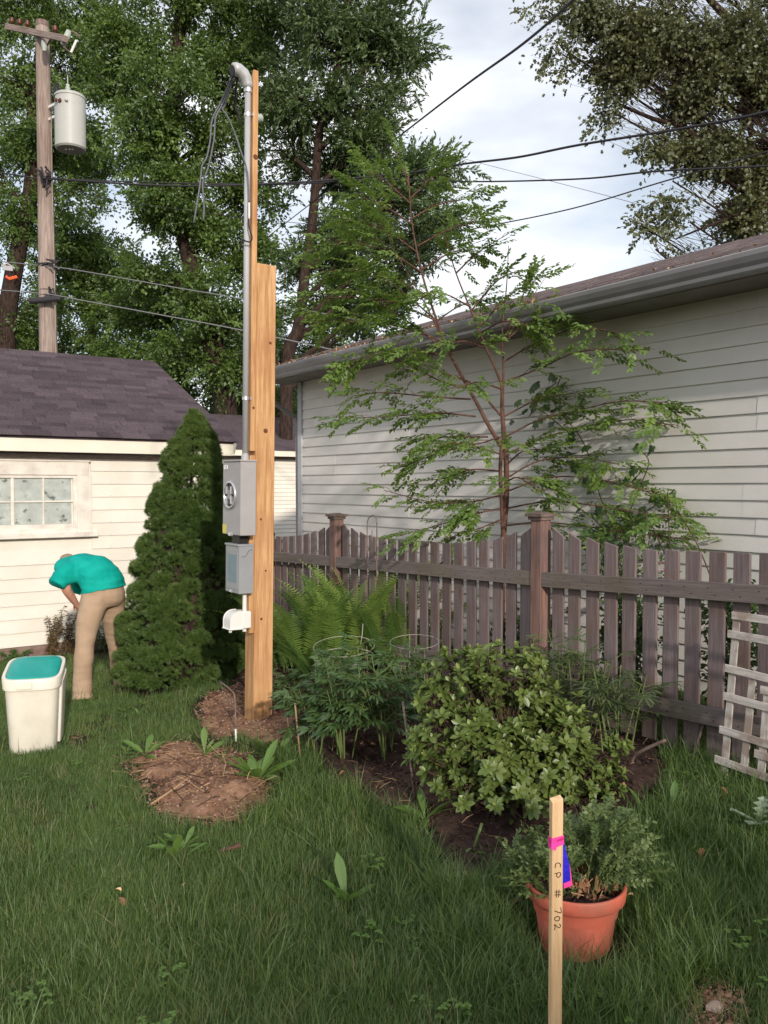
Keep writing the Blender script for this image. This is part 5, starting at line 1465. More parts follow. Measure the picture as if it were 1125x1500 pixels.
rods('garden_hook', 'slim dark iron shepherd hook standing against the fence above the ferns', 'plant hook',
     [(spline([Vector((k_(538, 960).x, k_(538, 960).y, gv(3.7, 6))), k_(538, 880), k_(538, 800), k_(538, 768), k_(541, 758), k_(546, 755), k_(551, 759), k_(552, 775), k_(552, 800), k_(552, 880)], 5), .0045), ([k_(545, 777), k_(545, 800), k_(539, 806)], .004)], M_rust)
def stick(label, p0, p1, Y, r, m, cat='stick', name='garden_stake', grp=None, dY=0.0, r1=None):
    a = gat(*p0); Y = float(np.dot([a.x, a.y], fwd)); b = at(p1[0], p1[1], Y + dY)
    a.z -= .02
    mb = MB(); mb.tube([Vector((0, 0, 0)), (b - a)*.5 + Vector((rnd(-.003, .003),)*3), b - a], [r, r, r1 or r], 7)
    o = obj(name, mb.mesh(name, m, smooth=True)); o.location = a; tag(o, label, cat, grp); return o
stick('pale green bamboo cane standing left of the peony clump', (441, 1120), (432, 1030), 5, .0055, M_straw, dY=.05)
stick('thin reed stub beside the bamboo cane in the bare dirt', (426, 1082), (421, 1050), 5, .004, M_straw, dY=.02)
stick('grey rusted rod standing in front of the rhododendron left side', (609, 1176), (590, 1027), 5, .0062, M_rust, dY=.15, cat='rod', name='metal_rod')
stick('cut grey-green stick leaning out of the soil beneath the rhododendron', (690, 1250), (706, 1206), 4, .0065, M_stem, dY=.0)
stick('pale tipped marker stub in the dirt before the timber post', (346, 1086), (345, 1068), 5, .006, M_white, cat='marker', name='marker_stub')
w0 = gat(345, 1070)
rods('bent_wire', 'bent dark wire rising from the dirt in front of the spruce', 'wire', [(spline([at(345, 1070, 5.62), at(344, 1022, 5.66), at(337, 1010, 5.7), at(322, 998, 5.8)], 4), .005), (spline([at(352, 1047, 5.75), at(338, 1030, 5.8), at(327, 1012, 5.9), at(322, 1000, 6.0)], 4), .003)], M_rust, base=tuple(w0))
rods('metal_pipe', 'bent grey pipe poking up beside the rhododendron right side', 'pipe', [(spline([gat(918, 1188), at(921, 1150, 4.25), at(927, 1112, 4.25), at(940, 1100, 4.2), at(975, 1084, 4.1)], 5), .008)], M_rust)
stick('dark rod leaning on the lower fence rail', (1008, 1128), (1034, 1046), 4, .007, M_rust, cat='rod', name='metal_rod', dY=.15)

# ================================================================ RHODODENDRON
rb_ = gat(770, 1205); RYd = float(np.dot([rb_.x, rb_.y], fwd))
rc = at(765, 1060, RYd + .12)
rho = thing('rhododendron', 'broad rhododendron bush with whorls of glossy light green leaves before the fence', 'bush', (rc.x, rc.y, gv(rc.x, rc.y)))
ro = Vector(rho.location)
RLEAF = [0, .62, .95, 1.0, .72, 0]
vs, fs = leaf_geo(.056, .024, fold=.18, bend=.10, shape=RLEAF)
rl = [MB().add(*leaf_geo(.054*s_, .0255*s_, fold=f_, bend=b_, shape=RLEAF)).mesh('leaf', L_rhodo) for s_, f_, b_ in ((1, .18, .1), (.85, .25, .18), (1.12, .12, .05))]
rly = [MB().add(*leaf_geo(.043*s_, .023*s_, fold=f_, bend=b_, shape=RLEAF)).mesh('leaf', L_rhodoy) for s_, f_, b_ in ((1, .25, .0), (.85, .3, .08))]
# outline of the crown as overlapping domes in the photograph
domes = [(690, 990, 60), (660, 965, 45), (740, 965, 55), (620, 1000, 30), (650, 1060, 55), (625, 1075, 30), (700, 1090, 70), (690, 1150, 45), (640, 1100, 35), (770, 1050, 70), (800, 1000, 40), (760, 1120, 65), (730, 1165, 35), (820, 1090, 60), (870, 1110, 42), (845, 1050, 40), (900, 1085, 28), (850, 1150, 32), (800, 1165, 30), (780, 950, 26), (665, 1185, 22), (885, 1130, 28), (820, 1025, 35), (710, 945, 30), (600, 1060, 14), (750, 1010, 50)]
mb = MB(); whor = []
for (dx, dy, dr) in domes:
    hub = at(765 + (dx-765)*.92, dy + 16, RYd + .14 + rnd(-.12, .12)) - ro
    basep = Vector((rnd(-.12, .12), rnd(-.12, .12), 0))
    limb = bez(basep, (basep + hub)/2 + Vector((0, 0, -.08)), hub, 8)
    mb.tube(limb, [.007*(1 - .65*i/7) for i in range(8)], 5, cap=False)
    n = max(6, int(dr*dr/68))
    for k in range(n):
        v = Vector((random.gauss(0, 1), random.gauss(0, 1), random.gauss(0, 1)))
        v = v - f3*max(0, v.dot(f3))*.6
        v.normalize()
        R1 = dr*mpp*.62*1.0
        e_ = hub + v*R1*rnd(.55, 1.15)
        e_.z *= .93
        if e_.z < .10: e_.z = rnd(.08, .2)
        i0 = random.randint(3, 7); br = bez(limb[i0], (limb[i0] + e_)/2 + Vector((0, 0, -.02)), e_, 5)
        mb.tube(br, [.0028, .0025, .0022, .002, .0018], 4, cap=False)
        ax_ = (e_ - limb[i0]).normalized() + Vector((0, 0, .7)) - f3*.2
        whor.append((e_, ax_.normalized()))
obj('branches', mb.mesh('branches', M_twig, smooth=True), rho)
leaves = []
for (e_, ax_) in whor:
    a = ax_.orthogonal().normalized(); b = ax_.cross(a)
    n = random.randint(6, 8); ph = rnd(0, 6)
    bright = n3(e_ + ro, 3.0)
    for k in range(n):
        t = ph + 2*PI*k/n + rnd(-.2, .2); el = rnd(.1, .55)
        d = (a*math.cos(t) + b*math.sin(t))*math.cos(el) + ax_*math.sin(el)
        leaves.append((frame(e_ + ax_*rnd(-.012, .004), d, up=ax_, roll=rnd(-.3, .3), s=rnd(.62, 1.0)), 0))
    for k in range(random.choice((2, 3, 3, 4))):
        t = rnd(0, 6.3); el = rnd(.8, 1.35); d = (a*math.cos(t) + b*math.sin(t))*math.cos(el) + ax_*math.sin(el)
        leaves.append((frame(e_ + ax_*.004, d, up=(a*math.cos(t) + b*math.sin(t))*-1, s=rnd(.55, .85)), 1))
    for k in range(2):                             # older leaves further down the shoot
        t = rnd(0, 6.3); d = (a*math.cos(t) + b*math.sin(t)) - ax_*rnd(0, .5)
        leaves.append((frame(e_ - ax_*rnd(.02, .05), d, up=ax_, roll=rnd(-.5, .5), s=rnd(.6, 1.0)), 0))
print('rhodo leaves', len(leaves))
# the 298 leaves standing nearest to the viewer are objects, the rest one mesh
leaves.sort(key=lambda l: (l[0].translation).dot(f3) - .35*l[0].translation.z)
for M, y in leaves[:298]:
    o = obj('leaf', random.choice(rly if y else rl), rho); o.matrix_local = M
def rest(leaves, name, parent, geo0, geo1, m0, m1):
    mb = MB()
    for M, y in leaves:
        mb.m = 1 if y else 0
        g_ = geo1 if y else geo0
        mb.add([M @ Vector(v) for v in g_[0]], g_[1])
    o = obj(name, mb.mesh(name, m0, m1), parent); o['kind'] = 'stuff'; return o
rest(leaves[298:], 'leaf', rho, leaf_geo(.054, .0255, fold=.18, bend=.1, shape=RLEAF), leaf_geo(.043, .023, fold=.25, bend=0, shape=RLEAF), L_rhodo, L_rhodoy)

# ================================================================ PEONIES: divided dark leaves on stems
def comp_leaf(m, s=1.0, n=9, ll=.075, lw=.020):
    mb = MB(); L_ = .12*s
    mb.m = 1; mb.tube([(0, 0, 0), (L_*.6, 0, .01), (L_, 0, 0)], [.0022, .0016, .001], 3, cap=False); mb.m = 0
    sets = [(L_, 0, 1.1), (L_, .5, .95), (L_, -.5, .95), (L_*.62, .85, .95), (L_*.62, -.85, .95), (L_*.62, 1.35, .75), (L_*.62, -1.35, .75), (L_*.8, .7, .6), (L_*.8, -.7, .6)][:n]
    for x, a, q in sets:
        vs, fs = leaf_geo(ll*s*q*rnd(.85, 1.1), lw*s*q, fold=.25, bend=rnd(.15, .45), shape=[0, .8, 1, .6, 0])
        place_geo(mb, vs, fs, frame((x, 0, 0), (math.cos(a), math.sin(a), rnd(-.1, .2)), roll=rnd(-.3, .3)))
    return mb.mesh('leaf', m, M_stem)
cl = [comp_leaf(L_peony, rnd(.9, 1.2)) for _ in range(5)]
cl2 = [comp_leaf(L_lance, rnd(.85, 1.1), 9, .085, .011) for _ in range(4)]
def leafy(name, label, px, py, H, R, nst, nlf, ms, cat='plant', grp=None, z0=.35, up=.25, sc=(.8, 1.25), base=None):
    b = base or gat(px, py); t = thing(name, label, cat, tuple(b), 0, grp)
    stm = []
    for i in range(nst):
        a = rnd(0, 6.3); r = rnd(.0, R*.35); top = Vector((math.cos(a)*R*rnd(.2, .9), math.sin(a)*R*rnd(.2, .9), H*rnd(.7, 1.0)))
        s0 = Vector((r*math.cos(a), r*math.sin(a), -.02)); P = bez(s0, (s0 + top)/2 + Vector((0, 0, .06)), top, 7)
        mb = MB(); mb.tube(P, [.0055, .005, .0045, .004, .0035, .003, .002], 5, cap=False); obj('stem', mb.mesh('stem', M_stem, smooth=True), t)
        stm.append(P)
    for k in range(nlf):
        P = random.choice(stm); u = rnd(z0, 1); i = min(5, int(u*6)); p = P[i].lerp(P[i+1], u*6-i)
        a = rnd(0, 6.3); d = Vector((math.cos(a), math.sin(a), rnd(-.1, up*2)))
        o = obj('leaf', random.choice(ms), t); o.matrix_local = frame(p + d*.01, d, roll=rnd(-.4, .4), s=rnd(*sc))
    return t
leafy('peony_plant', 'dark green peony clump nearest the bamboo cane', 468, 1105, .42, .24, 7, 58, cl, grp='peony clumps in front of the ferns')
leafy('peony_plant', 'dark green peony clump with bare pale stems in front of the wire hoop', 505, 1115, .56, .27, 9, 80, cl, grp='peony clumps in front of the ferns')
leafy('peony_plant', 'dark green peony clump behind the grey rusted rod', 572, 1108, .56, .28, 9, 80, cl, grp='peony clumps in front of the ferns')
leafy('peony_plant', 'low peony clump beside the foot of the timber post', 425, 1035, .22, .20, 5, 34, cl, grp='peony clumps in front of the ferns')
leafy('peony_plant', 'peony clump tucked below the right-hand fern', 530, 1055, .50, .30, 8, 66, cl, grp='peony clumps in front of the ferns')
leafy('peony_plant', 'peony clump between ferns and rhododendron top', 610, 1045, .46, .26, 8, 56, cl, grp='peony clumps in front of the ferns')
leafy('lance_leaf_plant', 'feathery narrow-leafed plant behind the rhododendron against the pickets', 850, 1085, .62, .26, 9, 80, cl2, grp='narrow-leafed plants by the fence')
leafy('lance_leaf_plant', 'narrow-leafed plant right of the rhododendron before the lower rail', 905, 1105, .50, .22, 8, 60, cl2, grp='narrow-leafed plants by the fence')
leafy('lance_leaf_plant', 'narrow-leafed plant squeezed behind the fence post foot', 810, 1080, .60, .2, 6, 40, cl2, grp='narrow-leafed plants by the fence')

# ---- spiky spent plants and greenery at the cream wall
def spike_leaf():
    mb = MB(); vs, fs = leaf_geo(.06, .014, fold=.2, bend=.3); mb.add(vs, fs); return mb.mesh('leaf', L_red)
def spikes(label, px, py, H, n, R, m, Yw=None):
    b = on_y(px, py, WY - .18); b.z = gv(b.x, b.y); t = thing('tall_perennial', label, 'plant', tuple(b), 0, 'perennials along the cream wall')
    for i in range(n):
        top = Vector((rnd(-R, R), rnd(-.12, .12), H*rnd(.6, 1))); P = bez((rnd(-.1, .1), rnd(-.06, .06), -.02), (top.x*.3, top.y*.3, top.z*.6), top, 9)
        mb = MB(); mb.tube(P, [.006, .0055, .005, .0045, .004, .004, .003, .003, .002], 4, cap=False)
        for j in range(64):
            u = rnd(.12, 1); k = min(7, int(u*8)); p = P[k].lerp(P[k+1], u*8-k); a = rnd(0, 6.3)
            vs, fs = leaf_geo(.075*rnd(.6, 1.1)*(1.25 - .6*u), .015, fold=.3, bend=.5, shape=[0, 1, 0]); place_geo(mb, vs, fs, frame(p, (math.cos(a), math.sin(a), rnd(-.2, .8)), roll=rnd(-1, 1)))
        obj('stalk', mb.mesh('stalk', m), t)
spikes('reddish leggy perennial left of the bending person against the cream wall', 78, 945, .60, 7, .20, L_red)
spikes('brown tipped perennial close to the person\'s arm at the cream wall', 100, 950, .58, 6, .18, L_red)
spikes('green perennial visible between the bending person\'s legs', 150, 955, .52, 8, .26, L_lance)
spikes('green fern-like perennial just behind the spruce\'s left side', 172, 965, .45, 7, .22, L_fernd)
spikes('low green perennial behind the white bin', 20, 965, .16, 5, .2, L_fernd)

# ================================================================ HOSTA with cream edges, at the right of the post foot
hb = gat(408, 985)
hs_ = thing('hosta', 'small variegated hosta with cream leaf edges at the right of the timber post', 'plant', tuple(hb))
def hleaf(s=.12):
    mb = MB()
    sh = [0, .7, 1, .95, .6, 0]
    vs, fs = leaf_geo(s, s*.55, fold=.3, bend=.35, shape=sh); mb.m = 1; mb.add(vs, fs)
    vs2 = [(x*.94 + .002, y*.68, z + .0015) for x, y, z in vs]; mb.m = 0; mb.add(vs2, fs)
    return mb.mesh('leaf', L_hosta, L_hostaw)
hl = [hleaf(.11), hleaf(.13)]
for i in range(9):
    a = rnd(0, 6.3); d = Vector((math.cos(a), math.sin(a), rnd(.1, .9))); o = obj('leaf', random.choice(hl), hs_); o.matrix_local = frame(d*.05 + Vector((0, 0, .08 + .03*i/2)), d)
mb = MB(); mb.tube(spline([(0, 0, 0), (.03, 0, .12), (.03, -.02, .22), (-.02, -.02, .30)], 4), .003, 5); obj('flower_stalk', mb.mesh('flower_stalk', M_rust), hs_)

# ================================================================ WEEDS in lawn and mound (rosettes of broad leaves)
def wleaf(l, w, bend=.25):
    vs, fs = leaf_geo(l, w, fold=.2, bend=bend, shape=[0, .25, .55, .8, 1, .75, 0]); return MB().add(vs, fs).mesh('leaf', L_weed)
wl = [wleaf(.12, .026), wleaf(.10, .030), wleaf(.14, .032, .1), wleaf(.09, .020, .4)]
def weed(label, px, py, n, s=1.0, up=.9, hz=.0, grp='weeds'):
    b = gat(px, py); b.z += hz; t = thing('broadleaf_weed', label, 'weed', tuple(b), 0, None)
    for i in range(n):
        a = 2*PI*i/n + rnd(-.4, .4); d = Vector((math.cos(a), math.sin(a), rnd(.35, up*1.6))); o = obj('leaf', random.choice(wl), t); o.matrix_local = frame((0, 0, -.005), d, roll=rnd(-.4, .4), s=s*rnd(.7, 1.15))
    return t
weed('leafy weed clump at the right shoulder of the dirt mound', 378, 1150, 24, 1.6, 1.2, .03)
weed('weed with upright pale leaves between mound and bamboo cane', 405, 1112, 10, 1.6, 1.3, .01)
weed('bright weed seedling on the back slope of the dirt mound', 300, 1122, 9, 1.1, 1.3, .07)
weed('yellowish weed sprawled at the left end of the dirt mound', 212, 1118, 16, 1.3, .6, .05)
weed('small weed at the rear left corner of the dirt mound', 185, 1108, 6, .8, .9, .02)
weed('small weed in the centre of the dirt mound', 325, 1130, 6, .7, .7, .07)
weed('upright weed in the lawn just below the dirt mound', 258, 1262, 7, 1.3, 1.8)
weed('star shaped weed in the lawn left of the reddish wood chip', 268, 1252, 10, 1.1, .8, .03)
weed('large flat leafed weed on the dark bed edge left of the cut stick', 622, 1202, 8, 1.5, .65, .01)
weed('pale two leafed weed in the lawn below the bed', 508, 1325, 5, 1.3, 1.8)
weed('weed with a broad leaf at the foot of the rhododendron left of the survey stake', 752, 1205, 5, 1.0, .6, .02)
weed('weed stem with one upright leaf just behind the flower pot', 890, 1178, 4, 1.1, 2.2, .02)
weed('weed tuft between the flower pot and the bent grey pipe', 945, 1190, 8, 1.0, 1.3)
weed('bright weed cluster in the grass right of the bent grey pipe', 985, 1190, 9, 1.0, 1.2)
weed('weed at the left rim of the flower pot', 783, 1262, 6, 1.1, 2.0)
weed('tiny weed in the middle of the dark soil', 672, 1258, 5, .45, .6, .01)
weed('little weed near the lower tip of the dark soil', 655, 1282, 5, .45, .6, .01)
weed('small clover like weed beside the cut stick', 720, 1255, 7, .5, .6, .01)
weed('weed sprig in the far lawn near the spruce', 240, 1030, 6, .8, 1.2)
weed('weed sprig on the lawn between spruce and dirt mound', 205, 1050, 6, .7, 1.0)
# silver lobed leaf at the right edge
sv = gat(1112, 1225); sl_t = thing('silver_weed', 'silvery lobed leaf plant in the grass at the right edge', 'weed', tuple(sv))
mb = MB()
pts = []
for i, (x, w) in enumerate([(0, .004), (.03, .008), (.045, .030), (.055, .010), (.075, .038), (.088, .012), (.105, .040), (.120, .014), (.135, .026), (.150, .0)]):
    pts.append((x, w))
vs = []; fs = []
for x, w in pts: vs += [(x, -w, .01), (x, 0, 0), (x, w, .01)]
for i in range(len(pts)-1): a = 3*i; fs += [(a, a+3, a+4, a+1), (a+1, a+4, a+5, a+2)]
slm = mb.add(vs, fs).mesh('leaf', L_silver)
for a, e_ in ((2.6, .5), (3.4, .3), (.4, .6), (4.6, .5)):
    o = obj('leaf', slm, sl_t); o.matrix_local = frame((0, 0, .05), (math.cos(a), math.sin(a), e_), s=.95)

# ================================================================ greenery behind the fence
P_wild = [proto('wild_clump', clump_mesh('wild_clump', L_vine, 16, .12, .06, .03)) for _ in range(3)]
def shrub(name, label, x, y, H, R, n, cat='bush'):
    t = thing(name, label, cat, (x, y, gv(x, y)))
    mb = MB(); P = []; D = []
    for k in range(9):
        a = rnd(0, 6.3); e_ = Vector((R*.8*math.cos(a)*rnd(.3, 1), R*math.sin(a)*rnd(.3, 1), H*rnd(.6, 1))); br = bez((0, 0, -.02), (e_.x*.3, e_.y*.3, e_.z*.6), e_, 6)
        mb.tube(br, [.006, .005, .004, .003, .003, .002], 4, cap=False)
        for j in range(n//9):
            u = rnd(.2, 1); i = min(4, int(u*5)); p = br[i].lerp(br[i+1], u*5-i) + rv(.08)
            if x + p.x > 4.9: continue
            P.append(tuple(p)); D.append(tuple(rv(1)))
    obj('twigs', mb.mesh('twigs', M_twig), t)
    scatter('foliage', P_wild, P, euler_from_dir(D), [rnd(.6, 1.1) for _ in P], t)
shrub('wild_shrub', 'wild green shrub behind the pickets right of the reddish fence post', 4.40, 3.55, 1.15, .34, 150)
shrub('wild_shrub', 'low green shrub behind the pickets beside the pink blossoms', 4.35, 2.75, .9, .3, 110)
shrub('wild_shrub', 'low weedy shrub behind the fence near the lattice panel', 4.3, 2.0, .6, .3, 90)
shrub('wild_shrub', 'dark low shrub behind the fence below the young tree', 4.45, 4.6, .55, .35, 90)
pk = on_x(971, 838, 4.25); pf = thing('pink_flower', 'pink blossom glimpsed between pickets behind the fence', 'flower', (pk.x, pk.y, gv(pk.x, pk.y)))
mb = MB(); mb.tube([(0, 0, 0), (.02, 0, pk.z - pf.location.z)], .004, 4); obj('stem', mb.mesh('stem', M_stem), pf)
pm_ = MB().add(*leaf_geo(.035, .03, fold=.3, bend=.2, shape=[0, .8, 1, .7, 0])).mesh('petal', L_petal)
for hz in (0, -.05, .045):
    for k in range(9):
        a = 2*PI*k/9; o = obj('petal', pm_, pf); o.matrix_local = frame((.02, hz*.3, pk.z - pf.location.z + hz), (math.cos(a), math.sin(a), rnd(.1, .8)))
for lab, pts in (('bare dark whip shoot rising behind the pickets, leaning left', [(985, 862), (960, 780), (938, 745)]), ('bare dark upright shoot behind the pickets right of the vine', [(984, 900), (981, 800), (978, 720)]), ('bare dark shoot slanting behind the pickets near the far right seam', [(1052, 900), (1028, 812), (993, 748)])):
    P = [on_x(a, b, 4.45) for a, b in pts]; b0_ = Vector((P[0].x, P[0].y, gv(P[0].x, P[0].y)))
    rods('bare_shoot', lab, 'twig', [(spline([b0_] + P, 5), .004)], M_twig)
# brush pile glimpsed beyond the fence
bpz = on_x(410, 778, 5.0)
bt = thing('brush_pile', 'small rust-brown brush pile just beyond the far fence pickets', 'brush pile', (4.65, 9.6, gv(4.65, 9.6)))
zz_ = at(415, 778, float(np.dot([4.65, 9.6], fwd))).z - bt.location.z
for k in range(9):
    mb = MB(); a = Vector((rnd(-.3, .15), rnd(-.3, .3), zz_ - rnd(.02, .25))); mb.tube([a, a + Vector((.28, rnd(-.1, .1), rnd(-.02, .08)))], .03, 6); obj('branch', mb.mesh('branch', M_bark2), bt)
mb = MB(); mb.box((-.25, -.2, -.05), (.3, .25, zz_ - .1)); obj('crate', mb.mesh('crate', M_bark2), bt)
# ================================================================ WHITE BIN with sloping teal lid
def ring_pts(w, d, z0, zs, n=40, p=5.0, cx=0, cy=0):
    """rounded rectangle ring; z rises by zs from front (-y) to back"""
    out = []
    for k in range(n):
        t = 2*PI*(k + .5)/n; c, s = math.cos(t), math.sin(t)
        x = w/2*math.copysign(abs(c)**(2/p), c); y = d/2*math.copysign(abs(s)**(2/p), s)
        out.append(Vector((cx + x, cy + y, z0 + zs*(y/d + .5))))
    return out
def rings(mb, rs, cap0=True, cap1=True):
    n = len(rs[0]); vs = [v for r in rs for v in r]
    fs = []
    for i in range(len(rs)-1):
        for k in range(n):
            k2 = (k+1) % n; fs.append((i*n+k, i*n+k2, (i+1)*n+k2, (i+1)*n+k))
    if cap0: fs.append(tuple(reversed(range(n))))
    if cap1: fs.append(tuple(range((len(rs)-1)*n, len(rs)*n)))
    return mb.add(vs, fs)
bf = gat(52, 1104)
bc = Vector((bf.x, bf.y, 0)) + f3*.16 - r3*.065
bc.z = gv(bc.x, bc.y) - .012
bin_ = thing('waste_bin', 'ivory plastic bin with sloping teal lid standing on the lawn before the cream garage', 'bin', tuple(bc), -YAW + R_(15))
mb = MB(); rings(mb, [ring_pts(.315, .30, 0, 0), ring_pts(.33, .315, .012, 0), ring_pts(.385, .385, .425, .055)])
obj('body', mb.mesh('body', M_binw, smooth=True), bin_).modifiers.new('e', 'EDGE_SPLIT').split_angle = R_(50)
mb = MB(); rings(mb, [ring_pts(.388, .388, .412, .055), ring_pts(.412, .412, .412, .055), ring_pts(.420, .420, .470, .066), ring_pts(.414, .414, .478, .066), ring_pts(.375, .375, .480, .066), ring_pts(.368, .368, .470, .066)], True, False)
obj('rim', mb.mesh('rim', M_binw, smooth=True), bin_).modifiers.new('e', 'EDGE_SPLIT').split_angle = R_(50)
mb = MB(); rings(mb, [ring_pts(.366, .366, .460, .066), ring_pts(.366, .366, .474, .066), ring_pts(.358, .358, .482, .066), ring_pts(.34, .34, .486, .067), ring_pts(.2, .2, .490, .067)])
obj('lid', mb.mesh('lid', M_teal, smooth=True), bin_).modifiers.new('e', 'EDGE_SPLIT').split_angle = R_(60)
mb = MB(); rings(mb, [ring_pts(.035, .20, .06, 0, cx=.172, cy=.02), ring_pts(.05, .24, .44, .03, cx=.19, cy=.02)])
obj('side_grip', mb.mesh('side_grip', M_binw, smooth=True), bin_).modifiers.new('e', 'EDGE_SPLIT').split_angle = R_(50)
bin_.scale = (.85, 1, 1.03)
obj('front_notch', bev_box('front_notch', .11, .006, .045, .004, M_binw), bin_, (-.04, -.2125, .444))

# ================================================================ TERRACOTTA POT
pc = at(843, 1303, 2.99); pz = gv(pc.x, pc.y)
pot = thing('flower_pot', 'round terracotta coloured plastic pot with grey-green herbs behind the survey stake', 'pot', (pc.x, pc.y, pz - .02))
RP = .169; HP = CAMZ + (712 - 1297)/FPX*2.99 - (pz - .02)
mb = MB(); mb.lathe([(.118, -.05), (.122, 0), (.128, .04), (RP - .022, HP - .052)], 48, cap=False)
mb.lathe([(.118, -.05), (.001, -.05)], 48, cap=False)
obj('body', mb.mesh('body', M_terra, smooth=True), pot)
mb = MB(); mb.lathe([(RP - .023, HP - .054), (RP - .002, HP - .052), (RP + .004, HP - .046), (RP + .008, HP - .006), (RP + .005, HP), (RP - .004, HP - .001), (RP - .008, HP - .008), (RP - .022, HP - .10)], 56, cap=False)
obj('rim', mb.mesh('rim', M_terra, smooth=True), pot)
n = 40; X = []; 
mb = MB(); vs = [(0, 0, HP - .045)]; fs = []
for r in (.05, .1, RP - .012):
    for k in range(n): t = 2*PI*k/n; vs.append((r*math.cos(t), r*math.sin(t), HP - .050 + .010*math.sin(7*t + r*90) + rnd(-.005, .005)))
fs += [(0, 1+k, 1+(k+1) % n) for k in range(n)]
for i in range(2): fs += [(1+i*n+k, 1+(i+1)*n+k, 1+(i+1)*n+(k+1) % n, 1+i*n+(k+1) % n) for k in range(n)]
obj('potting_soil', mb.add(vs, fs).mesh('potting_soil', M_bed, smooth=True), pot)
mb = MB(); mb.box((-.03, .07, HP - .045), (.03, .085, HP + .0)); obj('plant_label', mb.mesh('plant_label', M_terra), pot)
# crumpled dry leaves and stalks in the pot
dl = [MB().add(*leaf_geo(.04, .022, fold=f_, bend=b_, shape=[0, .8, 1, .6, 0])).mesh('dry_leaf', M_dleaf) for f_, b_ in ((.8, .9), (1.1, .4), (.5, 1.2))]
for k in range(46):
    a = rnd(-1.9, .7); r = rnd(0, .13)
    o = obj('dry_leaf', random.choice(dl), pot); o.matrix_local = frame((r*math.cos(a), r*math.sin(a), HP - .035 + rnd(0, .02)), rv(1) + Vector((0, 0, .2)), roll=rnd(0, 6))
for k in range(14):
    a = rnd(-2, 1); r = rnd(0, .11); p = Vector((r*math.cos(a), r*math.sin(a), HP - .03)); mb = MB(); mb.tube([p, p + Vector((rnd(-.05, .05), rnd(-.05, .05), rnd(.0, .05)))], .0015, 4); obj('dry_stalk', mb.mesh('dry_stalk', M_straw), pot)
herb = thing('potted_herb', 'grey-green bushy herb growing in and spilling over the terracotta pot', 'herb', (pc.x, pc.y, pz - .02 + HP - .045))
def herb_sprig():
    mb = MB(); mb.m = 1; mb.tube([(0, 0, 0), (.05, 0, .004), (.09, 0, .0)], [.0013, .001, .0006], 3, cap=False); mb.m = 0
    for i in range(13):
        x = .012 + .08*i/12; sd = 1 if i % 2 else -1
        vs, fs = leaf_geo(rnd(.014, .024), rnd(.010, .014), fold=.3, bend=.3, shape=[0, .85, 1, .6, 0]); place_geo(mb, vs, fs, frame((x, 0, .003), (.5, sd*rnd(.5, 1), rnd(-.2, .7)), roll=rnd(-.6, .6)))
    return mb.mesh('herb_sprig', L_sage, M_stem)
P_herb = [proto('herb_sprig', herb_sprig()) for _ in range(4)]
P = []; D = []
mb = MB()
hr = Vector((pc.x, pc.y, 0))
for k in range(76):
    a = rnd(0, 2*PI)
    outv = Vector((math.cos(a), math.sin(a), 0))
    front = outv.dot(-f3) > .45 and outv.dot(r3) > -.55
    if front and random.random() < .93: continue
    if outv.dot(r3) < -.3 and random.random() < .45: continue
    r0 = rnd(.03, .13); s0 = outv*r0
    reach = rnd(.03, .17); hgt = rnd(.03, .18) * (1.15 if outv.dot(r3) > 0 else .7)
    e_ = outv*(r0 + reach) + Vector((0, 0, hgt)) + r3*.02
    br = bez(s0, s0 + outv*reach*.35 + Vector((0, 0, hgt*1.1)), e_, 7)
    mb.tube(br, [.0022, .002, .0018, .0016, .0014, .001, .0008], 4, cap=False)
    for j in range(9):
        u = rnd(.15, 1); i = min(5, int(u*6)); p = br[i].lerp(br[i+1], u*6-i); P.append(tuple(p)); D.append(tuple((br[i+1]-br[i]).normalized()*.8 + rv(.8) + Vector((0, 0, .5))))
obj('stems', mb.mesh('stems', M_stem), herb)
scatter('foliage', P_herb, P, euler_from_dir(D, RNG.uniform(-1, 1, len(D))), [rnd(.7, 1.15) for _ in P], herb)
# same herb run wild beside the pot on the left
hw = gat(790, 1300)
hw2 = thing('wild_herb', 'loose grey-green herb growing in the ground at the left of the pot', 'herb', tuple(hw))
P = []; D = []
for k in range(130):
    p = Vector((rnd(-.11, .11), rnd(-.1, .12), 0)); p.z = rnd(.02, .21)*(1 - p.xy.length*3); P.append(tuple(p)); D.append(tuple(rv(.7) + Vector((0, 0, .7))))
mb = MB(); [mb.tube([(rnd(-.05, .05), rnd(-.05, .05), 0), (rnd(-.09, .09), rnd(-.08, .08), .17)], .0015, 4) for _ in range(14)]
obj('stems', mb.mesh('stems', M_stem), hw2); scatter('foliage', P_herb, P, euler_from_dir(D), [rnd(.6, 1.) for _ in P], hw2)

# ================================================================ PERSON bending over
def skin_mesh(name, V, E, m, sub=2, root=0):
    """V: list of (pos, radius or (rx, ry))"""
    me = bpy.data.meshes.new(name); me.from_pydata([tuple(v[0]) for v in V], E, [])
    o = bpy.data.objects.new(name, me); C.objects.link(o)
    sk = o.modifiers.new('skin', 'SKIN'); sk.use_smooth_shade = True; sk.branch_smoothing = .6
    me.skin_vertices.new() if not me.skin_vertices else None
    for i, v in enumerate(V):
        r = v[1]; me.skin_vertices[0].data[i].radius = (r, r) if not hasattr(r, '__len__') else r
        me.skin_vertices[0].data[i].use_root = (i == root)
    ss = o.modifiers.new('sub', 'SUBSURF'); ss.levels = sub; ss.render_levels = sub
    dg = bpy.context.evaluated_depsgraph_get(); dg.update()
    ev = o.evaluated_get(dg); out = bpy.data.meshes.new_from_object(ev)
    bpy.data.objects.remove(o); out.name = name
    out.materials.clear(); out.materials.append(m)
    out.polygons.foreach_set('use_smooth', [True]*len(out.polygons))
    return out
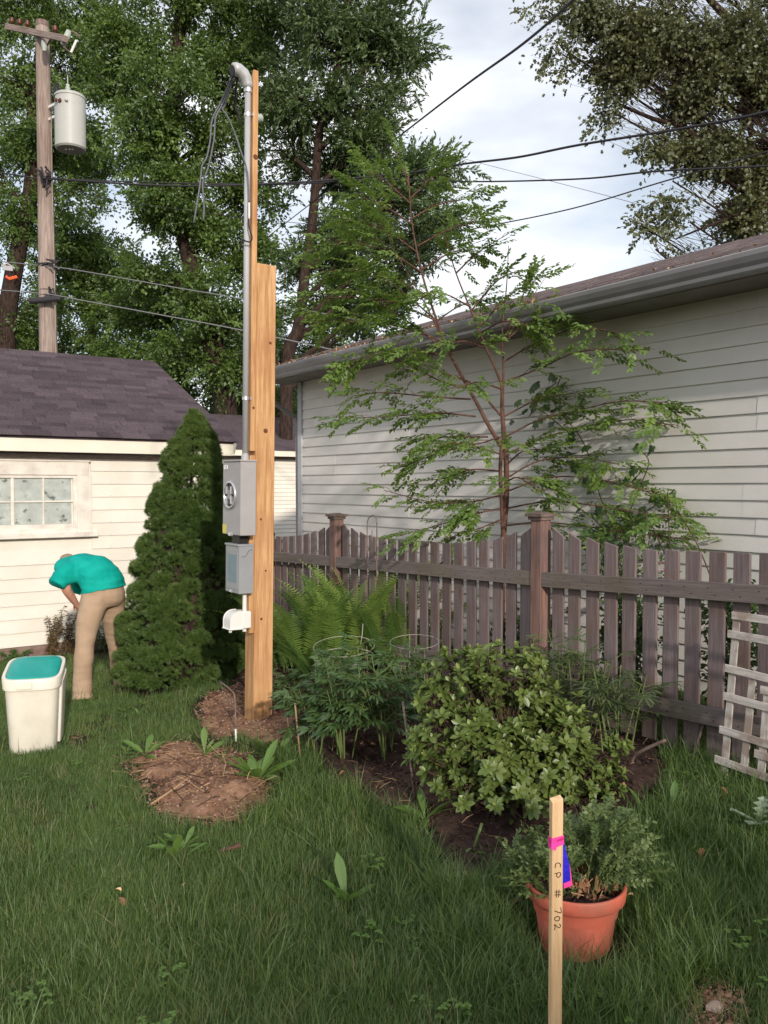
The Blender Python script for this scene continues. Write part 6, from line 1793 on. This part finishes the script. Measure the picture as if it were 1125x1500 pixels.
pe = thing('person', 'person in teal shirt and khaki trousers bending over beside the spruce, seen from behind', 'person', tuple(gat(128, 1022)))
pO = Vector(pe.location)
def J(px, py, Y): return at(px, py, Y) - pO
ax_ = (r3*.64 + f3*.77).normalized()             # from near side to far side of the body
fw_ = (f3*.64 - r3*.77).normalized()             # where the person faces
pel = J(153, 868, 7.20); mid_ = J(138, 840, 7.26); che = J(112, 834, 7.38); nek = J(99, 832, 7.46)
shN = J(96, 841, 7.12); shF = che + ax_*.16 + fw_*.03
hipN = J(138, 882, 7.10); hipF = J(167, 880, 7.30)
knN = J(125, 948, 7.02); anN = J(121, 1017, 7.0)
knF = J(169, 938, 7.42); anF = J(178, 1003, 7.56)
anN.z = max(anN.z, .08)
headc = J(97, 826, 7.56)
elN = J(96, 862, 7.10); wrN = J(111, 884, 7.22); elF = J(128, 872, 7.62); wrF = J(124, 905, 7.66)
def hand(V, E, w, wi, d, side):
    """palm and five fingers as thin chains growing from the wrist vertex"""
    d = d.normalized(); s = d.cross(Vector((0, 0, 1))).normalized(); n_ = s.cross(d)
    V.append((w + d*.05, .026)); pi_ = len(V)-1; E.append((wi, pi_))
    V.append((w + d*.085, .022)); pk = len(V)-1; E.append((pi_, pk))
    for k, ln in enumerate((.055, .068, .062, .048)):
        b = w + d*.095 + s*(k - 1.5)*.019
        V.append((b, .0085)); a = len(V)-1; E.append((pk, a))
        V.append((b + d*ln*.6 - n_*.006, .008)); b1 = len(V)-1; E.append((a, b1))
        V.append((b + d*ln - n_*.024, .0065)); E.append((b1, len(V)-1))
    b = w + d*.03 + s*(-.03*side)
    V.append((b, .010)); a = len(V)-1; E.append((pi_, a)); V.append((b + d*.035 - s*side*.022, .009)); c = len(V)-1; E.append((a, c)); V.append((b + d*.055 - s*side*.026 - n_*.012, .0075)); E.append((c, len(V)-1))
V = [(pel, .08), (mid_, .07), (che, .07), (nek, .05), (nek + fw_*.07, .055), (headc, .082), (headc + fw_*.055 + Vector((0, 0, -.055)), .066),
     (shN, .045), (elN, .045), (wrN, .030), (shF, .045), (elF, .042), (wrF, .030),
     (hipN, .06), (knN, .045), (anN, .035), (hipF, .06), (knF, .045), (anF, .035)]
E = [(0, 1), (1, 2), (2, 3), (3, 4), (4, 5), (5, 6), (2, 7), (7, 8), (8, 9), (2, 10), (10, 11), (11, 12), (0, 13), (13, 14), (14, 15), (0, 16), (16, 17), (17, 18)]
hand(V, E, wrN, 9, wrN - elN, 1); hand(V, E, wrF, 12, wrF - elF, -1)
obj('body', skin_mesh('body', V, E, M_skin), pe)
# face features (turned away and down) and ears
def blob(name, c, sx, sy, sz, m, parent, axis=None):
    bm = bmesh.new(); bmesh.ops.create_uvsphere(bm, u_segments=16, v_segments=10, radius=1.0)
    me = bpy.data.meshes.new(name); bm.to_mesh(me); bm.free(); me.materials.append(m)
    me.polygons.foreach_set('use_smooth', [True]*len(me.polygons))
    o = obj(name, me, parent); M = Matrix((fw_, ax_, Vector((0, 0, 1)))).transposed().to_4x4() @ Matrix.Diagonal((sx, sy, sz, 1)); M.translation = c; o.matrix_local = M; return o
fd = (fw_*.6 + Vector((0, 0, -.8))).normalized()   # direction the face looks
blob('nose', headc + fd*.112 + fw_*.0, .016, .013, .02, M_skin, pe)
for sd in (-1, 1):
    blob('ear', headc + ax_*sd*.085 + Vector((0, 0, -.01)), .026, .010, .032, M_skin, pe)
    blob('eye', headc + fd*.088 + ax_*sd*.03 + fw_*.032, .010, .012, .008, M_white, pe)
blob('mouth', headc + fd*.098 - fw_*.028, .006, .024, .006, M_shoe, pe)
V = [(headc - fd*.018 + fw_*.03, .080), (headc - fd*.035 - fw_*.005, .082), (headc - fd*.01 - fw_*.045, .070)]
obj('hair', skin_mesh('hair', V, [(0, 1), (1, 2)], M_hair, 2), pe)
# clothes: lofted along the limbs, fused into one cloth surface each
def cloth(name, tubes, m, vox=.013, wr=.0045, freq=9):
    mb = MB()
    for pts, side in tubes:
        C_ = [p for p, *_ in pts]; rings_ = []
        for i, (c, rx_, ry_) in enumerate(pts):
            t = (C_[min(i+1, len(C_)-1)] - C_[max(i-1, 0)]).normalized(); sd = (side - t*side.dot(t)).normalized(); n_ = t.cross(sd)
            rings_.append([c + sd*rx_*math.cos(2*PI*k/18) + n_*ry_*math.sin(2*PI*k/18) for k in range(18)])
        rings(mb, rings_)
    o = bpy.data.objects.new(name, mb.mesh(name)); C.objects.link(o)
    r_ = o.modifiers.new('r', 'REMESH'); r_.mode = 'VOXEL'; r_.voxel_size = vox
    s_ = o.modifiers.new('s', 'SMOOTH'); s_.factor = .6; s_.iterations = 5
    dg = bpy.context.evaluated_depsgraph_get(); dg.update()
    out = bpy.data.meshes.new_from_object(o.evaluated_get(dg)); bpy.data.objects.remove(o); out.name = name
    ns = [v.normal.copy() for v in out.vertices]
    for v, n_ in zip(out.vertices, ns): v.co += n_ * wr * (n3(v.co*1.0, freq) + .5*n3(Vector((v.co.x*.5, v.co.y*.5, v.co.z*1.6)), freq*2))
    out.materials.clear(); out.materials.append(m); out.polygons.foreach_set('use_smooth', [True]*len(out.polygons))
    return out
T3 = lambda px, py, Y, rx_, ry_=None: (J(px, py, Y), rx_, ry_ or rx_)
shirt_me = cloth('shirt', [
    ([T3(152, 864, 7.20, .205, .158), T3(151, 858, 7.20, .195, .150), T3(147, 846, 7.21, .188, .142), T3(137, 837, 7.25, .188, .140), T3(121, 833, 7.32, .195, .135), T3(106, 832, 7.39, .18, .12), T3(98, 833, 7.44, .11, .09)], ax_),
    ([T3(112, 836, 7.22, .10), T3(98, 841, 7.12, .098), T3(89, 848, 7.08, .090, .080), T3(82, 857, 7.05, .086, .072)], fw_),
    ([T3(118, 836, 7.50, .10), T3(118, 850, 7.60, .095), T3(118, 864, 7.64, .085)], fw_)], M_shirt, .011, .0065, 8)
obj('shirt', shirt_me, pe)
tr_me = cloth('trousers', [
    ([T3(152, 858, 7.20, .175, .132), T3(152, 868, 7.20, .188, .145), T3(151, 880, 7.2, .188, .150), T3(151, 888, 7.2, .15, .12)], ax_),
    ([T3(140, 876, 7.12, .118), T3(135, 890, 7.09, .112), T3(130, 908, 7.06, .098), T3(126, 930, 7.03, .083), T3(124, 948, 7.02, .077), T3(123, 958, 7.01, .081), T3(122, 975, 7.0, .077), T3(121, 995, 7.0, .077), T3(121, 1008, 7.0, .084), T3(121, 1017, 7.0, .078), T3(121, 1025, 6.99, .088)], ax_),
    ([T3(164, 876, 7.28, .118), T3(165, 892, 7.31, .106), T3(166, 908, 7.34, .094), T3(168, 930, 7.40, .080), T3(171, 950, 7.44, .075), T3(174, 972, 7.50, .073), T3(178, 992, 7.55, .076), T3(180, 1006, 7.58, .082)], ax_)], M_khaki, .011, .0028, 8)
obj('trousers', tr_me, pe)
# belt strip glimpsed under the shirt hem
for a_ in (anN, anF):
    V = [(a_ + Vector((0, 0, -.07)) - fw_*.05, .038), (a_ + Vector((0, 0, -.075)) + fw_*.05, .042), (a_ + Vector((0, 0, -.082)) + fw_*.14, .034)]
    obj('shoe', skin_mesh('shoe', V, [(0, 1), (1, 2)], M_shoe, 2), pe)

# ================================================================ GRASS and small litter (one object each: nobody could count it)
def tuft_mesh(name, m, n, h0, h1, R, w=.0032, bend=.6, seg=3):
    vs = []; fs = []
    for i in range(n):
        a = rnd(0, 6.3); b = rnd(0, 6.3); r = R*random.random()**.5; H = rnd(h0, h1); bn = rnd(.15, bend)*H; tw = rnd(-.8, .8)
        p0 = Vector((r*math.cos(a), r*math.sin(a), -.01)); dx, dy = math.cos(b), math.sin(b)
        o = len(vs)
        for s in range(seg+1):
            t = s/seg; ww = w*(1 - t**1.6)*.5*rnd(.9, 1.1) + .0001
            px_, py_ = -dy*math.cos(tw*t) + dx*math.sin(tw*t), dx*math.cos(tw*t) + dy*math.sin(tw*t)
            c = p0 + Vector((dx*bn*t*t, dy*bn*t*t, H*(t - .25*(bn/H)*t*t)))
            if s < seg: vs += [c - Vector((px_, py_, 0))*ww, c + Vector((px_, py_, 0))*ww]
            else: vs += [c]
        for s in range(seg-1): fs.append((o+2*s, o+2*s+1, o+2*s+3, o+2*s+2))
        fs.append((o+2*(seg-1), o+2*(seg-1)+1, o+2*seg))
    return MB().add(vs, fs).mesh(name, m)
def wedge_points(n, ymin, ymax, pw, margin=.25):
    """points on the lawn inside the view (with a margin), density falling with distance"""
    out = []
    while len(out) < n:
        k = n*3
        Y = ymin*(ymax/ymin)**(RNG.random(k)**pw); X = (RNG.random(k)*2 - 1)*(.45 + margin)*Y + 0
        w = X[:, None]*rgt[None] + Y[:, None]*fwd[None]
        ok = (w[:, 1] < WY - .03) & (w[:, 0] < 4.95)
        out += list(w[ok])
    return np.array(out[:n])
def jitter_mask(W, poly, j=.05):
    return in_poly(W[:, 0] + RNG.normal(0, j, len(W)), W[:, 1] + RNG.normal(0, j, len(W)), poly)
def clear_of(W, with_spots=True):
    soil_keep = RNG.random(len(W)) < .045
    bad = jitter_mask(W, BED, .035) | jitter_mask(W, PATCH, .06) | jitter_mask(W, MOUND, .075)
    bad &= ~(soil_keep & in_poly(W[:, 0], W[:, 1], MOUND))
    if with_spots: bad |= (jitter_mask(W, SPOT, .05) | jitter_mask(W, SPOT2, .06)) & (RNG.random(len(W)) < .93)
    bad |= np.hypot(W[:, 0]-pc.x+.03, W[:, 1]-pc.y+.05) < .20
    bad |= np.hypot(W[:, 0]-bc.x, W[:, 1]-bc.y) < .18
    bad |= (np.hypot(W[:, 0]-SX, W[:, 1]-SY) < .5)
    bad |= in_poly(W[:, 0], W[:, 1] + .03, SPOT2) & (RNG.random(len(W)) < .96) & with_spots
    bad |= (W[:, 0] > 2.9) & (W[:, 0] < 3.9) & (W[:, 1] > 4.7)
    return ~bad
P_gr = [proto('grass_tuft', tuft_mesh('grass_tuft', L_grass, 34, .028, .068, .045, w=.0030)) for _ in range(5)] + [proto('grass_tuft', tuft_mesh('grass_tuft', L_grass, 22, .04, .09, .05, bend=1.0))]
W = wedge_points(30000, 2.2, 13.0, .86)
W = W[clear_of(W)]
W = np.concatenate([W, np.stack([RNG.uniform(-3.6, 1.5, 5000), RNG.uniform(1.2, 9, 5000)], 1)]); W = W[clear_of(W)]
dens_n = np.array([n3(Vector((x, y, 0)), 2.2) for x, y in W])
S = .92 + .16*dens_n + RNG.uniform(-.18, .25, len(W)); S = np.clip(S, .5, 1.5)
S *= np.clip(.72 + .12*np.hypot(W @ rgt, W @ fwd)*0 + .28, .7, 1)
P = np.stack([W[:, 0], W[:, 1], g(W[:, 0], W[:, 1])], 1)
rotz = np.stack([RNG.normal(0, .12, len(W)), RNG.normal(0, .12, len(W)), RNG.uniform(0, 6.3, len(W))], 1)
gs = scatter('grass', P_gr, P, rotz, S)
# long unmown grass at fence foot, bed edge and round the pot
P_long = [proto('long_grass', tuft_mesh('long_grass', L_grass, 16, .10, .22, .05, w=.0042, bend=1.1, seg=4)) for _ in range(4)]
W = []
for k in range(900): W.append((rnd(3.0, 3.9), rnd(1.0, 4.6)))
for k in range(500): W.append((rnd(4.0, 4.9), rnd(.6, 8.4)))
for k in range(420): a = rnd(0, 6.3); r = rnd(.24, .5); W.append((pc.x + r*math.cos(a), pc.y + r*math.sin(a)))
bd = poly_px([(440, 1115), (470, 1150), (540, 1185), (610, 1225), (635, 1280), (665, 1315), (760, 1290), (960, 1200)])
for i in range(len(bd)-1):
    for k in range(34): t = random.random(); W.append((bd[i][0]*(1-t) + bd[i+1][0]*t + rnd(-.12, .05), bd[i][1]*(1-t) + bd[i+1][1]*t + rnd(-.16, .03)))
m1 = poly_px([(385, 1110), (425, 1140), (425, 1185), (350, 1215)])
for i in range(3):
    for k in range(30): t = random.random(); W.append((m1[i][0]*(1-t) + m1[i+1][0]*t + rnd(-.05, .08), m1[i][1]*(1-t) + m1[i+1][1]*t + rnd(-.08, .03)))
W += [tuple(w) for w in wedge_points(550, 2.4, 8, .9)]
W = np.array(W); bad = in_poly(W[:, 0], W[:, 1], BED) | (np.hypot(W[:, 0]-pc.x, W[:, 1]-pc.y) < .135) | in_poly(W[:, 0], W[:, 1], MOUND) | (np.hypot(W[:, 0]-bc.x, W[:, 1]-bc.y) < .28) | in_poly(W[:, 0], W[:, 1], SPOT2) | in_poly(W[:, 0], W[:, 1] + .12, SPOT2) | (np.hypot(W[:, 0]-SX, W[:, 1]-SY) < .55)| in_poly(W[:, 0], W[:, 1], PATCH)
W = W[~bad]
P = np.stack([W[:, 0], W[:, 1], g(W[:, 0], W[:, 1])], 1)
scatter('long_grass', P_long, P, np.stack([RNG.normal(0, .15, len(W)), RNG.normal(0, .15, len(W)), RNG.uniform(0, 6.3, len(W))], 1), RNG.uniform(.55, 1.05, len(W)))
# pale seed stalks and dry blades
P_dry = [proto('dry_blades', tuft_mesh('dry_blades', L_grassdry, 7, .05, .15, .05, w=.0028, bend=1.2)) for _ in range(3)]
W = wedge_points(3600, 2.3, 10, .9); W = W[clear_of(W, False)]
P = np.stack([W[:, 0], W[:, 1], g(W[:, 0], W[:, 1])], 1)
scatter('seed_stalks', P_dry, P, np.stack([RNG.normal(0, .2, len(W)), RNG.normal(0, .2, len(W)), RNG.uniform(0, 6.3, len(W))], 1), RNG.uniform(.6, 1.1, len(W)))
# clover-like ground cover leaves in the lawn
def clover():
    mb = MB()
    for i in range(9):
        p = Vector((rnd(-.04, .04), rnd(-.04, .04), rnd(.03, .06)))
        for k in range(3):
            a = 2.1*k + rnd(-.2, .2); place_geo(mb, *leaf_geo(.013, .012, fold=.2, bend=.2, shape=[0, .9, 1, .5]), frame(p, (math.cos(a), math.sin(a), .15)))
    return mb.mesh('clover', L_weed)
P_cl = [proto('clover', clover()) for _ in range(2)]
W = wedge_points(240, 2.3, 9, .9); W = W[clear_of(W)]; W = W[np.array([n3(Vector((x, y, 3)), 3.0) > .1 for x, y in W])]
P = np.stack([W[:, 0], W[:, 1], g(W[:, 0], W[:, 1])], 1)
scatter('clover', P_cl, P, np.stack([np.zeros(len(W)), np.zeros(len(W)), RNG.uniform(0, 6.3, len(W))], 1), RNG.uniform(.8, 1.3, len(W)))

# straw, twigs and crumbs on the soil
def straw(m, L, r): mb = MB(); mb.tube([(0, 0, 0), (L*.5, rnd(-.2, .2)*L, rnd(0, .08)*L), (L, rnd(-.2, .2)*L, 0)], r, 3, cap=False); return proto('straw', mb.mesh('straw', m))
P_st = [straw(M_straw, rnd(.05, .11), .0012) for _ in range(3)] + [straw(M_twig, rnd(.06, .14), .002), straw(M_dleaf, .05, .0016)]
def crumb(m, s):
    bm = bmesh.new(); bmesh.ops.create_icosphere(bm, subdivisions=1, radius=s)
    for v in bm.verts: v.co *= rnd(.65, 1.2); v.co.z *= .7
    me = bpy.data.meshes.new('crumb'); bm.to_mesh(me); bm.free(); me.materials.append(m); return proto('crumb', me)
P_cr = [crumb(M_dirt, .013), crumb(M_dirt, .008), crumb(M_dirt, .010), crumb(M_stone, .006)]
P_crb = [crumb(M_bed, .012), crumb(M_bed, .007), crumb(M_bed, .018)]
P_dl = [proto('dead_leaf', MB().add(*leaf_geo(.04, .024, fold=f_, bend=b_, shape=[0, .8, 1, .6, 0])).mesh('dead_leaf', M_dleaf)) for f_, b_ in ((.6, .7), (.9, .3))]
def in_patch(poly, n):
    Pn = np.array(poly); out = []
    lo, hi = Pn.min(0), Pn.max(0)
    while len(out) < n:
        w = RNG.uniform(lo, hi, (n*2, 2)); out += list(w[in_poly(w[:, 0], w[:, 1], poly)])
    return np.array(out[:n])
def mound_z(W, extra): return g(W[:, 0], W[:, 1]) + extra
def litter(name, protos, poly, n, h, smin, smax, tilt=.25):
    W = in_patch(poly, n)
    # rest on the modelled soil: look the height up
    src = {'m': MOUND, 'p': PATCH, 'b': BED}
    P = np.stack([W[:, 0], W[:, 1], soil_z(W, poly, h)], 1)
    return scatter(name, protos, P, np.stack([RNG.normal(0, tilt, n), RNG.normal(0, tilt, n), RNG.uniform(0, 6.3, n)], 1), RNG.uniform(smin, smax, n))
from mathutils.bvhtree import BVHTree
_soils = [BVHTree.FromPolygons([o.matrix_world @ v.co for v in o.data.vertices], [p.vertices for p in o.data.polygons]) for o in bpy.data.objects if o.name.startswith(('garden_bed_soil', 'dirt_', 'bare_spot'))]
def soil_z(W, poly, h):
    out = []
    for x, y in W:
        z = gv(x, y)
        for b in _soils:
            hit = b.ray_cast(Vector((x, y, 5)), Vector((0, 0, -1)))
            if hit[0] is not None: z = max(z, hit[0].z)
        out.append(z + .003)
    return np.array(out)
litter('straw', P_st, MOUND, 700, 0, .7, 1.6); litter('straw', P_st, PATCH, 160, 0, .6, 1.2); litter('straw', P_st, BED, 620, 0, .6, 1.3)
litter('crumbs', P_cr, MOUND, 1000, 0, .5, 1.5); litter('crumbs', P_cr, PATCH, 900, 0, .5, 1.5); litter('crumbs', P_crb, BED, 2600, 0, .4, 1.4)
litter('dead_leaves', P_dl, BED, 150, 0, .6, 1.2, .5); litter('dead_leaves', P_dl, MOUND, 30, 0, .5, 1.0, .5)
litter('straw', P_st, SPOT2, 130, 0, .4, .8); litter('crumbs', P_cr, SPOT2, 260, 0, .4, 1.0); litter('crumbs', P_cr, SPOT, 30, 0, .4, 1.0)
bt_ = gat(270, 1180)
P = [soil_z(np.array([(gat(a, b).x, gat(a, b).y)]), None, 0)[0] for a, b in ((222, 1180), (250, 1170), (300, 1150))]
mb = MB(); q = [gat(222, 1182), gat(255, 1168), gat(292, 1150)]
for k, p in enumerate(q): p.z = float(soil_z(np.array([(p.x, p.y)]), None, 0)[0]) + .012
for off in (0, .012, -.010): mb.tube([p - q[0] + Vector((off, off*.5, 0)) for p in q], [.004, .005, .003], 5)
o = obj('dry_branch', mb.mesh('dry_branch', M_straw)); o.location = q[0]; tag(o, 'dry straw coloured branch lying across the dirt mound', 'stick')
# stone in the bare spot, reddish chip in the lawn, stray leaves
sn = gat(1047, 1478); bm = bmesh.new(); bmesh.ops.create_icosphere(bm, subdivisions=2, radius=.024)
for v in bm.verts: v.co = Vector((v.co.x*1.3, v.co.y, v.co.z*.7)) * rnd(.85, 1.15)
me = bpy.data.meshes.new('stone'); bm.to_mesh(me); bm.free(); me.materials.append(M_stone); o = obj('stone', me); o.location = sn + Vector((0, 0, .004)); tag(o, 'pale pinkish stone on the bare spot at lower right', 'stone')
cp_ = gat(337, 1257); o = bev_ = obj('wood_chip', bev_box('wood_chip', .10, .022, .012, .003, M_bark2)); o.location = cp_ + Vector((0, 0, .045)); o.rotation_euler = (.1, -.2, .25 - YAW); tag(o, 'reddish wood chip lying in the lawn below the dirt mound', 'wood chip')
tl = [MB().add(*leaf_geo(.045, .03, fold=.5, bend=.5, shape=[0, .8, 1, .7, 0])).mesh('fallen_leaf', M_dleaf), MB().add(*leaf_geo(.035, .02, fold=.7, bend=.3, shape=[0, .8, 1, .6, 0])).mesh('fallen_leaf', M_tanleaf)]
for (px, py, k, lab) in ((1030, 1262, 0, 'curled orange brown leaf in the grass right of the pot'), (930, 1334, 1, 'tan leaf in the grass just right of the pot rim'), (750, 1347, 0, 'dull brown leaf in the grass left of the survey stake'), (1065, 1182, 0, 'brown leaf in the grass below the lattice'), (835, 1312, 1, None), (178, 1325, 1, 'pale dry leaf standing in the lower left lawn'), (272, 1313, 1, 'cream coloured fallen petal in the middle of the lawn'), (182, 1348, 0, 'brown leaf low in the left lawn'), (765, 1235, 1, 'crumpled tan leaf on the soil left of the survey stake')):
    if lab is None: continue
    q = gat(px, py); o = obj('fallen_leaf', tl[k]); o.matrix_world = frame(q + Vector((0, 0, .055)), rv(1) + Vector((0, 0, .3)), s=.9); tag(o, lab, 'leaf')
# leaf bits caught on the roof edge
P_tan = [proto('leaf_bit', MB().add(*leaf_geo(.06, .035, fold=f_, bend=.6, shape=[0, .8, 1, .7, 0])).mesh('leaf_bit', M_tanleaf)) for f_ in (.3, .7)]
P = []; D = []
for k in range(230):
    y = 8.9 - abs(random.gauss(0, 1))*2.3 if k < 200 else rnd(2.6, 8.8); s_ = random.random()**2*.5
    P.append((EXr + s_*math.cos(ar) + rnd(-.015, .02), y, EZr + s_*math.sin(ar) + .012)); D.append((rnd(-1, 1), rnd(-1, 1), rnd(-.2, .6)))
scatter('roof_litter', P_tan, P, euler_from_dir(D), [rnd(.4, 1.0) for _ in P])
# ================================================================ small details
# nail heads on the fence rails, joined per rail
nail_m = mat('rusty_nail', (0.05, 0.03, 0.025), rough=0.6)
mb = MB()
for i in range(len(posts)-1):
    a0, a1 = posts[i], posts[i+1]
    for dz in (0, -.632):
        for k in range(17):
            a = a0 + .12 + k*(a1-a0-.24)/16; zc = float(np.interp(a, [a0, a1], [rail_z(a0), rail_z(a1)])) + dz
            for q in (-.02, .02):
                mb.box((FX - .0402, a + q - .003, zc - .045 + q*.8 - .003), (FX - .0388, a + q + .003, zc - .045 + q*.8 + .003))
o = obj('nail_head', mb.mesh('nail_head', nail_m), fence); o['kind'] = 'stuff'
# nail heads on the cream siding
mb = MB()
for r in range(14):
    for k in range(16):
        x = -4.8 + k*.61
        if WX0 - .05 < x < WX1 + .05 and 5 < r < 15: continue
        mb.box((x - .003, WY - .0172, -.15 + r*.152 + .012), (x + .003, WY - .0155, -.15 + r*.152 + .018))
o = obj('nail_head', mb.mesh('nail_head', M_frieze), gl); o['kind'] = 'stuff'
